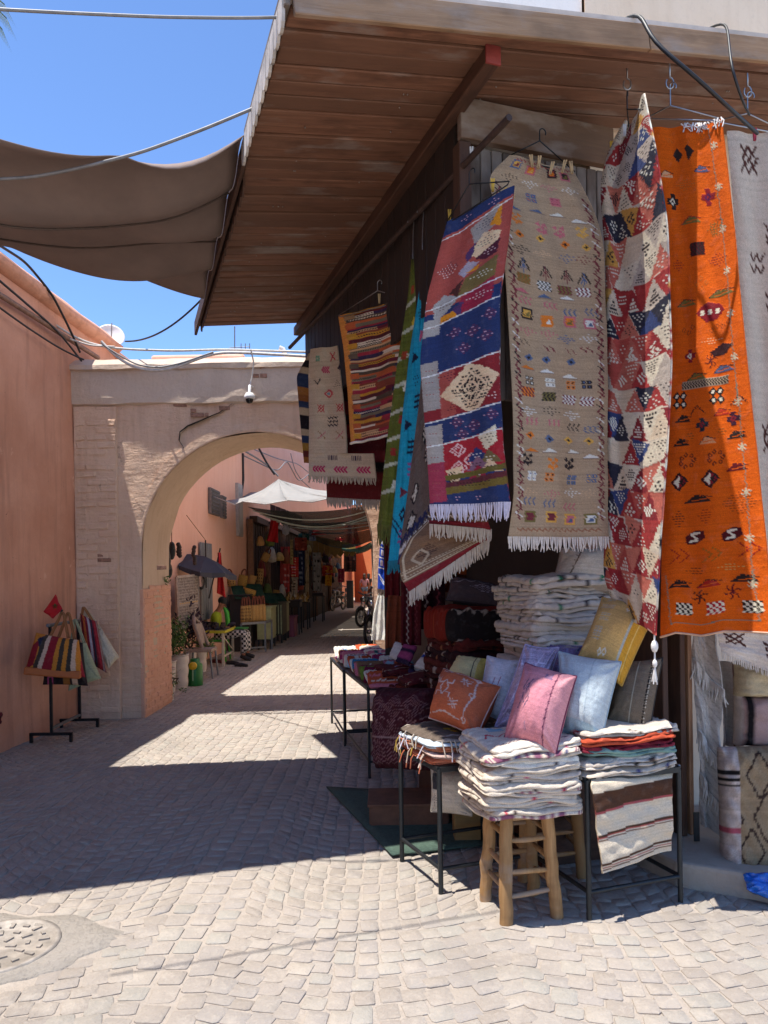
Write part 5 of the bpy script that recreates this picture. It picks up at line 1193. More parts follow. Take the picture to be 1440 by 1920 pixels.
cv.ring(30, 44, 8, 14, 2, WL); [cv.line([(30+sx*4, 44+sy*8), (30+sx*13, 44+sy*8), (30+sx*13, 44+sy*16)], 2, WL) for sx in (-1, 1) for sy in (-1, 1)]
for x, y in ((58, 24), (52, 66), (10, 30)): [cv.line([(x-6+o, y-7), (x+2+o, y+7)], 1.3, WL) for o in (0, 4)]; [cv.line([(x-7, y+o), (x+8, y-5+o)], 1.3, WL) for o in (-1, 4)]
cushion('rust orange cushion with cream embroidery lying on the small table', [(832, 1254, 4.3), (940, 1288, 4.0), (894, 1382, 3.82), (804, 1346, 4.12)], cv, .085, 'a04e30', 'b59a90', 5)
cv = base_cv('b3aeb4'); cv.line([(30, 40), (26, 54)], 1.6, '8a5a6a'); cv.line([(44, 36), (40, 50)], 1.6, '8a5a6a')
cushion('pale lavender cushion standing behind the rust orange one', [(914, 1230, 4.25), (982, 1240, 4.2), (958, 1364, 4.05), (893, 1332, 4.1)], cv, .07, 'a5a0a6', 'b0abb2', 6)
PLAST = fabric_mat('plastic_wrapped_cloth', .25, .2, 200); PLAST.node_tree.nodes['Principled BSDF'].inputs['Coat Weight'].default_value = .8; PLAST.node_tree.nodes['Principled BSDF'].inputs['Coat Roughness'].default_value = .12
cv = base_cv('8d829c', 60, mel=.12); [cv.line([(R.uniform(0, 60), R.uniform(0, 60)), (R.uniform(0, 60), R.uniform(0, 60))], .9, 'b0a8c0') for _ in range(16)]
cushion('lilac cushion wrapped in clear plastic behind the pink one', [(985, 1208, 4.0), (1048, 1214, 3.98), (1000, 1384, 3.84), (928, 1362, 3.9)], cv, .065, '7a6e94', '9a90b0', 7, mat=PLAST, wr=.009)
cushion('deep purple cushion wrapped in plastic at the back of the pile', [(1024, 1206, 4.2), (1098, 1212, 4.15), (1090, 1290, 4.05), (1020, 1285, 4.1)], base_cv('64587c', 60, mel=.1), .06, '50446e', '7a6c94', 8, mat=PLAST, wr=.009)
cv = base_cv('b5a678'); cv.rect(60, 0, 62, 90, '4a4038'); cv.rect(70, 0, 90, 90, 'b39a50')
cushion('pale yellow cushion farthest left in the pile behind the orange one', [(858, 1230, 4.6), (920, 1238, 4.5), (905, 1300, 4.4), (832, 1276, 4.5)], cv, .06, 'a59052', '6a5a3a', 9)
cv = base_cv('b5a594', 90); cv.line([(34, 0), (28, 40), (18, 88)], 2, '6a5648'); [cv.line([(30-i, 16+i*14), (25-i, 12+i*14)], 1.6, '6a5648') for i in range(5)]; cv.poly([(0, 62), (10, 74), (4, 86)], '33405a')
cushion('large cream cushion standing on the tall white blanket stack', [(1052, 1028, 4.5), (1160, 1030, 4.45), (1158, 1112, 4.35), (1032, 1100, 4.42)], cv, .075, 'a89888', 'a09080', 10)
cv = base_cv('bdb2a4'); cv.rect(6, 6, 20, 40, '3a3a40'); cv.dash(13, 60, 7, 14, '3a3a40', 3, 3, 2)
cushion('white cushion with black embroidery standing under the small table', [(808, 1440, 4.4), (885, 1450, 4.3), (885, 1530, 4.28), (808, 1522, 4.36)], cv, .05, 'b0a598', 'a59a8c', 11)
# tall stack of white blankets
wc = P(1050, 1200, 4.5); wc = V((wc.x, wc.y, 0)); z = .42; i = 0
while z < 1.57:
    th = R.uniform(.062, .085)
    if z < .80: z += th; continue
    folded('white_blanket', 'white blanket with black woven lines in the tall stack, '+ORD[i]+' from the bottom', wc+V((R.uniform(-.02, .02), 0, 0)), U*.30*R.uniform(.95, 1.06), D*.26, z, th, R.choice(('b5a698', 'b0a294', 'baad9f')), 200+i, group='white blankets in the tall stack', droop=.02, marks=R.choice((('3a3030',), ('3a3030', '2a6a4a'), ('3a3030', '9a2c34'))), layers=R.choice((2, 3)), jit=.016, wr=.004); z += th-.004; i += 1
m = MB(); m.box((wc.x, wc.y, .39), (.62, .55, .8), (U, D, V((0, 0, 1)))); props(m.build('display_bench', DARKW, None, .01), 'dark wooden bench under the tall stack of white blankets', 'bench')
# red stack in the shop shadow
rc = P(890, 1180, 5.3); rc = V((rc.x, rc.y, 0)); z = .78; i = 0
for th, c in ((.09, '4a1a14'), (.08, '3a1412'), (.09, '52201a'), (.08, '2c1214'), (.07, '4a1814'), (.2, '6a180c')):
    tpv = None
    if i == 5: tpv = CV(64, 64, '6f190c', .08); tpv.rect(0, 0, 64, 5, '1c1414'); tpv.rect(0, 58, 64, 64, '1c1414'); tpv.zig(4, 60, 61, 1.6, 5, 1.6, '8a7a70'); tpv.zig(0, 64, 30, 2, 6, 1.2, '8a3a1c')
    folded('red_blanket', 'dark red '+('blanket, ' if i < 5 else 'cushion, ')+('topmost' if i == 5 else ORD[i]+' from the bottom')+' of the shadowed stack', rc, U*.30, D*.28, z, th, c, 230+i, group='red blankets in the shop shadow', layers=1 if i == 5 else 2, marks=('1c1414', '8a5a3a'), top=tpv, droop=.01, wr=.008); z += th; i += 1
m = MB(); m.box((rc.x, rc.y, .39), (.66, .6, .77), (U, D, V((0, 0, 1)))); props(m.build('display_bench', DARKW, None, .01), 'dark wooden bench under the stack of red blankets', 'bench')
cv = base_cv('4a4044', 60); cv.zig(4, 56, 20, 4, 6, 2, '8a8088'); cv.dash(38, 36, 14, 12, '9a90a0', 3, 3, 2)
cushion('dark patterned cushion lying on the red stack in the shadow', [(845, 1085, 5.7), (950, 1105, 5.5), (955, 1140, 5.3), (835, 1125, 5.5)], cv, .06, '3a3236', '2a2428', 12)
for k, (x, y, Y, lb) in enumerate(((745, 1218, 6.2, 'left'), (795, 1215, 5.7, 'right'))):
    c = P(x, y, Y); c.z = 0; z = .74
    for i in range(4): folded('red_blanket', 'dark red cloth, '+ORD[i]+' from the bottom of the '+lb+' low red pile', c, U*.17, D*.17, z, .035, ('4a1216', '5a2018', '3a1014', '521a1e')[i], 250+k*9+i, group='low dark red piles', marks=('8a6a5a',), droop=.008); z += .035
# the rows of small folded cloths on the steel stands
PALS = ['8a2450', '6a1c3a', 'c9bfb2', 'a8492a', '5f7a2c', '2f6f96', 'b9b0a8', '7a3a6a', 'd0c8bc', 'b56a7a', '3a2a4a', '8fb0c0', 'c07a3a', '2a5a5a', '7a5a44']
CN = dict(zip(PALS, 'magenta plum cream rust lime-green blue pale-grey purple white pink violet pale-blue orange teal brown'.split()))
ROWS = {'left': ['a8492a', 'c9bfb2', '6a1c3a', '5f7a2c', '7a5a44', 'b56a7a', '2f6f96', 'd0c8bc', 'a8492a', '8fb0c0', 'c9bfb2', 'b56a7a', '8a2450', 'c07a3a', 'c9bfb2', 'd0c8bc'],
        'middle': ['2f6f96', 'b9b0a8', '8fb0c0', 'b56a7a', 'd0c8bc', '8a2450', 'c9bfb2', 'b56a7a', 'd0c8bc', '7a3a6a', 'c9bfb2', 'a8492a'],
        'right': ['3a2a4a', 'b9b0a8', '2a5a5a', 'd0c8bc', '7a3a6a', 'c9bfb2', 'a8492a', '7a5a44', 'a8492a', '3a2a4a']}
e1 = (V((-.60, 8.2, 0))-V((-.14, 6.0, 0))).normalized(); i = 0
for rn, off, st, dz in (('left', .13, .02, 0), ('middle', .36, .10, .02), ('right', .60, .16, .03)):
    n_ = len(ROWS[rn]); 
    for k, col in enumerate(ROWS[rn]):
        if rn == 'right': c = V((-.14, 6.0, 0))+V((1, .12, 0))*(.42+.055*k)-e1*.0+V((0, .02*k, 0)); ang = R.gauss(1.25, .06)
        else: c = V((-.14, 6.0, 0))+e1*(st+k*(2.1/n_))+V((1, .1, 0)).normalized()*off; ang = R.gauss(.0, .10)
        z0 = .75+dz+.02*R.random(); t = thing('folded_cloth', CN[col]+' folded cloth, '+(ORD+['thirteenth', 'fourteenth', 'fifteenth', 'sixteenth'])[k]+' from the near end of the '+rn+' row on the stands', 'folded cloth', c+V((0, 0, z0)), 'small folded cloths on the steel stands')
        q_ = random.Random(i*3+5); c2 = q_.choice(PALS); cvk = CV(48, 36, col, .07); k_ = q_.randrange(4)
        if k_ == 0: cvk.rect(14, 0, 24, 36, c2); cvk.rect(26, 0, 28, 36, 'c9bfb2')
        elif k_ == 1: cvk.dia(24, 18, 13, 12, c2); cvk.dia(24, 18, 6, 6, 'c07a3a'); cvk.rect(0, 0, 48, 3, c2)
        elif k_ == 2: cvk.zig(2, 46, 12, 2, 4, 1.6, c2); cvk.zig(2, 46, 24, 2, 4, 1.6, 'c9bfb2'); cvk.rect(0, 30, 48, 36, c2)
        else: cvk.dash(24, 18, 18, 12, c2, 4, 3, 2.4); cvk.ring(24, 18, 8, 8, 1.4, 'c9bfb2')
        for o_ in (0, .018):
            f1 = Matrix.Rotation(ang, 3, 'Z') @ e1; w1 = f1.cross(V((0, 0, 1))); ln = w1*.118*q_.uniform(.92, 1.08); bk = (f1*.72+V((0, 0, .55))).normalized(); hh = bk*.10*q_.uniform(.9, 1.1); cz = V((c.x, c.y, z0+.035))+f1*o_*.7+V((0, 0, -o_*.3))
            puff('fold', [cz-ln+hh, cz+ln+hh, cz+ln-hh*.7, cz-ln-hh*.7], .014, 16, .5, (26, 18), cvk, pinch=0, wr=.003, seed=300+i, parent=t)
        i += 1
cvk = CV(50, 50, 'c9bfb4', .05); [cvk.rect(0, y, 50, y+h, '1f3f8a') for y, h in ((12, 9), (27, 2), (32, 2))]
for lb, cor, cv_, bk in (('cream folded towel with blue stripes propped behind the small cloths', [(798, 1222, 5.9), (828, 1232, 5.8), (812, 1262, 5.7), (776, 1250, 5.8)], cvk, 'b9afa4'),
    ('pink folded towel with dark bands propped behind the small cloths', [(758, 1208, 6.1), (782, 1212, 6.0), (766, 1248, 5.9), (742, 1240, 6.0)], None, '8a3a62'), ('white folded towel leaning beside the pink one', [(742, 1204, 6.3), (762, 1208, 6.2), (748, 1240, 6.1), (730, 1232, 6.2)], None, 'bdb8b4')):
    t = thing('folded_towel', lb, 'towel', P(*cor[3]), 'towels propped behind the small cloths')
    if cv_ is None:
        cv_ = CV(40, 40, bk, .06)
        if bk == '8a3a62': cv_.rect(0, 12, 40, 17, '2a1c34'); cv_.rect(0, 32, 40, 40, '2a1c34')
    puff('fold', px(cor), .025, 7, .5, (16, 16), cv_, pinch=.01, parent=t, wr=.003)
# dark red woven bale on its box
cv = CV(72, 84, '3a141c', .10)
for y0 in (8, 34):
    for xx_ in (16, 38, 60):
        for k in (4, 7, 10, 13): cv.ring(xx_, y0+10, k, k*1.0, .8, '6a4a4c')
for k in range(6): cv.zig(2, 70, 54+k*4, 1.6, 4, 1, '6f5052')
cv.rect(0, 48, 72, 49, '8a7070'); cv.zig(0, 72, 31, 3, 12, 1.2, '7a5a5c')
t = thing('woven_bale', 'dark red woven bale with diamond pattern standing on a low box', 'bale', G(765, 1450))
puff('cover', [P(713, 1288, 5.05), P(815, 1290, 4.75), P(812, 1445, 4.75), P(712, 1440, 5.0)], .16, 6, .5, (72, 84), cv, pinch=.02, parent=t, wr=.006)
c = P(765, 1455, 5.0); t = thing('low_box', 'low brown wooden box under the dark red bale', 'box', (c.x, c.y, 0))
bw_ = plain('6a4632', .8, 0, .3)
for k, (dx, dy, sx, sy) in enumerate(((0, -.17, .50, .02), (0, .17, .50, .02), (-.25, 0, .02, .32), (.25, 0, .02, .32))): MB().box((c.x+dx, c.y+dy, .075), (sx, sy, .13)).build('side_board', bw_, t, .004)
MB().box((c.x, c.y, .15), (.54, .38, .018)).build('lid', bw_, t, .004)
# pallet piece and second bundle behind the stool
c = G(872, 1585); t = thing('wood_block', 'short square timber block standing behind the small table', 'block', c); MB().box((c.x+.02, c.y+.1, .10), (.16, .16, .2)).build('block', wood('8a6a3c', 'a58450', .8, .4, 'block_wood'), t, .006)
# green mat
mp = [G(612, 1480), G(735, 1610), G(905, 1590), G(960, 1500)]; m = MB()
vs = []
for j in range(13):
    for i in range(13): q = mp[0].lerp(mp[3], i/12).lerp(mp[1].lerp(mp[2], i/12), j/12); vs.append((q.x, q.y, .014+.004*noise.noise(V((q.x*6, q.y*6, 0)))))
m.add(vs, [(j*13+i, j*13+i+1, (j+1)*13+i+1, (j+1)*13+i) for j in range(12) for i in range(12)], 0, True); o = m.build('green_mat', plain('42554a', .95, 0, .3, 60, .8, 300)); q = o.modifiers.new('s', 'SOLIDIFY'); q.thickness = .01
props(o, 'thin green artificial grass mat on the paving under the small table', 'mat')
# ------------------------------------------------------------------ folding door and the goods right of it
fd = thing('folding_door', 'dark wooden folding door leaves standing open beside the linen cushion', 'door', G(1275, 1640))
for x, xb, Y, w, mt in ((1240, 1263, 4.15, .06, DARKW), (1258, 1277, 4.3, .05, DOORW), (1275, 1296, 4.2, .055, DARKW), (1292, 1310, 4.22, .045, DOORW)):
    b = G(xb, 1640); b = V((b.x, Y-.0, 0)); b.x = P(xb, 1640, Y).x; a = V((P(x, 1195, Y).x, Y, 3.3)); b.z = .13
    # a leaf is seen edge on: its width runs into the shop
    plank('door_leaf', b+D*.25, b+D*.25+V((0, 0, 3.1)), .42, w*.62, (U.x, U.y, 0), mt, fd, .004)
m = MB(); c = P(1272, 1437, 4.0); m.ball(c, .014, 10); m.build('handle', STEELW, fd)
m = MB(); m.box(P(1306, 1550, 4.12), (.03, .01, .16)); m.build('hinge', BLACKM, fd)
GRR = 'goods piled right of the folding door'
WN = 'b3aca4'
cv = CV(36, 150, WN, .05); [cv.line([(0, y), (36, y+22)], 1.2, 'a29b93') for y in range(-20, 150, 7)]
fn = sheet([(1296, 1180, 4.28), (1300, 1300, 4.26), (1308, 1420, 4.24), (1314, 1545, 4.24)], [(1338, 1185, 4.2), (1348, 1310, 4.18), (1346, 1420, 4.16), (1344, 1562, 4.18)], [(.03, 1.2, 0, .2)], seed=51, wob=.02)
t = rug('grey_shawl', 'long pale grey shawl with shaggy tassel rows hanging by the folding door', cv, fn, P(1320, 1185, 4.24), 'shawl', GRR)
for v0, n_ in ((.22, 60), (.58, 60), (.80, 46)):
    f2 = lambda u, v, v0=v0: fn(u, np.full(len(u), v0)+.13*(u-.5))+np.array([0, -.022, 0]); fringe(f2, n_, .075, t, 'bdb7b0', jit=.9, r=.006, name='tassel_row')
cv = CV(40, 90, 'a0948a', .05); cv.rect(22, 0, 24, 90, '6a5048'); cv.rect(30, 0, 33, 90, '1f1a1c')
fn = sheet([(1340, 1240, 4.35), (1352, 1330, 4.35), (1352, 1400, 4.35)], [(1392, 1240, 4.3), (1395, 1330, 4.3), (1390, 1402, 4.3)], [(.03, 1.7, 1, .1)], seed=52)
rug('striped_blanket', 'pale blanket with dark stripes hanging between shawl and piled rugs', cv, fn, P(1365, 1240, 4.3), 'blanket', GRR)
for i, (y0, y1, c, lb) in enumerate(((1300, 1396, '9a7f78', 'dusty pink folded rug on top of the diamond rug'), (1244, 1304, 'b0a284', 'beige folded rug topmost of the right pile'))):
    cv = CV(60, 40, c, .05)
    if i == 0: cv.rect(6, 0, 9, 40, '1c181a'); cv.rect(0, 0, 3, 40, 'b5aaa0')
    t = thing('folded_rug', lb, 'rug', P(1420, y1, 4.15), GRR); puff('fold', [P(1378, y0, 4.2), P(1530, y0, 4.1), P(1530, y1, 4.1), P(1376, y1, 4.2)], .16, 6, .5, (24, 20), cv, pinch=.02, parent=t, wr=.008)
cv = CV(80, 110, '8a7458', .07); 
for x, y in ((34, 24), (62, 60), (26, 86), (60, 100), (6, 60), (40, 58)):
    for k in (0,): cv.line([(x-12, y), (x, y-20), (x+12, y), (x, y+20), (x-12, y)], 1.8, '3a2a22')
for x, y in ((50, 16), (48, 66), (50, 92)): star8(x, y, '3a2a22', '8a7458', 3.5)
cv.rect(70, 0, 73, 110, 'a0746c'); cv.rect(76, 0, 80, 110, '5a4c40'); cv.zigv(78, 0, 110, 1.2, 3, 1.2, 'a89a88')
cv.rect(0, 0, 16, 110, 'b09e92')
for y, c in ((20, '1c1818'), (26, '1c1818'), (66, 'a04a54'), (100, '1c1818')): cv.rect(0, y, 16, y+(5 if c == 'a04a54' else 3), c); cv.rect(0, y+6, 16, y+7, c)
t = thing('diamond_rug', 'thick folded rug with dark zigzag diamonds standing on the step', 'rug', P(1410, 1640, 3.95), GRR)
puff('fold', [P(1345, 1400, 4.08), P(1510, 1392, 3.98), P(1505, 1650, 3.86), P(1352, 1645, 3.96)], .14, 7, .5, (84, 110), cv, pinch=.015, parent=t, wr=.006)
t = thing('plastic_bag', 'crumpled bright blue plastic bag at the foot of the diamond rug', 'plastic bag', P(1420, 1660, 3.7), GRR)
puff('bag', [P(1388, 1640, 3.75), P(1500, 1632, 3.65), P(1500, 1715, 3.55), P(1400, 1668, 3.66)], .05, 2.5, .5, (26, 26), base_cv('1c5fb8', 40), pinch=.08, parent=t, wr=.014, mat=PLAST)
# ------------------------------------------------------------------ cables, dish, camera, palm
GW = 'cables along the house wall and gateway'
def wy(x, y, Y, off=.03): p = P(x, y, Y); return p
wl = lambda Y, z, o=.05: V((-3.68+(Y-7.2)*.05+o, Y, z))
wire('conduit_pipe', 'thick grey conduit running below the coping of the terracotta house', 'conduit', [wl(4, 4.33, .06), wl(6.8, 4.36, .06), wl(8, 4.37, .07), wl(9.2, 4.36, .1)], .028, plain('8a6a58', .7, 0, .3), GW)
for i, (pts, r, mt, lb) in enumerate(((
    [wl(5, 4.5, .09), wl(6.6, 4.52, .09), wl(7.4, 4.44, .1), wl(8.2, 4.36, .1), wl(8.7, 4.18, .12)], .012, WIREB, 'black cable drooping along the upper house wall'),
    ([wl(5, 4.22, .07), wl(6.8, 4.25, .07), wl(7.6, 4.2, .08), wl(8.3, 4.18, .1), V((-3.4, 8.55, 4.15))], .010, WIREB, 'black cable under the grey conduit'),
    ([wl(6.9, 4.86, .0), wl(7.6, 4.88, .06), wl(8.0, 4.7, .13), wl(8.4, 4.45, .13), wl(8.6, 4.25, .15)], .014, WIREB, 'thick black cable coming over the coping'),
    ([P(70, 585, 8.2), P(105, 610, 8.4), P(150, 640, 8.5), P(190, 650, 8.56), P(235, 655, 8.56), P(330, 658, 8.56), P(420, 655, 8.56), P(575, 660, 8.56)], .013, WIREW, 'pale cable lying along the gateway cap'),
    ([P(190, 640, 8.5), P(215, 668, 8.5), P(250, 690, 8.5), P(290, 697, 8.5), P(330, 690, 8.5), P(370, 672, 8.5), P(410, 660, 8.52), P(470, 662, 8.54), P(575, 668, 8.56)], .017, WIREW, 'pale cable bundle hanging in a loop across the gateway'),
    ([P(190, 644, 8.5), P(216, 662, 8.48), P(256, 684, 8.48), P(296, 690, 8.48), P(340, 681, 8.48), P(400, 660, 8.5)], .010, WIREG, 'grey cable looping with the pale bundle on the gateway'),
    ([P(82, 590, 8.3), P(90, 612, 8.4), P(120, 632, 8.45), P(170, 648, 8.5), P(215, 650, 8.5)], .010, WIREW, 'thin pale cable in a small loop at the wall corner'),
    ([P(470, 655, 8.5), P(476, 680, 8.58), P(473, 705, 8.62), P(466, 735, 8.6)], .009, WIREW, 'cable hanging down to the security camera'))):
    wire('cable', lb, 'cable', pts, r, mt, GW)
for i, (a, b, s_, r, lb) in enumerate(((P(-30, 14, 6.0), S(-1.0, -.3, 4.15)+V((0, 0, .62)), .0, .0065, 'grey cable crossing the open sky at the top'), (P(-30, 335, 5.0), S(-1.06, .28, 4.12), .0, .0085, 'grey cable rising over the awning to the canopy edge'), (P(235, 640, 9.0), P(384, 555, 7.3), .12, .010, 'thin black cable from the gateway up to the far canopy corner'))):
    pts = sag(a, b, s_)
    if i == 1: pts = [P(-30, 337, 4.0), P(60, 333, 4.0), P(150, 315, 3.96), P(265, 286, 3.9), P(380, 243, 3.9), P(492, 196, 3.9)]
    if i == 0: pts = [P(-400, -10, 2.72), P(-30, 16, 2.91), P(120, 24, 3.0), P(300, 32, 3.11), P(460, 34, 3.21), P(548, 32, 3.27)]
    wire('overhead_cable', lb, 'cable', pts, r, WIREG if i < 2 else WIREB, 'cables strung overhead')
for i, (pts, r, lb) in enumerate((([S(.62, .05, 4.46), S(.66, -.4, 4.44), S(.70, -.64, 4.41), P(1220, 75, 3.55), P(1300, 140, 3.5), P(1370, 205, 3.6), P(1420, 250, 3.9)], .0095, 'thick black cable looping over the canopy front edge'), ([S(1.2, 0, 4.52), S(1.2, -.5, 4.50), S(1.22, -.66, 4.46), P(1372, 130, 3.6), P(1390, 185, 3.65), P(1405, 215, 3.9)], .0065, 'thinner black cable hanging before the right fascia'), ([S(1.4, -.1, 4.53), S(1.5, -.45, 4.53), S(2.0, -.5, 4.58)], .012, 'grey cable lying on the canopy roof at the right'))):
    wire('cable', lb, 'cable', pts, r, WIREB if i < 2 else WIREG, 'cables over the canopy front')
t = thing('satellite_dish', 'white satellite dish on the roof behind the terracotta house', 'satellite dish', P(208, 640, 11.5))
c = P(208, 626, 11.5); n = V((.35, -.8, .35)).normalized(); ax = axes(n); ax = (ax[1], ax[2], ax[0]); m = MB()
m.lathe(c-n*.08, [(.0, 0), (.065, .004), (.13, .018), (.18, .036), (.205, .05), (.207, .044), (.165, .016), (0, -.01)], 24, ax=ax); m.build('dish', plain('d8d6d0', .5, 0, .08), t)
m = MB(); m.tube([c-n*.09, c-n*.12-V((0, 0, .3)), c-n*.12-V((0, 0, .9))], .02); m.tube([c-V((0, 0, .2)), c+n*.25], .008); m.build('mast', GREYM, t)
t = thing('roof_antenna', 'thin roof antenna rod with small crosspieces behind the gateway', 'antenna', P(440, 655, 10)); m = MB(); m.tube([P(440, 660, 10), P(440, 612, 10)], .008); m.tube([P(430, 652, 10), P(468, 650, 10)], .006); [m.tube([P(x, 655, 10), P(x, 644, 10)], .006) for x in (452, 460, 468)]; m.build('rod', GREYM, t)
t = thing('roof_pipe', 'small white pipe end on the gateway roof', 'pipe', P(528, 655, 9.5)); MB().tube([P(534, 664, 9.4), P(530, 654, 9.4), P(524, 652, 9.4)], .03).build('pipe_bend', plain('c9c9c9', .5), t)
t = thing('security_camera', 'white dome security camera hanging below the gateway cornice', 'security camera', P(468, 745, 8.55)); c = P(468, 746, 8.5)
m = MB(); m.lathe(c+V((0, 0, -.0)), [(0, .06), (.04, .055), (.062, .02), (.066, -.01), (.05, -.02), (0, -.02)], 18); m.tube([c+V((0, 0, .05)), c+V((0, .02, .14)), c+V((0, .17, .16))], .018); m.build('housing', plain('d5d5d3', .4, 0, .06), t)
m = MB(); m.ball(c+V((0, -.012, -.02)), (.045, .045, .05), 14); m.build('lens_dome', plain('15161a', .1, 0, .1), t)
t = thing('palm_tree', 'palm tree whose frond tips reach in at the upper left corner', 'palm', P(-180, 300, 12))
GRNP = plain('4a5c24', .7, 0, .3, 10)
m = MB(); c = P(-130, 0, 12); m.tube([V((c.x, c.y, 0)), c], [.2, .15], 8); m.build('trunk', wood('5a4636', '6e5846', .9, .5, 'palm_trunk'), t)
for k, (tx, ty) in enumerate(((8, 8), (12, 34), (4, 55), (-60, -60), (-200, 60), (-120, 90))):
    m = MB(); e = P(tx, ty, 12); pts = [c, c.lerp(e, .4)+V((0, 0, .35)), c.lerp(e, .8)+V((0, 0, .2)), e]; cu = [V(q) for q in curve(pts, 26)]
    m.tube(cu[::5]+[cu[-1]], .008, 4)
    for i in range(4, 26):
        d_ = (cu[i]-cu[i-1]).normalized(); s_ = d_.cross(V((0, 0, 1))).normalized()
        for sg in (-1, 1): tip = cu[i]+d_*.22+s_*sg*.07-V((0, 0, .20)); m.add([cu[i]-d_*.012, cu[i]+d_*.012, tip], [(0, 1, 2)])
    m.build('frond', GRNP, t)
# ------------------------------------------------------------------ bag rack by the left wall
r1, r2 = G(97, 1392), G(150, 1364)
t = thing('bag_rack', 'black steel rack on T feet holding woven shoulder bags by the left wall', 'rack', r1)
HT = 1.18; BLK = plain('17171a', .5, .4, .2)
for c, nm in ((r1, 'front'), (r2, 'rear')):
    m = MB(); m.bar(c+V((0, 0, .08)), c+V((0, 0, HT)), .025, .025, V((1, 0, 0))); m.build('post', BLK, t)
    m = MB(); m.bar(c+V((-.22, 0, .085)), c+V((.21, 0, .085)), .028, .028); [m.bar(c+V((x, 0, 0)), c+V((x, 0, .085)), .028, .028, V((1, 0, 0))) for x in (-.205, .195)]; m.build('foot', BLK, t)
m = MB(); m.bar(r1+V((0, 0, .14)), r2+V((0, 0, .14)), .025, .025); m.build('low_bar', GREYM, t)
m = MB(); m.tube([r1+V((0, -.05, HT)), r2+V((0, .05, HT))], .018); m.build('top_bar', GREYM, t)
def bag(name, label, cor, Y0, T, cv, back, hooks, hc, group='bags hanging on the rack', base=None):
    t = thing(name, label, 'bag', P(*cor[3]).lerp(P(*cor[2]), .5), group)
    puff('body', px(cor), T, 3.2, .5, (80, 44), cv, pinch=.03, parent=t, back=back, wr=.006)
    for a, b, top in hooks:
        for dy in (-.02, .02):
            m = MB(); o = V((0, dy, 0)); m.tube([V(q) for q in curve([P(*a)+o, P(*a).lerp(P(*top), .6)+o+V((.01, 0, 0)), P(*top)+o*.4, P(*b).lerp(P(*top), .6)+o, P(*b)+o], 20)], .008, 6); m.build('handle', hc, t)
    if base: m = MB(); a, b = P(*cor[3]), P(*cor[2]); m.bar(a+V((.03, -.03, .03)), b+V((-.03, -.03, .03)), .10, .075); m.build('leather_base', base, t, .012)
    return t
SC_ = ['b0722c', 'b0722c', '3a322c', 'b59a86', '7c1c28', '7c1c28', 'b0722c', '3a322c', 'b0722c', '33302c', 'b59a86', 'b0722c', '8a2430']
cv = CV(90, 60, 'b0722c', .07); x = 0
for i, c in enumerate(SC_): cv.poly([(x+8, 0), (x+15, 0), (x+8, 60), (x-2, 60)], c); x += 7.2
cv.poly([(2, 20), (16, 10), (14, 50), (2, 54)], '7c1c28'); cv.poly([(10, 10), (22, 4), (18, 26)], '26263a')
LEA = plain('a5561c', .55, 0, .2, 12, .3, 80, 'tan_leather'); LHN = plain('8a5a30', .6, 0, .2, 12, .3, 80, 'strap_leather')
LIN_ = plain('b0a890', .8, 0, .1)
bag('shoulder_bag', 'large striped bag in ochre, black and red with a tan leather base', [(68, 1186, 7.35), (148, 1200, 7.45), (160, 1270, 7.35), (44, 1262, 7.25)], 7.4, .13, cv, '8a2430', [((95, 1192, 7.35), (128, 1196, 7.4), (118, 1140, 7.55))], LHN, base=LEA)
cv = CV(60, 60, '2a2024', .07); [cv.rect(x, 0, x+9, 60, c) for x, c in ((6, 'a84a72'), (18, '1c181c'), (28, '8a5a2c'), (40, 'b59a86'), (48, '1c181c'))]
bag('shoulder_bag', 'black and pink striped bag hidden behind the large striped one', [(90, 1190, 7.6), (155, 1205, 7.7), (165, 1286, 7.65), (80, 1284, 7.55)], 7.6, .1, cv, '2a2024', [((110, 1195, 7.6), (140, 1200, 7.65), (128, 1140, 7.7))], LHN)
cv = CV(50, 60, '8d957c', .06); cv.line([(26, 8), (44, 52)], 1.5, '7a8270')
bag('shoulder_bag', 'sage green canvas bag in the middle of the rack', [(132, 1200, 7.85), (162, 1205, 7.9), (190, 1272, 7.85), (128, 1296, 7.75)], 7.8, .1, cv, '7f876f', [((134, 1200, 7.85), (158, 1205, 7.9), (139, 1154, 7.85))], plain('8d957c', .85))
cv = CV(50, 60, '6a1c28', .07); [cv.rect(x, 0, x+6, 60, c) for x, c in ((4, 'a5562c'), (16, '9a8f98'), (24, '2a2430'), (34, '8a2430'), (42, '7a6a6c'))]
bag('shoulder_bag', 'red and grey striped kilim bag between the sage and the cream one', [(150, 1150, 8.1), (182, 1165, 8.2), (200, 1262, 8.1), (158, 1240, 8.05)], 8.1, .09, cv, '5a1820', [((152, 1160, 8.1), (176, 1168, 8.15), (155, 1134, 8.15))], LHN)
cv = CV(50, 60, 'b3ab98', .05)
bag('shoulder_bag', 'plain cream canvas tote at the far end of the rack', [(166, 1192, 8.25), (190, 1178, 8.3), (224, 1232, 8.3), (204, 1254, 8.2)], 8.2, .07, cv, 'a39b88', [((168, 1192, 8.25), (188, 1180, 8.3), (156, 1134, 8.25))], LIN_)
FR = plain('b5121c', .75, 0, .1, 4, .1, 60, 'flag_red')
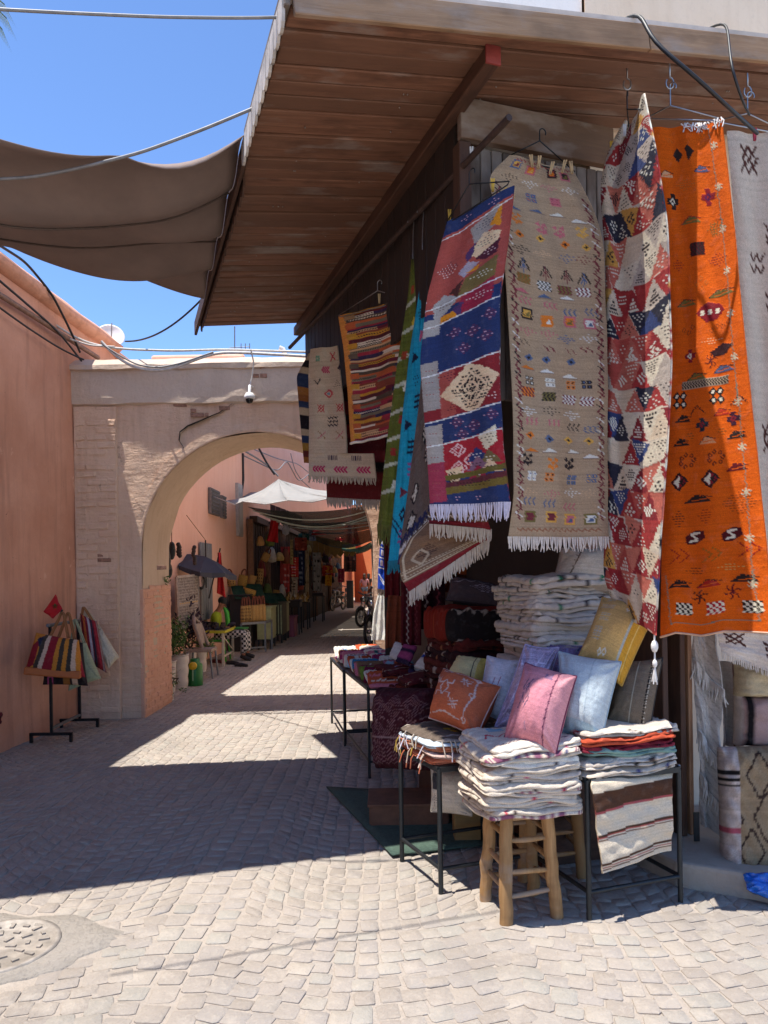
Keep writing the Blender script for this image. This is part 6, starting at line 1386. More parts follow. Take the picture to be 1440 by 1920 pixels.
def flag(label, pts, Y, pole=None, fold=.02, star=None, group='red flags in the alley'):
    t = thing('red_flag', label, 'flag', P(*pts[3], Y), group); q = [P(x, y, Y) for x, y in pts]; m = MB(); vs = []; n = 10
    for j in range(n+1):
        for i in range(n+1):
            p = q[0].lerp(q[1], i/n).lerp(q[3].lerp(q[2], i/n), j/n); vs.append(p+V((0, fold*math.sin(i*.9+j*.35), 0)))
    m.add(vs, [(j*(n+1)+i, j*(n+1)+i+1, (j+1)*(n+1)+i+1, (j+1)*(n+1)+i) for j in range(n) for i in range(n)], 0, True); o = m.build('cloth', FR, t); o.modifiers.new('s', 'SOLIDIFY').thickness = .004
    if pole: m = MB(); m.tube([P(x, y, Y) for x, y in pole], .010 if Y < 10 else .014, 6); m.build('pole', WIREB, t)
    if star:
        c = P(*star, Y-.03); m = MB(); s_ = .028; pts2 = [c+V((s_*math.sin(2*math.pi*k*2/5), 0, s_*math.cos(2*math.pi*k*2/5))) for k in range(5)]
        m.tube(pts2+[pts2[0]], .006, 4); m.build('green_star', plain('3a5a2a', .8), t)
    return t
flag('small red flag with a green star stuck over the bag rack', [(104, 1114), (117, 1143), (100, 1160), (82, 1147)], 7.6, [(117, 1143), (104, 1175)], .01, (103, 1137))
t = thing('red_ornament', 'dark red knotted ornament at the left edge on the wall foot', 'ornament', P(0, 1345, 7.0)); m = MB(); [m.ball(P(R.uniform(-8, 5), R.uniform(1338, 1358), 7.05), .025, 6) for _ in range(9)]; m.build('knot', plain('5a1418', .9), t)
# ------------------------------------------------------------------ people
def skin(name, nd, ed, mat, parent, sub=2, root=None):
    ks = list(nd); me = bpy.data.meshes.new(name); me.from_pydata([tuple(nd[k][0]) for k in ks], [(ks.index(a), ks.index(b)) for a, b in ed], []); me.materials.append(mat)
    o = link(name, me, parent); md = o.modifiers.new('skin', 'SKIN'); md.use_smooth_shade = True
    sv = me.skin_vertices[0].data
    for i, k in enumerate(ks): r = nd[k][1]; sv[i].radius = r if isinstance(r, tuple) else (r, r); sv[i].use_root = (k == (root or ks[0]))
    s = o.modifiers.new('sub', 'SUBSURF'); s.levels = sub; s.render_levels = sub
    return o
def person(label, J, skinc, shirt, trou, hair, shoes, half_leg=False, group='people in the alley', face=V((1, 0, 0)), long_hair=False):
    """J: joint places hip, chest, neck, head, (sh, el, ha, th, kn, an, to) x (l, r)"""
    t = thing('person', label, 'person', (J['hip'].x, J['hip'].y, 0), group)
    SK = plain(skinc, .6, 0, .1, 20, .1, 100); SH, TR, HR, SO = shirt, trou, plain(hair, .7, 0, .3, 60, .5, 200), plain(shoes, .7)
    nd = {'hip': (J['hip'], .105), 'waist': (J['hip'].lerp(J['chest'], .5), .10), 'chest': (J['chest'], .115), 'neck': (J['neck'], .05), 'jaw': (J['neck'].lerp(J['head'], .55), .058), 'head': (J['head'], .082), 'top': (J['head']+(J['head']-J['neck']).normalized()*.07, .065)}
    ed = [('hip', 'waist'), ('waist', 'chest'), ('chest', 'neck'), ('neck', 'jaw'), ('jaw', 'head'), ('head', 'top')]
    for s in 'lr':
        nd['sh'+s] = (J['sh'+s], .05); nd['el'+s] = (J['el'+s], .038); nd['wr'+s] = (J['el'+s].lerp(J['ha'+s], .8), .027); nd['ha'+s] = (J['ha'+s], (.035, .022))
        nd['th'+s] = (J['th'+s], .082); nd['kn'+s] = (J['kn'+s], .055); nd['ca'+s] = (J['kn'+s].lerp(J['an'+s], .3), .055); nd['an'+s] = (J['an'+s], .036)
        ed += [('chest', 'sh'+s), ('sh'+s, 'el'+s), ('el'+s, 'wr'+s), ('wr'+s, 'ha'+s), ('hip', 'th'+s), ('th'+s, 'kn'+s), ('kn'+s, 'ca'+s), ('ca'+s, 'an'+s)]
        d = (J['ha'+s]-J['el'+s]).normalized(); side = d.cross(V((0, 0, 1))); side = side.normalized() if side.length > .1 else V((0, 1, 0))
    body = skin('body', nd, ed, SK, t)
    for s in 'lr':
        d = (J['ha'+s]-J['el'+s]).normalized(); side = d.cross(V((0, 0, 1))); side = side.normalized() if side.length > .1 else V((0, 1, 0)); m = MB()
        for k, l in enumerate((.06, .075, .07, .05)): a = J['ha'+s]+side*(k-1.5)*.018; m.tube([a-d*.02, a+d*l*.5, a+d*l-V((0, 0, .02))], [.009, .008, .006], 6)
        m.tube([J['ha'+s]+side*.03-d*.02, J['ha'+s]+side*.05+d*.03], [.010, .007], 6); m.build('fingers', SK, body)
    nd2 = {k: (nd[k][0], nd[k][1]+.022) for k in ('hip', 'waist', 'chest')}; nd2['hip'] = (J['hip'].lerp(J['chest'], .12), .128); nd2['neck'] = (J['chest'].lerp(J['neck'], .7), .062); ed2 = [('hip', 'waist'), ('waist', 'chest'), ('chest', 'neck')]
    for s in 'lr': nd2['sh'+s] = (J['sh'+s], .068); nd2['el'+s] = (J['sh'+s].lerp(J['el'+s], .8), .058); ed2 += [('chest', 'sh'+s), ('sh'+s, 'el'+s)]
    skin('shirt', nd2, ed2, SH, t)
    nd3 = {'hip': (J['hip'], .125)}; ed3 = []
    for s in 'lr':
        nd3['th'+s] = (J['th'+s], .10); nd3['kn'+s] = (J['kn'+s] if not half_leg else J['th'+s].lerp(J['kn'+s], .5), .082 if not half_leg else .098); ed3 += [('hip', 'th'+s), ('th'+s, 'kn'+s)]
        if not half_leg: nd3['an'+s] = (J['kn'+s].lerp(J['an'+s], .9), .075); ed3 += [('kn'+s, 'an'+s)]
    skin('trousers' if not half_leg else 'shorts', nd3, ed3, TR, t)
    up = (J['head']-J['neck']).normalized(); f = (face-up*face.dot(up)).normalized(); sd = up.cross(f); h = J['head']
    m = MB(); m.ball(h+up*.045-f*.015, (.098, .088, .088), 12, ax=(f, sd, up))
    if long_hair: m.ball(h-f*.07-up*.08, (.05, .085, .15), 10, ax=(f, sd, up))
    m.build('hair', HR, t)
    m = MB(); m.ball(h+f*.092-up*.03, (.018, .013, .02), 8, ax=(f, sd, up)); [m.ball(h+sd*q*.083-up*.02, (.014, .01, .026), 8, ax=(f, sd, up)) for q in (-1, 1)]; m.build('nose_and_ears', SK, body)
    m = MB(); [m.ball(h+f*.08+sd*q*.032-up*.005, (.008, .012, .007), 6, ax=(f, sd, up)) for q in (-1, 1)]; m.bar(h+f*.083-sd*.022-up*.065, h+f*.083+sd*.022-up*.065, .008, .006); m.build('eyes_and_mouth', plain('2a1a16', .5), body)
    for s in 'lr': m = MB(); a = J['an'+s]; b = J['to'+s]; m.tube([a+V((0, 0, -.0))-(b-a)*.25, a.lerp(b, .4)-V((0, 0, .01)), b], [.045, .048, .035], 8); m.build('shoe', SO, t)
    return t
def checker():
    m, n, l, b = nodes('checked_cotton'); v = coord(n, l, 'World', (22, 22, 22)); c = n.new('ShaderNodeTexChecker'); c.inputs['Scale'].default_value = 1; l.new(v, c.inputs['Vector'])
    c.inputs[1].default_value = (*lin('b5b0ac'), 1); c.inputs[2].default_value = (*lin('1a1a1d'), 1); l.new(c.outputs[0], b.inputs['Base Color']); b.inputs['Roughness'].default_value = .9; return m
Y = 14.6; q = lambda x, y, dy=0: P(x, y, Y+dy)-V((0, 0, max(0., (y-1150)/80)*.055))
J = {'hip': q(404, 1188), 'chest': q(405, 1158), 'neck': q(411, 1143), 'head': q(417, 1131), 'shl': q(403, 1152, -.17), 'ell': q(408, 1178, -.22), 'hal': q(432, 1175, -.12), 'shr': q(405, 1152, .17), 'elr': q(414, 1176, .2), 'har': q(436, 1172, .02),
     'thl': q(410, 1190, -.10), 'knl': q(460, 1184, -.16), 'anl': q(456, 1226, -.14), 'tol': q(470, 1231, -.2), 'thr': q(410, 1190, .10), 'knr': q(464, 1182, .12), 'anr': q(464, 1222, .1), 'tor': q(476, 1226, .06)}
person('seated man in a lime T-shirt and checked trousers bent over his work', J, '8a5a42', plain('8ca01c', .85, 0, .12), checker(), '15110f', '26211f', face=V((.75, -.25, -.55)))
t = thing('lap_tray', 'green round tray resting on the knees of the seated man', 'tray', q(450, 1176)); MB().lathe(q(451, 1176), [(0, -.01), (.15, -.01), (.17, .015), (.16, .015), (.14, 0), (0, 0)], 18).build('tray', plain('2f7a3a', .5), t)
t = thing('shoe', 'dark shoe in the hands of the seated man', 'shoe', q(436, 1169)); MB().tube([q(427, 1172, -.1), q(434, 1169, -.1), q(441, 1168, -.1)], [.03, .045, .03], 8).build('upper', plain('2a2230', .6), t)
# the man's green chair
t = thing('green_chair', 'bright green plastic chair the man sits on', 'chair', q(404, 1236)); GP = plain('3aa02c', .45, 0, .08)
c = J['hip']; m = MB(); m.box((c.x, c.y, .40), (.44, .42, .03)); m.build('seat', GP, t, .008)
for sx in (-1, 1):
    for sy in (-1, 1): m = MB(); m.tube([V((c.x+sx*.2, c.y+sy*.19, .4)), V((c.x+sx*.24, c.y+sy*.22, 0))], .018); m.build('leg', GP, t)
m = MB(); m.prism([V((c.x-.23, c.y-.2, .42)), V((c.x-.23, c.y+.2, .42)), V((c.x-.30, c.y+.18, .8)), V((c.x-.30, c.y-.18, .8))], (.02, 0, 0)); m.build('backrest', GP, t)
m = MB(); m.tube([q(420, 1138, .5), q(425, 1148, .5), q(427, 1162, .5), q(425, 1178, .5), q(424, 1200, .5)], [.03, .05, .05, .05, .04], 8); m.build('armrest', GP, t)
Y = 39.0; q = lambda x, y, dy=0, dx=0: P(x, y, Y+dy)+V((dx, 0, 0))
def walker(x, y0, Yy, sc=1.0):
    b = G(x, y0); b = V((b.x, b.y, 0)); z = lambda h, dx=0, dy=0: b+V((dx, dy, h*sc))
    return {'hip': z(.9), 'chest': z(1.22), 'neck': z(1.40), 'head': z(1.53), 'shl': z(1.34, -.17), 'ell': z(1.08, -.24), 'hal': z(.86, -.24, .1), 'shr': z(1.34, .17), 'elr': z(1.08, .24), 'har': z(.88, .22, .15), 'thl': z(.85, -.09), 'knl': z(.48, -.09, .12), 'anl': z(.09, -.09, .0), 'tol': z(.04, -.1, .16), 'thr': z(.85, .09), 'knr': z(.46, .09, -.05), 'anr': z(.1, .09, -.25), 'tor': z(.03, .09, -.12)}
person('woman in a pink top and denim shorts walking away down the alley', walker(684, 1134, 39), 'a8765c', plain('b58a94', .9, 0, .08), plain('6a7f94', .9), '3a2a22', 'c9c2ba', True, face=V((0, 1, 0)), long_hair=True)
person('dark haired passer-by in dark clothes at the far end beside the woman', walker(692, 1131, 41), '8a5f48', plain('2a2628', .9), plain('22222a', .9), '14100f', '1a1a1a', face=V((0, 1, 0)), long_hair=True)
# ------------------------------------------------------------------ plants by the gateway
WPOT = plain('c5bdb2', .6, 0, .12, 8, .3, 40, 'white_painted_pot'); SOIL = plain('3a2c22', 1, 0, .3, 30, .8, 60, 'soil')
LEAF = plain('3c5a24', .6, 0, .35, 30, .1, 60, 'green_leaf'); LEAF2 = plain('55702e', .6, 0, .3, 30, .1, 60, 'light_leaf'); PURP = plain('2f2030', .6, 0, .3, 30, .1, 60, 'purple_leaf')
def pot(label, x0, x1, yt, yb, ribs=0, flare=1.0, lip=True):
    g = G((x0+x1)/2, yb-2); s = g.y/1400; r = (x1-x0)/2*s; h = (yb-yt)*s; g.y += r*.6; t = thing('plant_pot', label, 'plant pot', g, 'white pots by the gateway')
    pr = [(0, 0.0), (r*.84*flare, 0)]
    for k in range(13):
        z = h*k/12; pr.append((r*(.84*flare+(1-.84*flare)*k/12)+(.012*abs(math.sin(k*math.pi/12*ribs)) if ribs else 0), z))
    pr += [(r*1.05, h*.97), (r*1.05, h), (r*.93, h), (r*.9, h*.9), (0, h*.9)] if lip else [(r, h), (r*.93, h), (r*.9, h*.9), (0, h*.9)]
    MB().lathe(g, pr, 22).build('pot_body', WPOT, t); MB().lathe(g+V((0, 0, h*.9)), [(r*.9, .004), (0, .02)], 16).build('soil', SOIL, t)
    return g+V((0, 0, h*.92)), r
def leafy(name, label, c, rad, n, L, mats, stems=5, squash=1.0, up=.5, seed=1, group='plants in the white pots'):
    q = random.Random(seed); t = thing(name, label, 'plant', c, group); cc = c+V((0, 0, rad*squash*up*1.6)); ms = [MB() for _ in mats]; st = MB()
    for k in range(stems): e = cc+V((q.uniform(-.6, .6)*rad, q.uniform(-.6, .6)*rad, q.uniform(0, .6)*rad*squash)); st.tube([c+V((q.uniform(-.05, .05), q.uniform(-.05, .05), -.03)), c.lerp(e, .5)+V((q.gauss(0, .02), 0, 0)), e], [.011, .009, .004], 5)
    cl = [cc+V((q.gauss(0, .5)*rad, q.gauss(0, .5)*rad, q.gauss(0, .5)*rad*squash)) for _ in range(max(6, n//14))]
    for k in range(n):
        p = q.choice(cl)+V((q.gauss(0, .22)*rad, q.gauss(0, .22)*rad, q.gauss(0, .22)*rad)); d = (p-c).normalized()*.5+V((q.gauss(0, .6), q.gauss(0, .6), q.gauss(0, .5))); d.normalize(); s_ = d.cross(V((q.gauss(0, 1), q.gauss(0, 1), q.gauss(0, 1)))); s_.normalize(); l = L*q.uniform(.6, 1.2); nn = d.cross(s_)
        ms[q.randrange(len(mats))].add([p, p+d*l*.5+s_*l*.17+nn*l*.03, p+d*l, p+d*l*.5-s_*l*.17+nn*l*.03], [(0, 1, 2), (0, 2, 3)])
    st.build('stem', plain('5a4a34', .9), t)
    for m_, mm in zip(ms, mats):
        o = m_.build('foliage', mm, t); props(o, kind='stuff')
    return t
c, r = pot('large ribbed white barrel pot holding the leafy bush', 318, 351, 1230, 1293, 3, 1.0); leafy('leafy_bush', 'round leafy green bush growing in the large ribbed pot', c+V((-.14, 0, 0)), .22, 1300, .075, (LEAF, LEAF2, LEAF), 7, 1.0, .8, 2)
c, r = pot('white pot with a columnar cactus beside the gateway jamb', 296, 328, 1242, 1300, 0); t = thing('cactus', 'small columnar cactus in the white pot by the jamb', 'cactus', c, 'plants in the white pots'); m = MB(); m.lathe(c+V((-.03, -.06, -.02)), [(0, 0)]+[(.055*(1 if k < 8 else math.sqrt(max(0, 1-((k-8)/2.2)**2))), .03*k) for k in range(11)], 14); m.build('stem', plain('5a6a3a', .7, 0, .3), t)
c, r = pot('small white bucket pot nearest to the camera with a trailing plant', 292, 326, 1256, 1317, 0, .95); leafy('trailing_plant', 'thin trailing plant hanging over the bucket pot rim', c+V((.14, -.08, -.06)), .11, 110, .05, (LEAF, LEAF2), 3, 1.5, -.5, 3)
c, r = pot('white ribbed pot behind the green can', 343, 366, 1218, 1268, 2, 1.0); leafy('purple_plant', 'dark purple leaved plant in the rear white pot', c, .26, 480, .12, (PURP, plain('3d2a34', .6)), 6, 1.1, .7, 4)
c, r = pot('rearmost white pot under the shoe table edge', 364, 386, 1216, 1262, 2, 1.0); leafy('small_plant', 'light green low plant in the rearmost white pot', c, .15, 260, .08, (LEAF2, LEAF), 4, .6, .5, 5)
t = thing('green_can', 'green plastic canister with a yellow lid standing before the white pots', 'canister', G(366, 1286)); g = G(366, 1285); GC_ = plain('176a2c', .35, 0, .1); s = g.y/1400
m = MB(); rr = 14.5*s; hh = 50*s; m.lathe(g, [(0, 0), (rr*.97, 0), (rr, .02), (rr, hh*.72), (rr*.93, hh*.8), (rr*.62, hh*.86), (rr*.6, hh), (rr*.5, hh), (0, hh*.98)], 20); m.build('can_body', GC_, t)
c = g+V((0, -rr-.0, hh*.76)); m = MB(); m.lathe(c, [(0, .03), (.055, .03), (.06, .0), (.06, -.02)], 14, ax=(V((1, 0, 0)), V((0, 0, 1)), V((0, -1, 0)))); m.build('yellow_lid', plain('c9a41c', .4), t); m = MB(); m.tube([c+V((0, -.01, -.05)), c+V((0, -.02, -.22))], .008); m.build('spout_rod', plain('8fb08a', .4), t)
leafy('wall_vine', 'thin vine with shoes climbing the corner of the gateway jamb', V((G(305, 1316).x, 9.7, 1.1)), .16, 120, .09, (LEAF, LEAF2), 3, 2.6, .0, 6, None)
# ------------------------------------------------------------------ the shoe mender's corner on the salmon wall
SHB = plain('17171b', .5, 0, .2)
def wx(Y): return -3.66+(Y-9.86)*.027+.03
for i, (x, y0, y1, Y) in enumerate(((313, 1030, 1072, 9.95), (322, 1015, 1050, 10.3), (303, 1040, 1068, 9.9), (316, 1055, 1085, 10.1), (306, 1110, 1135, 9.9), (313, 1122, 1140, 10.0))):
    a, b = P(x, y0-30, Y), P(x, y1, Y); t = thing('hanging_shoe', ('tallest', 'second', 'leftmost', 'fourth', 'low', 'lowest')[i]+' of the black shoes hung by the gateway jamb', 'shoe', b, 'black shoes hung by the gateway'); c = P(x, (y0+y1)/2, Y); h = abs(P(x, y0, Y).z-P(x, y1, Y).z)/2
    m = MB(); m.ball(c, (.055, .05, h), 10); m.ball(c+V((.02, -.03, h*.5)), (.035, .04, h*.4), 8); m.build('upper', SHB, t); m = MB(); m.tube([a, c+V((0, 0, h*.8))], .006, 5); m.build('lace', plain('5a3a2c', .8), t)
for i, (x, y0, y1) in enumerate(((336, 1021, 1042), (364, 1026, 1056))):
    Y = 10.9+i*.9; t = thing('bead_strand', ('left', 'right')[i]+' strand of dark bracelets hung on the salmon wall', 'strand', P(x, y1, Y), 'bracelet strands'); m = MB(); n = 9
    for k in range(n): m.ball(P(x+R.uniform(-2, 2), y0+(y1-y0)*k/(n-1), Y), .035, 6)
    m.tube([P(x, y0-4, Y), P(x, y1, Y)], .008, 5); m.build('beads', plain('2a1c18', .6), t)
cv = CV(48, 90, '8a8078', .08); q_ = random.Random(4)
for y in range(3, 88, 5):
    if 44 < y < 50: [cv.dia(x, y, 1.6, 1.6, 'b08a3c') for x in range(2, 48, 4)]; continue
    for x in range(2, 48, 2): cv.rect(x, y, x+1.2, y+q_.uniform(2, 4.4), q_.choice(('2a2624', '4a423c', '6a625c', '3a302a')))
t = thing('display_board', 'tall grey board covered in rows of bracelets leaning on the salmon wall', 'display board', P(350, 1178, 12.6)); cloth('board_face', cv, sheet([(331, 1082, 12.2), (336, 1178, 12.1)], [(372, 1078, 13.0), (373, 1170, 12.9)], (), wob=0), t, th=.03)
m = MB(); a, b, c, d = P(331, 1082, 12.2), P(372, 1078, 13.0), P(373, 1170, 12.9), P(336, 1178, 12.1)
for p_, q2 in ((a, b), (b, c), (c, d), (d, a)): m.bar(p_, q2, .03, .04)
m.build('frame', plain('9a8f84', .7), t)
t = thing('wall_shutter', 'grey painted metal shutter door on the salmon wall behind the parasol', 'shutter', V((wx(14.6), 14.6, 1.0))); SHM = plain('7e8284', .6, .2, .15, 6, .2, 60)
for k in range(5): m = MB(); y_ = 14.25+k*.17; m.box((wx(y_)+.01, y_+.08, 1.55), (.03, .16, 1.5)); m.build('panel', SHM, t, .004)
t = thing('parasol', 'dark blue grey parasol shading the shoe mender, tied to the wall', 'parasol', P(390, 1085, 13.6)); Yc = 13.6; c = P(386, 1056, Yc); PAR = plain('33353f', .8, 0, .12, 6, .1, 200)
m = MB(); n = 8; R_ = .58; rim = []; top = c+V((0, 0, .12))
for k in range(n): a = 2*math.pi*k/n+.2; rim.append(c+V((R_*math.cos(a)*.92, R_*math.sin(a)*1.5, -.10+(.16 if k in (3, 4) else -.0 if k % 2 else -.05)-.1*math.cos(a))))
for k in range(n):
    a, b = rim[k], rim[(k+1) % n]; mid = (a+b)/2+(c-(a+b)/2)*.08+V((0, 0, -.02)); vs = [top, a.lerp(top, .5)+V((0, 0, .03)), b.lerp(top, .5)+V((0, 0, .03)), a, mid, b, mid.lerp(top, .5)+V((0, 0, .01))]
    m.add(vs, [(0, 1, 6), (0, 6, 2), (1, 3, 4, 6), (6, 4, 5, 2)], 0, True); m.add([a, mid, b, b-V((0, 0, .07)), mid-V((0, 0, .09)), a-V((0, 0, .07))], [(0, 1, 4, 5), (1, 2, 3, 4)])
m.build('canopy_cloth', PAR, t)
m = MB(); m.tube([top+V((0, 0, .30)), top, c-V((0, 0, .45))], .013, 6); m.build('pole', WIREB, t); m = MB(); [m.tube([top-V((0, 0, .03)), rim[k]], .006, 4) for k in range(n)]; m.build('ribs', GREYM, t)
m = MB(); m.tube([top+V((0, 0, .30)), V((wx(13.6), 13.4, 2.75))], .006, 4); m.build('tie_rope', LHN, t)
t = thing('hand_mirror', 'small oval black framed mirror hanging under the parasol edge', 'mirror', P(377, 1090, 13.2)); c = P(377, 1090, 13.2); MB().lathe(c, [(0, .02), (.06, .02), (.075, 0), (.06, -.02), (0, -.02)], 16, ax=(V((1, 0, 0)), V((0, 0, 2.0)), V((0, -1, 0)))).build('frame', SHB, t); MB().lathe(c+V((0, -.024, 0)), [(0, 0.002), (.05, 0)], 16, ax=(V((1, 0, 0)), V((0, 0, 2.0)), V((0, -1, 0)))).build('glass', plain('c5ccd2', .1, .9, .05), t)
flag('long red flag on a slanting pole beside the parasol', [(408, 1036), (414, 1036), (423, 1120), (407, 1112)], 14.0, [(413, 1028), (406, 1060), (392, 1122)], .03)
# work table
t = thing('work_table', 'low white legged table with a yellow edge covered in dark shoes', 'table', G(430, 1248)); a, b = G(419, 1250), G(437, 1238); z = .62; TL_ = plain('b5aa98', .6); e = V((-1.0, .12, 0)); L4 = [a, b, b+e, a+e]
for p in L4: m = MB(); m.bar(p, V((p.x, p.y, z))+(sum(L4, V())/4-p)*.06*V((1, 1, 0)).length*0+V((0, 0, 0)), .05, .04, V((1, 0, 0))); m.build('leg', TL_, t)
m = MB(); m.bar(V((a.x, a.y, .18)), V((b.x, b.y, .18)), .03, .03); m.bar(V((a.x, a.y, .55)), V((b.x, b.y, .2)), .02, .02); m.build('brace', TL_, t)
m = MB(); m.prism([V((p.x, p.y, z))+(p-sum(L4, V())/4)*.08 for p in L4], (0, 0, .03)); m.build('top', plain('4a4440', .7), t); m = MB(); tp_ = [V((p.x, p.y, z+.015))+(p-sum(L4, V())/4)*.085 for p in L4]; [m.bar(tp_[i], tp_[(i+1) % 4], .02, .05) for i in range(4)]; m.build('yellow_edge', plain('b0a82c', .5), t)
cen = sum(L4, V())/4
for k in range(9):
    p = cen+V((-.40+.1*k, R.uniform(-.35, .35), z+.03)); t = thing('table_shoe', ORD[k]+' dark shoe from the left on the yellow edged table', 'shoe', p, 'shoes on the work table'); m = MB(); d = V((R.uniform(-.3, .3), -1, 0)).normalized(); m.tube([p+d*.0+V((0, 0, .05)), p+d*.08+V((0, 0, .055)), p+d*.17+V((0, 0, .035)), p+d*.25+V((0, 0, .03))], [.05, .052, .045, .03], 8); m.build('upper', plain(('1b1b22', '26202c', '2a2020')[k % 3], .5), t); m = MB(); m.tube([p+V((0, 0, .06)), p+V((0, 0, .12))], [.045, .05], 8); m.build('ankle', plain(('1b1b22', '26202c', '2a2020')[k % 3], .5), t)
for k, (x, y, c_) in enumerate(((452, 1250, '1c1b1d'), (436, 1246, '1c1b1d'), (405, 1243, '5a1c24'), (449, 1238, 'c5c0b8'))):
    p = G(x, y); t = thing('ground_shoe', ('black sandal lying nearest the lane by the table', 'second black sandal under the table edge', 'dark red shoe under the table', 'white cup lying by the table leg')[k], ('shoe' if k < 3 else 'cup'), p, 'things on the ground by the work table'); m = MB(); d = V((.9, -.35, 0)).normalized(); m.tube([p-d*.12+V((0, 0, .025)), p+V((0, 0, .03)), p+d*.13+V((0, 0, .022))], [.035, .045, .03], 8); m.build('sole', plain(c_, .6), t)
t = thing('folding_chair', 'beige upholstered chair with curved back behind the plants', 'chair', G(352, 1240)); c = V((-3.0, 12.2, 0)); BE = plain('8a7a6e', .8)
m = MB(); m.box(c+V((0, 0, .45)), (.42, .42, .05)); m.build('seat', BE, t, .01); m = MB(); m.tube([c+V((.06, -.2, .5)), c+V((-.06, -.2, .85)), c+V((-.12, 0, .98)), c+V((-.06, .2, .85)), c+V((.06, .2, .5))], .03); m.prism([c+V((0, -.17, .55)), c+V((-.06, -.17, .88)), c+V((-.06, .17, .88)), c+V((0, .17, .55))], (.02, 0, 0)); m.build('backrest', BE, t)
for sx in (-1, 1):
    for sy in (-1, 1): m = MB(); m.tube([c+V((sx*.18, sy*.18, .45)), c+V((sx*.22, sy*.2, 0))], .016); m.build('leg', GREYM, t)
# electric box, boards and vents on the salmon wall
t = thing('electric_box', 'tall pale grey electric cabinet high on the pink wall with wooden boards below', 'electric cabinet', V((-3.4, 17.9, 2.6))); m = MB(); c = P(440, 955, 17.5); m.box((c.x-.1, 17.75, c.z), (.4, .5, 1.25)); m.build('cabinet', plain('a8a49e', .6, .1, .1), t, .015)
m = MB(); m.box((c.x+.105, 17.75, c.z-.02), (.012, .42, 1.1)); m.build('cabinet_door', plain('a29e98', .6, .1, .1), t, .003)
for k in range(2): m = MB(); m.box((c.x-.16, 17.62+k*.22, 1.25), (.08, .16, 2.1)); m.build('board', plain('a08c78', .8), t, .006)
for k, (x0, x1, y0, y1, lb) in enumerate(((387, 405, 918, 966, 'wider grey slatted vent on the salmon wall'), (407, 415, 930, 972, 'narrow slatted vent beside the wider one'))):
    Y0 = 3.57*1400/(720-x0); Y1 = 3.56*1400/(720-x1); Yc_ = (Y0+Y1)/2; t = thing('wall_vent', lb, 'vent', P(x0, y1, Yc_), 'vents on the salmon wall'); zt, zb = P(x0, y0, Yc_).z, P(x0, y1, Yc_).z; m = MB(); m.box((wx(Yc_), Yc_, (zt+zb)/2), (.06, Y1-Y0, zt-zb)); m.build('frame', plain('6f6a66', .7), t, .006)
    for j in range(7): m = MB(); m.box((wx(Yc_)+.035, Yc_, zb+(zt-zb)*(j+.5)/7), (.02, (Y1-Y0)*.9, (zt-zb)/10)); m.build('slat', plain('57534f', .7), t)
# wires on the pink wall
for k, (pts, r) in enumerate((([P(455, 850, 18.2), P(456, 900, 18.2), P(452, 930, 18.2)], .035), ([P(452, 842, 18), P(480, 858, 18.5), P(505, 875, 19), P(522, 893, 19)], .022), ([P(484, 838, 18.8), P(500, 868, 18.9), P(515, 890, 19)], .026), ([P(458, 855, 18.2), P(490, 870, 19), P(520, 885, 20), P(538, 862, 22), P(560, 905, 24), P(590, 880, 26)], .016), ([P(470, 840, 18.5), P(520, 860, 22), P(560, 870, 25), P(600, 905, 28)], .014), ([P(545, 850, 24), P(552, 880, 24), P(565, 900, 25), P(598, 930, 28)], .014))):
    wire('wall_cable', ('upright black cable bundle above the electric cabinet', 'cable sweeping down to the tarp peak', 'second cable meeting at the tarp peak', 'cable zigzagging along the pink wall', 'long thin cable along the pink wall', 'string of small lamps on the pink wall')[k], 'cable', pts, r, WIREB if k in (0, 2) else WIREG, 'cables on the pink alley wall')
# ------------------------------------------------------------------ tarps over the alley
def tarp(name, label, fn, nx, ny, mat, th=.006, hole=None, group='tarps over the alley'):
    vs = [fn(i/nx, j/ny) for j in range(ny+1) for i in range(nx+1)]; m = MB(); fs = [(j*(nx+1)+i, j*(nx+1)+i+1, (j+1)*(nx+1)+i+1, (j+1)*(nx+1)+i) for j in range(ny) for i in range(nx) if not (hole and hole(i/nx, j/ny))]
    m.add(vs, fs, 0, True); o = m.build(name, mat); o.modifiers.new('s', 'SOLIDIFY').thickness = th; props(o, label, 'tarp', group); return o
def tent_mesh():
    ap = P(522, 899, 17.0); cs = [P(424, 940, 15.0), P(455, 941, 15.0), P(540, 939, 15.2), P(628, 933, 15.8), P(655, 921, 19), P(560, 920, 19.5), P(470, 924, 19)]; m = MB(); n = len(cs)
    for i in range(n):
        a_, b_ = cs[i], cs[(i+1) % n]; vs = []; K_ = 6
        for j in range(K_+1):
            t = j/K_; l, r2 = ap.lerp(a_, t), ap.lerp(b_, t); dz = V((0, 0, -.10*math.sin(math.pi*t)))
            for q2 in range(5): u = q2/4; vs.append(l.lerp(r2, u)+dz+V((0, 0, -.05*t*math.sin(math.pi*u)+R.uniform(-.008, .008))))
        m.add(vs, [(j*5+q2, j*5+q2+1, (j+1)*5+q2+1, (j+1)*5+q2) for j in range(K_) for q2 in range(4)], 0, True)
    o = m.build('white_tarp', plain('8d8b87', .85, 0, .12, 2, .3, 30)); o.modifiers.new('s', 'SOLIDIFY').thickness = .008; props(o, 'pale grey white tarp peaked like a tent over the alley', 'tarp', 'tarps over the alley')
    m = MB()
    for i in range(3): m.tube([cs[i]+V((0, 0, .01)), (cs[i]+cs[i+1])/2-V((0, 0, .06)), cs[i+1]+V((0, 0, .01))], .014, 5)
    m.tube([cs[0], V((-3.5, 15.2, cs[0].z+.15))], .01, 5); props(m.build('edge_rope', plain('b5b3ae', .8), o), kind='stuff')
tent_mesh()
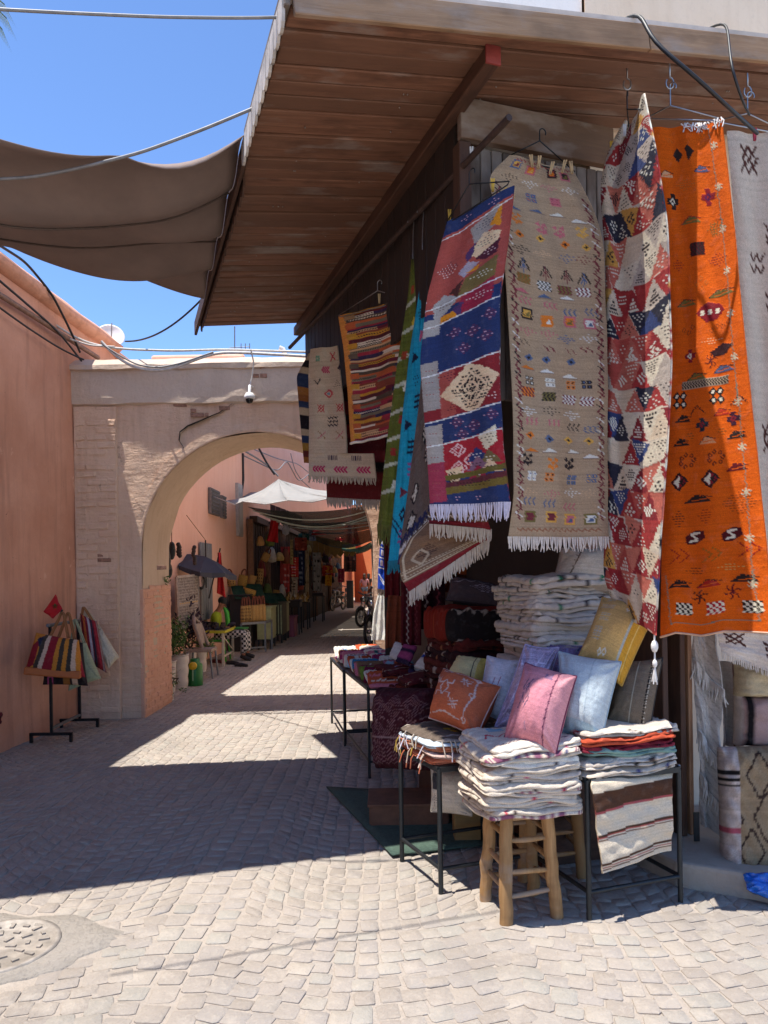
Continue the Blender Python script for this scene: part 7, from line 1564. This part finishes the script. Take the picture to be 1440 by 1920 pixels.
def netmat(c, al):
    m = plain(c, .9, 0, .2, 3, .3, 60).copy(); m.name = 'shade_netting'; m.node_tree.nodes['Principled BSDF'].inputs['Alpha'].default_value = al; return m
NETM = netmat('1d2120', .74)
def net(u, v):
    a, b = V((-2.75+.2*v, 15.2+13*v, 3.05-.1*v)), V((.0-.45*v, 15.6+13*v, 3.15-.25*v)); p = a.lerp(b, u); p.z -= .55*4*u*(1-u)*(.5+.3*math.sin(v*9))*.55+.12*math.sin(v*16)*math.sin(u*3.1); return p
hs = [(.30, .26, .035), (.62, .33, .05), (.45, .1, .02), (.7, .6, .03), (.25, .5, .025), (.5, .75, .03), (.8, .2, .02)]
tarp('shade_net', 'dark grey shade net sagging under the white tarp with torn holes', net, 60, 60, NETM, .005, lambda u, v: any(abs(u-a)+abs(v-b)*1.3 < r for a, b, r in hs) or (.485 < v < .505 and u > .2))
for k in range(7):
    v = .04+k*.06; m = MB(); m.tube([V(q) for q in curve([net(i/14, v)+V((0, 0, -.03)) for i in range(15)], 30)], .012, 4); o = m.build('net_rope', plain('a5b0a5', .8)); props(o, ORD[k]+' pale rope from the front sewn along the dark net'.replace('from the front ', '')+', counted from the front', 'rope', 'ropes of the shade net')
def net2(u, v): p = V((-2.3+.2*v, 28.5+5*v, 2.95)).lerp(V((-.5, 28.5+5*v, 2.85)), u); p.z -= .5*4*u*(1-u)*.6+.05*math.sin(v*20); return p
tarp('green_net', 'green shade net hanging lower beyond the dark one', net2, 20, 16, netmat('1f4a3c', .75))
# ------------------------------------------------------------------ stalls and shops down the left side
def sx_(Y): return -3.45+(Y-17.6)*.0528
SHOPW = wood('33211a', '4a3022', .7, .5, 'shop_front_wood')
k = 0
for Y0, Y1, c in ((18.6, 20.3, 'a'), (20.6, 22.6, 'b'), (23.0, 25.6, 'a'), (26, 29, 'b'), (29.6, 33.5, 'a'), (34.2, 38.5, 'b')):
    t = thing('wooden_shop', ('first', 'second', 'third', 'fourth', 'fifth', 'farthest')[k]+' dark boarded shop from the gateway on the left side', 'shop front', V((sx_(Y0), Y0, 0)), 'boarded shops along the alley'); k += 1
    y = Y0; n = int((Y1-Y0)/.28)
    for i in range(n): m = MB(); m.box((sx_(y)+.06, y+.13, 1.5), (.07, .25, 3.0)); m.build('door_board', SHOPW, t, .006); y += (Y1-Y0)/n
    m = MB(); m.box((sx_((Y0+Y1)/2)+.13, (Y0+Y1)/2, 3.05), (.2, Y1-Y0+.1, .16)); m.build('lintel', SHOPW, t, .01)
    for Y_ in (Y0-.06, Y1+.06): m = MB(); m.box((sx_(Y_)+.10, Y_, 1.5), (.14, .12, 3.1)); m.build('door_post', plain('7a5a44', .8), t, .008)
# scalloped wooden awnings of the shops
for k, (x, yt, yb, Y, w, c) in enumerate(((590, 1000, 1058, 27.5, 1.3, '9a7434'), (632, 1006, 1060, 31, 1.5, 'a5803c'), (500, 945, 1000, 21, .9, '3a2620'))):
    t = thing('shop_awning', ('ochre wooden scalloped awning of the middle shop', 'larger ochre scalloped awning farther down', 'dark brown scalloped awning of the nearest shop')[k], 'awning', P(x, yb, Y), 'scalloped awnings'); c0 = P(x, yt, Y); h = P(x, yt, Y).z-P(x, yb, Y).z; n = 6
    for i in range(n):
        a = V((sx_(Y)+.1+(i+.0)*w/n, Y, c0.z-.06*i)); m = MB(); s_ = w/n*.94; m.prism([a, a+V((s_, 0, -.05)), a+V((s_, 0, -h*.55*(1-i*.08))), a+V((s_/2, 0, -h*.75*(1-i*.08))), a+V((0, 0, -h*.6*(1-i*.06)))], (0, .05, 0)); m.build('board', plain(c, .75, 0, .2), t)
def quickcloth(name, label, cat, x0, x1, y0, y1, Y, c, c2=None, group='goods hanging at the alley shops', seed=0, taper=0):
    q = random.Random(seed); cv = CV(14, 30, c, .12)
    for y in range(2, 30, 4):
        if c2: cv.rect(q.randrange(8), y, q.randrange(8, 14), y+q.randrange(1, 3), q.choice(c2) if isinstance(c2, (list, tuple)) else c2)
    t = thing(name, label, cat, P(x0, y1, Y), group); cloth('cloth', cv, sheet([(x0, y0, Y), (x0+taper, y1, Y)], [(x1, y0, Y+.3), (x1-taper, y1, Y+.3)], [(.05, 2.1, seed, .2)], wob=.03, seed=seed), t, th=.01)
for k, a in enumerate((('red_garment', 'salmon red embroidered garment hanging at the second shop', 'garment', 526, 543, 1025, 1112, 21.5, 'a8403c', ['c9a09a', '6a1c20']), ('long_scarf', 'cream and brown twisted scarf hanging in a column', 'scarf', 572, 579, 1030, 1130, 24.5, 'a39070', ['4a3a2a']),
    ('patterned_cloth', 'black and white patterned cloth on the third shop', 'cloth', 586, 602, 1036, 1108, 25.8, '8f8a84', ['17171a', '17171a']), ('red_bag', 'red and pink bags hanging in a bunch by the second shop', 'bag', 545, 560, 1045, 1082, 22.2, 'a5302c', ['c58a9a', 'c9b090']), ('white_shirt', 'pale shirts hanging below the bunch of red bags', 'shirt', 547, 558, 1080, 1120, 22.4, 'a89a88', ['3a2a24', '6a7a4a']),
    ('yellow_skirt', 'yellow and orange skirts hanging behind the motorbike', 'skirt', 610, 622, 1078, 1098, 29.5, 'c9901c', ['a83a1c']), ('red_shirt', 'red and orange shirts above the yellow skirts', 'shirt', 604, 624, 1060, 1080, 29.6, 'a83420', ['c9a02c', 'c9c0b0']), ('pink_cloth', 'pink and cream cloths hanging beyond the motorbike', 'cloth', 634, 646, 1066, 1092, 31.5, 'a8405c', ['c9b88a', '8a2430']),
    ('striped_rugs', 'maroon rugs hanging high at the second shop', 'rug', 552, 575, 1008, 1032, 22.8, '7a3428', ['a05a48', '3a1c18']), ('blue_cloth', 'dark blue cloth with white spots in the shop doorway', 'cloth', 560, 571, 1032, 1098, 23.2, '1c2440', ['8a90a0']), ('beige_cloth', 'beige cloth draped at the third shop', 'cloth', 545, 550, 1012, 1058, 22.0, 'a08c5a', ['6a5a34']),
    ('dark_bags', 'cluster of dark leather bags hanging far down the alley', 'bag', 645, 668, 1035, 1072, 34, '2a1a18', ['4a2a24', '5a3428']), ('green_cloths', 'dark green cloths hanging under the net', 'cloth', 560, 580, 1000, 1012, 24, '1f4a44', ['b0b8b0']), ('blue_cloths', 'white and blue cloths hanging under the net', 'cloth', 580, 592, 990, 1014, 25, '8a94a8', ['2a3a7a', 'c9c9cc']))): quickcloth(*a, seed=k+60)
flag('limp red flag hanging from the shade net over the first shop', [(508, 976), (522, 972), (522, 1018), (500, 1014)], 19.0, None, .06); flag('red pennant under the net in the middle of the alley', [(586, 990), (612, 1002), (590, 1003), (584, 1003)], 24, None, .04)
flag('short red flag under the far end of the net', [(628, 1008), (648, 1009), (644, 1015), (628, 1015)], 28, None, .03); flag('narrow red flag near the orange house', [(660, 1010), (665, 1010), (671, 1033), (661, 1033)], 33, None, .03)
WICK = None
def wicker(c1, c2, sc=60):
    m, n, l, b = nodes('wicker'); v = coord(n, l, 'World', (sc, sc, sc)); c = n.new('ShaderNodeTexChecker'); c.inputs['Scale'].default_value = 1; l.new(v, c.inputs['Vector']); c.inputs[1].default_value = (*lin(c1), 1); c.inputs[2].default_value = (*lin(c2), 1); l.new(c.outputs[0], b.inputs['Base Color']); b.inputs['Roughness'].default_value = .8; bump(n, l, c.outputs[1], .6, b, .01); return m
W1_, W2_ = wicker('b58f52', 'a07a40'), wicker('a8873c', '8a6a2c', 40)
def basket(label, x, yt, yb, w, Y, mat, tilt=0, holes=False, handle=True):
    t = thing('straw_basket', label, 'basket', P(x, yb, Y), 'straw baskets of the stalls'); s = Y/1400; c = P(x, yb, Y); h = (yb-yt)*s; r = w*s/2; up = V((math.sin(tilt), 0, math.cos(tilt))); ax = (V((math.cos(tilt), 0, -math.sin(tilt))), V((0, .6, 0)), up)
    m = MB(); m.lathe(c, [(0, 0), (r*.9, 0), (r, h*.3), (r*1.02, h*.75), (r*.96, h), (r*.88, h), (r*.85, h*.2), (0, h*.1)], 14, ax=ax); m.build('body', mat, t)
    if holes:
        m = MB(); mk = plain('3a2416', .9)
        for i in range(3):
            for j in range(4): m.box(c+ax[0]*(i-1)*r*.6+up*h*(.2+.2*j)-V((0, r*.62, 0)), (r*.2, .03, h*.09), ax)
        m.build('dark_weave', mk, t)
    if handle: m = MB(); a, b = c+ax[0]*r*.5+up*h, c-ax[0]*r*.5+up*h; m.tube([V(q) for q in curve([a, a+up*h*.4, (a+b)/2+up*h*.62, b+up*h*.4, b], 14)], .018, 5); m.build('handle', plain('6a3420', .7), t)
for k, a in enumerate((('straw basket with dark weave leftmost of the row of three', 435, 1078, 1099, 16, 16.6, W1_, -.15, True), ('golden straw basket in the middle of the row of three', 453, 1078, 1100, 18, 17.2, W2_, .2), ('pale plain basket rightmost of the row of three', 470, 1078, 1096, 14, 17.8, W1_, .35, False, False), ('straw basket with dark weave hanging by the first shop door', 486, 1066, 1096, 13, 18.8, W1_, .1, True), ('round hat shaped basket hung high on the first shop', 494, 1035, 1052, 15, 18.9, W1_, .5, False), ('low heap of straw trays among the green cloths', 466, 1104, 1116, 24, 16.6, W2_, .3, False, False), ('cream woven basket on the second stall', 517, 1106, 1116, 12, 19.4, W1_, .2, False, False))): basket(*a)
# bags, pouches and hats crowding the shop fronts
HB = ['8a4a24', '5a2a1c', 'a8703c', 'b58a52', '7a2430', 'c9a45a', '3a2a24', 'a5402c', '2f4a5a', 'c9bfae', '6a7a3a', 'b0607a']
USED = set()
for k in range(44):
    Yb_ = 18.8+k*.38+R.uniform(-.1, .1); q_ = random.Random(k+900); zz = q_.uniform(1.2, 2.6); c_ = HB[q_.randrange(len(HB))]; X = sx_(Yb_)+.2+q_.uniform(0, .25)
    LB = (('tan', 'dark brown', 'camel', 'straw coloured', 'wine red', 'golden', 'black', 'rust', 'slate blue', 'cream', 'olive', 'pink')[HB.index(c_)]+' pouch hanging '+('low', 'midway', 'high')[min(2, int((zz-1.2)/.47))]+' at the '+('first', 'second', 'third', 'fourth', 'fifth', 'farthest')[min(5, int(k/7.4))]+' boarded shop'); LB = LB if LB not in USED else LB.replace('pouch', 'round pouch'); USED.add(LB)
    t = thing('hanging_pouch', LB, 'bag', (X, Yb_, zz), 'small bags along the shop fronts'); m = MB(); w = q_.uniform(.10, .17); h = q_.uniform(.12, .22); c = V((X, Yb_, zz)); m.lathe(c, [(0, -h), (w*.9, -h*.9), (w, -h*.3), (w*.6, h*.7), (w*.25, h), (0, h)], 9, ax=(V((1, 0, 0)), V((0, .7, 0)), V((0, 0, 1)))); m.build('pouch', plain(c_, .6, 0, .2), t); m = MB(); m.tube([c+V((-w*.4, 0, h*.8)), c+V((0, 0, h*2.4)), c+V((w*.4, 0, h*.8))], .01, 4); m.build('strap', plain('3a241a', .7), t)
# sloping display with green cloths
for k, (x0, x1, yt, yb, Y, lb) in enumerate(((432, 455, 1098, 1122, 16.3, 'leftmost'), (458, 488, 1095, 1118, 17.0, 'second'), (488, 512, 1112, 1130, 17.6, 'third'), (505, 528, 1112, 1126, 18.6, 'rightmost'))):
    t = thing('green_cloth', lb+' dark green cloth over the sloping basket display', 'cloth', P(x0, yb, Y), 'green cloths on the basket display'); cv = CV(16, 16, '1f4034', .1); cloth('cloth', cv, sheet([(x0, yt, Y+.5), (x0+8, yb, Y-.2)], [(x1, yt, Y+.5), (x1+10, yb, Y-.2)], [(.03, 1.2, k, .2)], wob=.03, seed=k), t, th=.02)
def boxstall(name, label, x0, x1, yt, yb, Y, c, leg=0, d=.7, slats=0):
    s = Y/1400; a, b = P(x0, yb, Y), P(x1, yb, Y); zt = P(x0, yt, Y).z; zb = max(0, leg); t = thing(name, label, 'stall', V((a.x, Y, 0)), 'stalls along the left of the alley'); mt = plain(c, .6, 0, .15)
    m = MB(); m.box(((a.x+b.x)/2, Y+d/2, (zt+zb)/2), (b.x-a.x, d, zt-zb)); m.build('body', mt, t, .01); m = MB(); m.box(((a.x+b.x)/2, Y+d/2, zt+.015), (b.x-a.x+.06, d+.06, .03)); m.build('top', mt, t, .006)
    if leg:
        for X in (a.x+.03, b.x-.03):
            for y in (Y+.03, Y+d-.03): m = MB(); m.box((X, y, leg/2), (.04, .04, leg)); m.build('leg', BLACKM, t)
    for k in range(slats): m = MB(); m.box((a.x+(b.x-a.x)*(k+.5)/slats, Y-.012, (zt+zb)/2), ((b.x-a.x)/slats*.25, .02, (zt-zb)*.92)); m.build('slat', plain('a5b08a', .6), t)
    return zt
boxstall('dark_counter', 'dark counter behind the stacked straw bags', 431, 468, 1118, 1195, 16.2, '1f1c1c', .0); boxstall('cream_cabinet', 'pale green cabinet beside the stacked straw bags', 482, 509, 1140, 1190, 16.6, '9a9f72', .22); boxstall('slatted_cabinet', 'pale green cabinet with scroll slats', 510, 530, 1132, 1178, 18.0, '3a3c2a', .2, .8, 4); boxstall('small_cabinet', 'narrow pale green cabinet farther along the stalls', 528, 536, 1132, 1178, 18.8, '9a9f72', .2)
boxstall('brass_table', 'dark table of small brass wares under the red garment', 540, 562, 1128, 1134, 20.5, '2a2220', .75); boxstall('ware_table', 'second dark table of wares before the third shop', 562, 578, 1126, 1132, 22.5, '2a2220', .8); boxstall('pink_crate', 'pink crate under the brass table', 540, 552, 1158, 1182, 19.8, '8a4a66', 0); boxstall('tall_table', 'narrow tall table with small wares before the motorbike', 586, 606, 1118, 1122, 26, '3a302c', 1.0); boxstall('far_counter', 'dark counter far down the alley past the motorbike', 650, 662, 1090, 1120, 36, '2a2a2c', 0)
t = thing('steel_stand', 'grey steel stand holding the stack of straw bags', 'stand', G(480, 1214)); Yb = 15.6; a, b = P(452, 1168, Yb), P(497, 1165, Yb+.4); z = a.z-.02
for p in (a, b, a+V((.05, .7, 0)), b+V((.05, .6, 0))): m = MB(); m.box((p.x, p.y, z/2), (.035, .035, z)); m.build('leg', GREYM, t)
m = MB(); m.bar(V((a.x, a.y, z)), V((b.x, b.y, z)), .05, .05); m.bar(V((b.x, b.y, z)), V((b.x+.05, b.y+.6, z)), .05, .05); m.bar(V((a.x, a.y, .12)), V((b.x, b.y, .12)), .03, .03); m.build('frame', GREYM, t)
for k in range(7): basket(ORD[k]+' upright straw bag from the left on the grey steel stand', 455+k*6.6, 1136-k*.5, 1167-k*.3, 9, Yb+.15+.05*k, W1_, R.uniform(-.05, .05), k < 3, True)
for k in range(14):
    x = 538+k*3.0; Y = 20.4+k*.17; p = P(x, 1128, Y); t = thing('brass_ware', ORD[k % 12]+(' ' if k < 12 else ' later ')+'small brass ware along the row on the dark tables', 'brass ware', p, 'brass wares on the dark tables'); h = R.uniform(.12, .3); MB().lathe(p, [(0, 0), (.06, 0), (.03, h*.3), (.065, h*.6), (.02, h*.85), (.03, h), (0, h)], 8).build('vessel', plain(('a58a4a', '8a6a3a', 'b5a890')[k % 3], .4, .6), t)
t = thing('hanging_lamp', 'white lamp hanging by the first shop', 'lamp', P(536, 1000, 20)); MB().lathe(P(536, 1004, 20), [(0, 0), (.09, .05), (.11, .18), (.04, .3), (.03, .42), (0, .42)], 12).build('shade', plain('b5b5bc', .5), t)
# ------------------------------------------------------------------ motorbike, moped and scooter
RUB = plain('151517', .7); CHR = plain('b0b0b0', .25, .9, .1)
def wheel(t, c, r, d, w=.05):
    n = d.cross(V((0, 0, 1))).normalized(); ax = (d, V((0, 0, 1)), n); m = MB(); m.lathe(c, [(r-.07, -w/2), (r-.01, -w/2), (r, 0), (r-.01, w/2), (r-.07, w/2)], 24, ax=ax); ty = m.build('tyre', RUB, t); m = MB(); m.lathe(c, [(r-.085, -w/2.5), (r-.065, -w/2.4), (r-.065, w/2.4), (r-.085, w/2.5), (r-.085, -w/2.5)], 24, ax=ax)
    for k in range(12): a = 2*math.pi*k/12; m.tube([c, c+(d*math.cos(a)+V((0, 0, 1))*math.sin(a))*(r-.075)], .006, 4)
    m.lathe(c, [(0, -.05), (.05, -.05), (.05, .05), (0, .05)], 10, ax=ax); m.build('rim', CHR, t)
def motorbike(label, p, d, s=1.0, body='1a1a1d', group='two-wheelers parked in the alley'):
    t = thing('motorbike', label, 'motorbike', p, group); d = V(d).normalized(); sd = d.cross(V((0, 0, 1))).normalized(); q = lambda a, z, o=0: p+d*a*s+sd*o*s+V((0, 0, z*s)); BM = plain(body, .35, .2, .1)
    wheel(t, q(.62, .30), .30*s, d); wheel(t, q(-.62, .30), .30*s, d)
    m = MB(); m.tube([q(.36, .95), q(.30, .75), q(-.05, .42), q(-.35, .40), q(-.62, .30)], .03*s); m.tube([q(.30, .75), q(-.25, .68), q(-.62, .72)], .028*s); m.build('frame', BM, t)
    for o in (-.07, .07): m = MB(); m.tube([q(.36, .95, o), q(.62, .30, o)], .022*s); m.build('fork', CHR, t)
    m = MB(); m.ball(q(.08, .80), (.24*s, .13*s, .12*s), 12, ax=(d, sd, V((0, 0, 1)))); m.build('tank', plain(body, .3, .3, .1), t)
    m = MB(); m.ball(q(-.38, .80), (.34*s, .12*s, .06*s), 12, ax=(d, sd, V((0, 0, 1)))); m.build('saddle', RUB, t); m = MB(); m.ball(q(-.02, .42), (.18*s, .13*s, .16*s), 10, ax=(d, sd, V((0, 0, 1)))); m.tube([q(.1, .35, .12), q(-.2, .25, .14), q(-.75, .3, .15)], .035*s); m.build('engine', CHR, t)
    m = MB(); m.tube([q(.22, 1.08, -.34), q(.34, 1.02, -.12), q(.36, 1.0), q(.34, 1.02, .12), q(.22, 1.08, .34)], .018*s); m.tube([q(.34, 1.04, -.2), q(.36, 1.2, -.26)], .008*s); m.ball(q(.36, 1.22, -.27), (.02*s, .06*s, .04*s), 8, ax=(d, sd, V((0, 0, 1)))); m.build('handlebar', CHR, t)
    m = MB(); m.lathe(q(.46, .86), [(0, .06*s), (.08*s, .05*s), (.09*s, 0), (.05*s, -.08*s), (0, -.1*s)], 14, ax=(sd, V((0, 0, 1)), d)); m.build('headlight', CHR, t); m = MB()
    for a0, c_ in ((.62, 1), (-.62, -1)): m.tube([V(x) for x in curve([q(a0+.30*math.cos(a), .32+.34*math.sin(a)) for a in np.linspace(.6, 2.6, 8)], 10)], .03*s, 6)
    m.build('mudguard', BM, t); return t
motorbike('black motorbike with a white walled front wheel parked on the left', G(622, 1146)+V((.25, .5, 0)), (-.35, -1, 0), 1.0); motorbike('second dark motorbike parked behind the first one', G(640, 1140)+V((.3, 1.6, 0)), (-.2, -1, 0), 1.0, '22262a')
motorbike('dark scooter parked by the right pier under the white dress', V((-.13, 17.6, 0)), (-.35, -1, 0), 1.1, '1c1d20'); motorbike('grey moped nosing out from the right pier farther back', V((-.42, 23.5, 0)), (-.6, -1, 0), 1.0, '33363a')
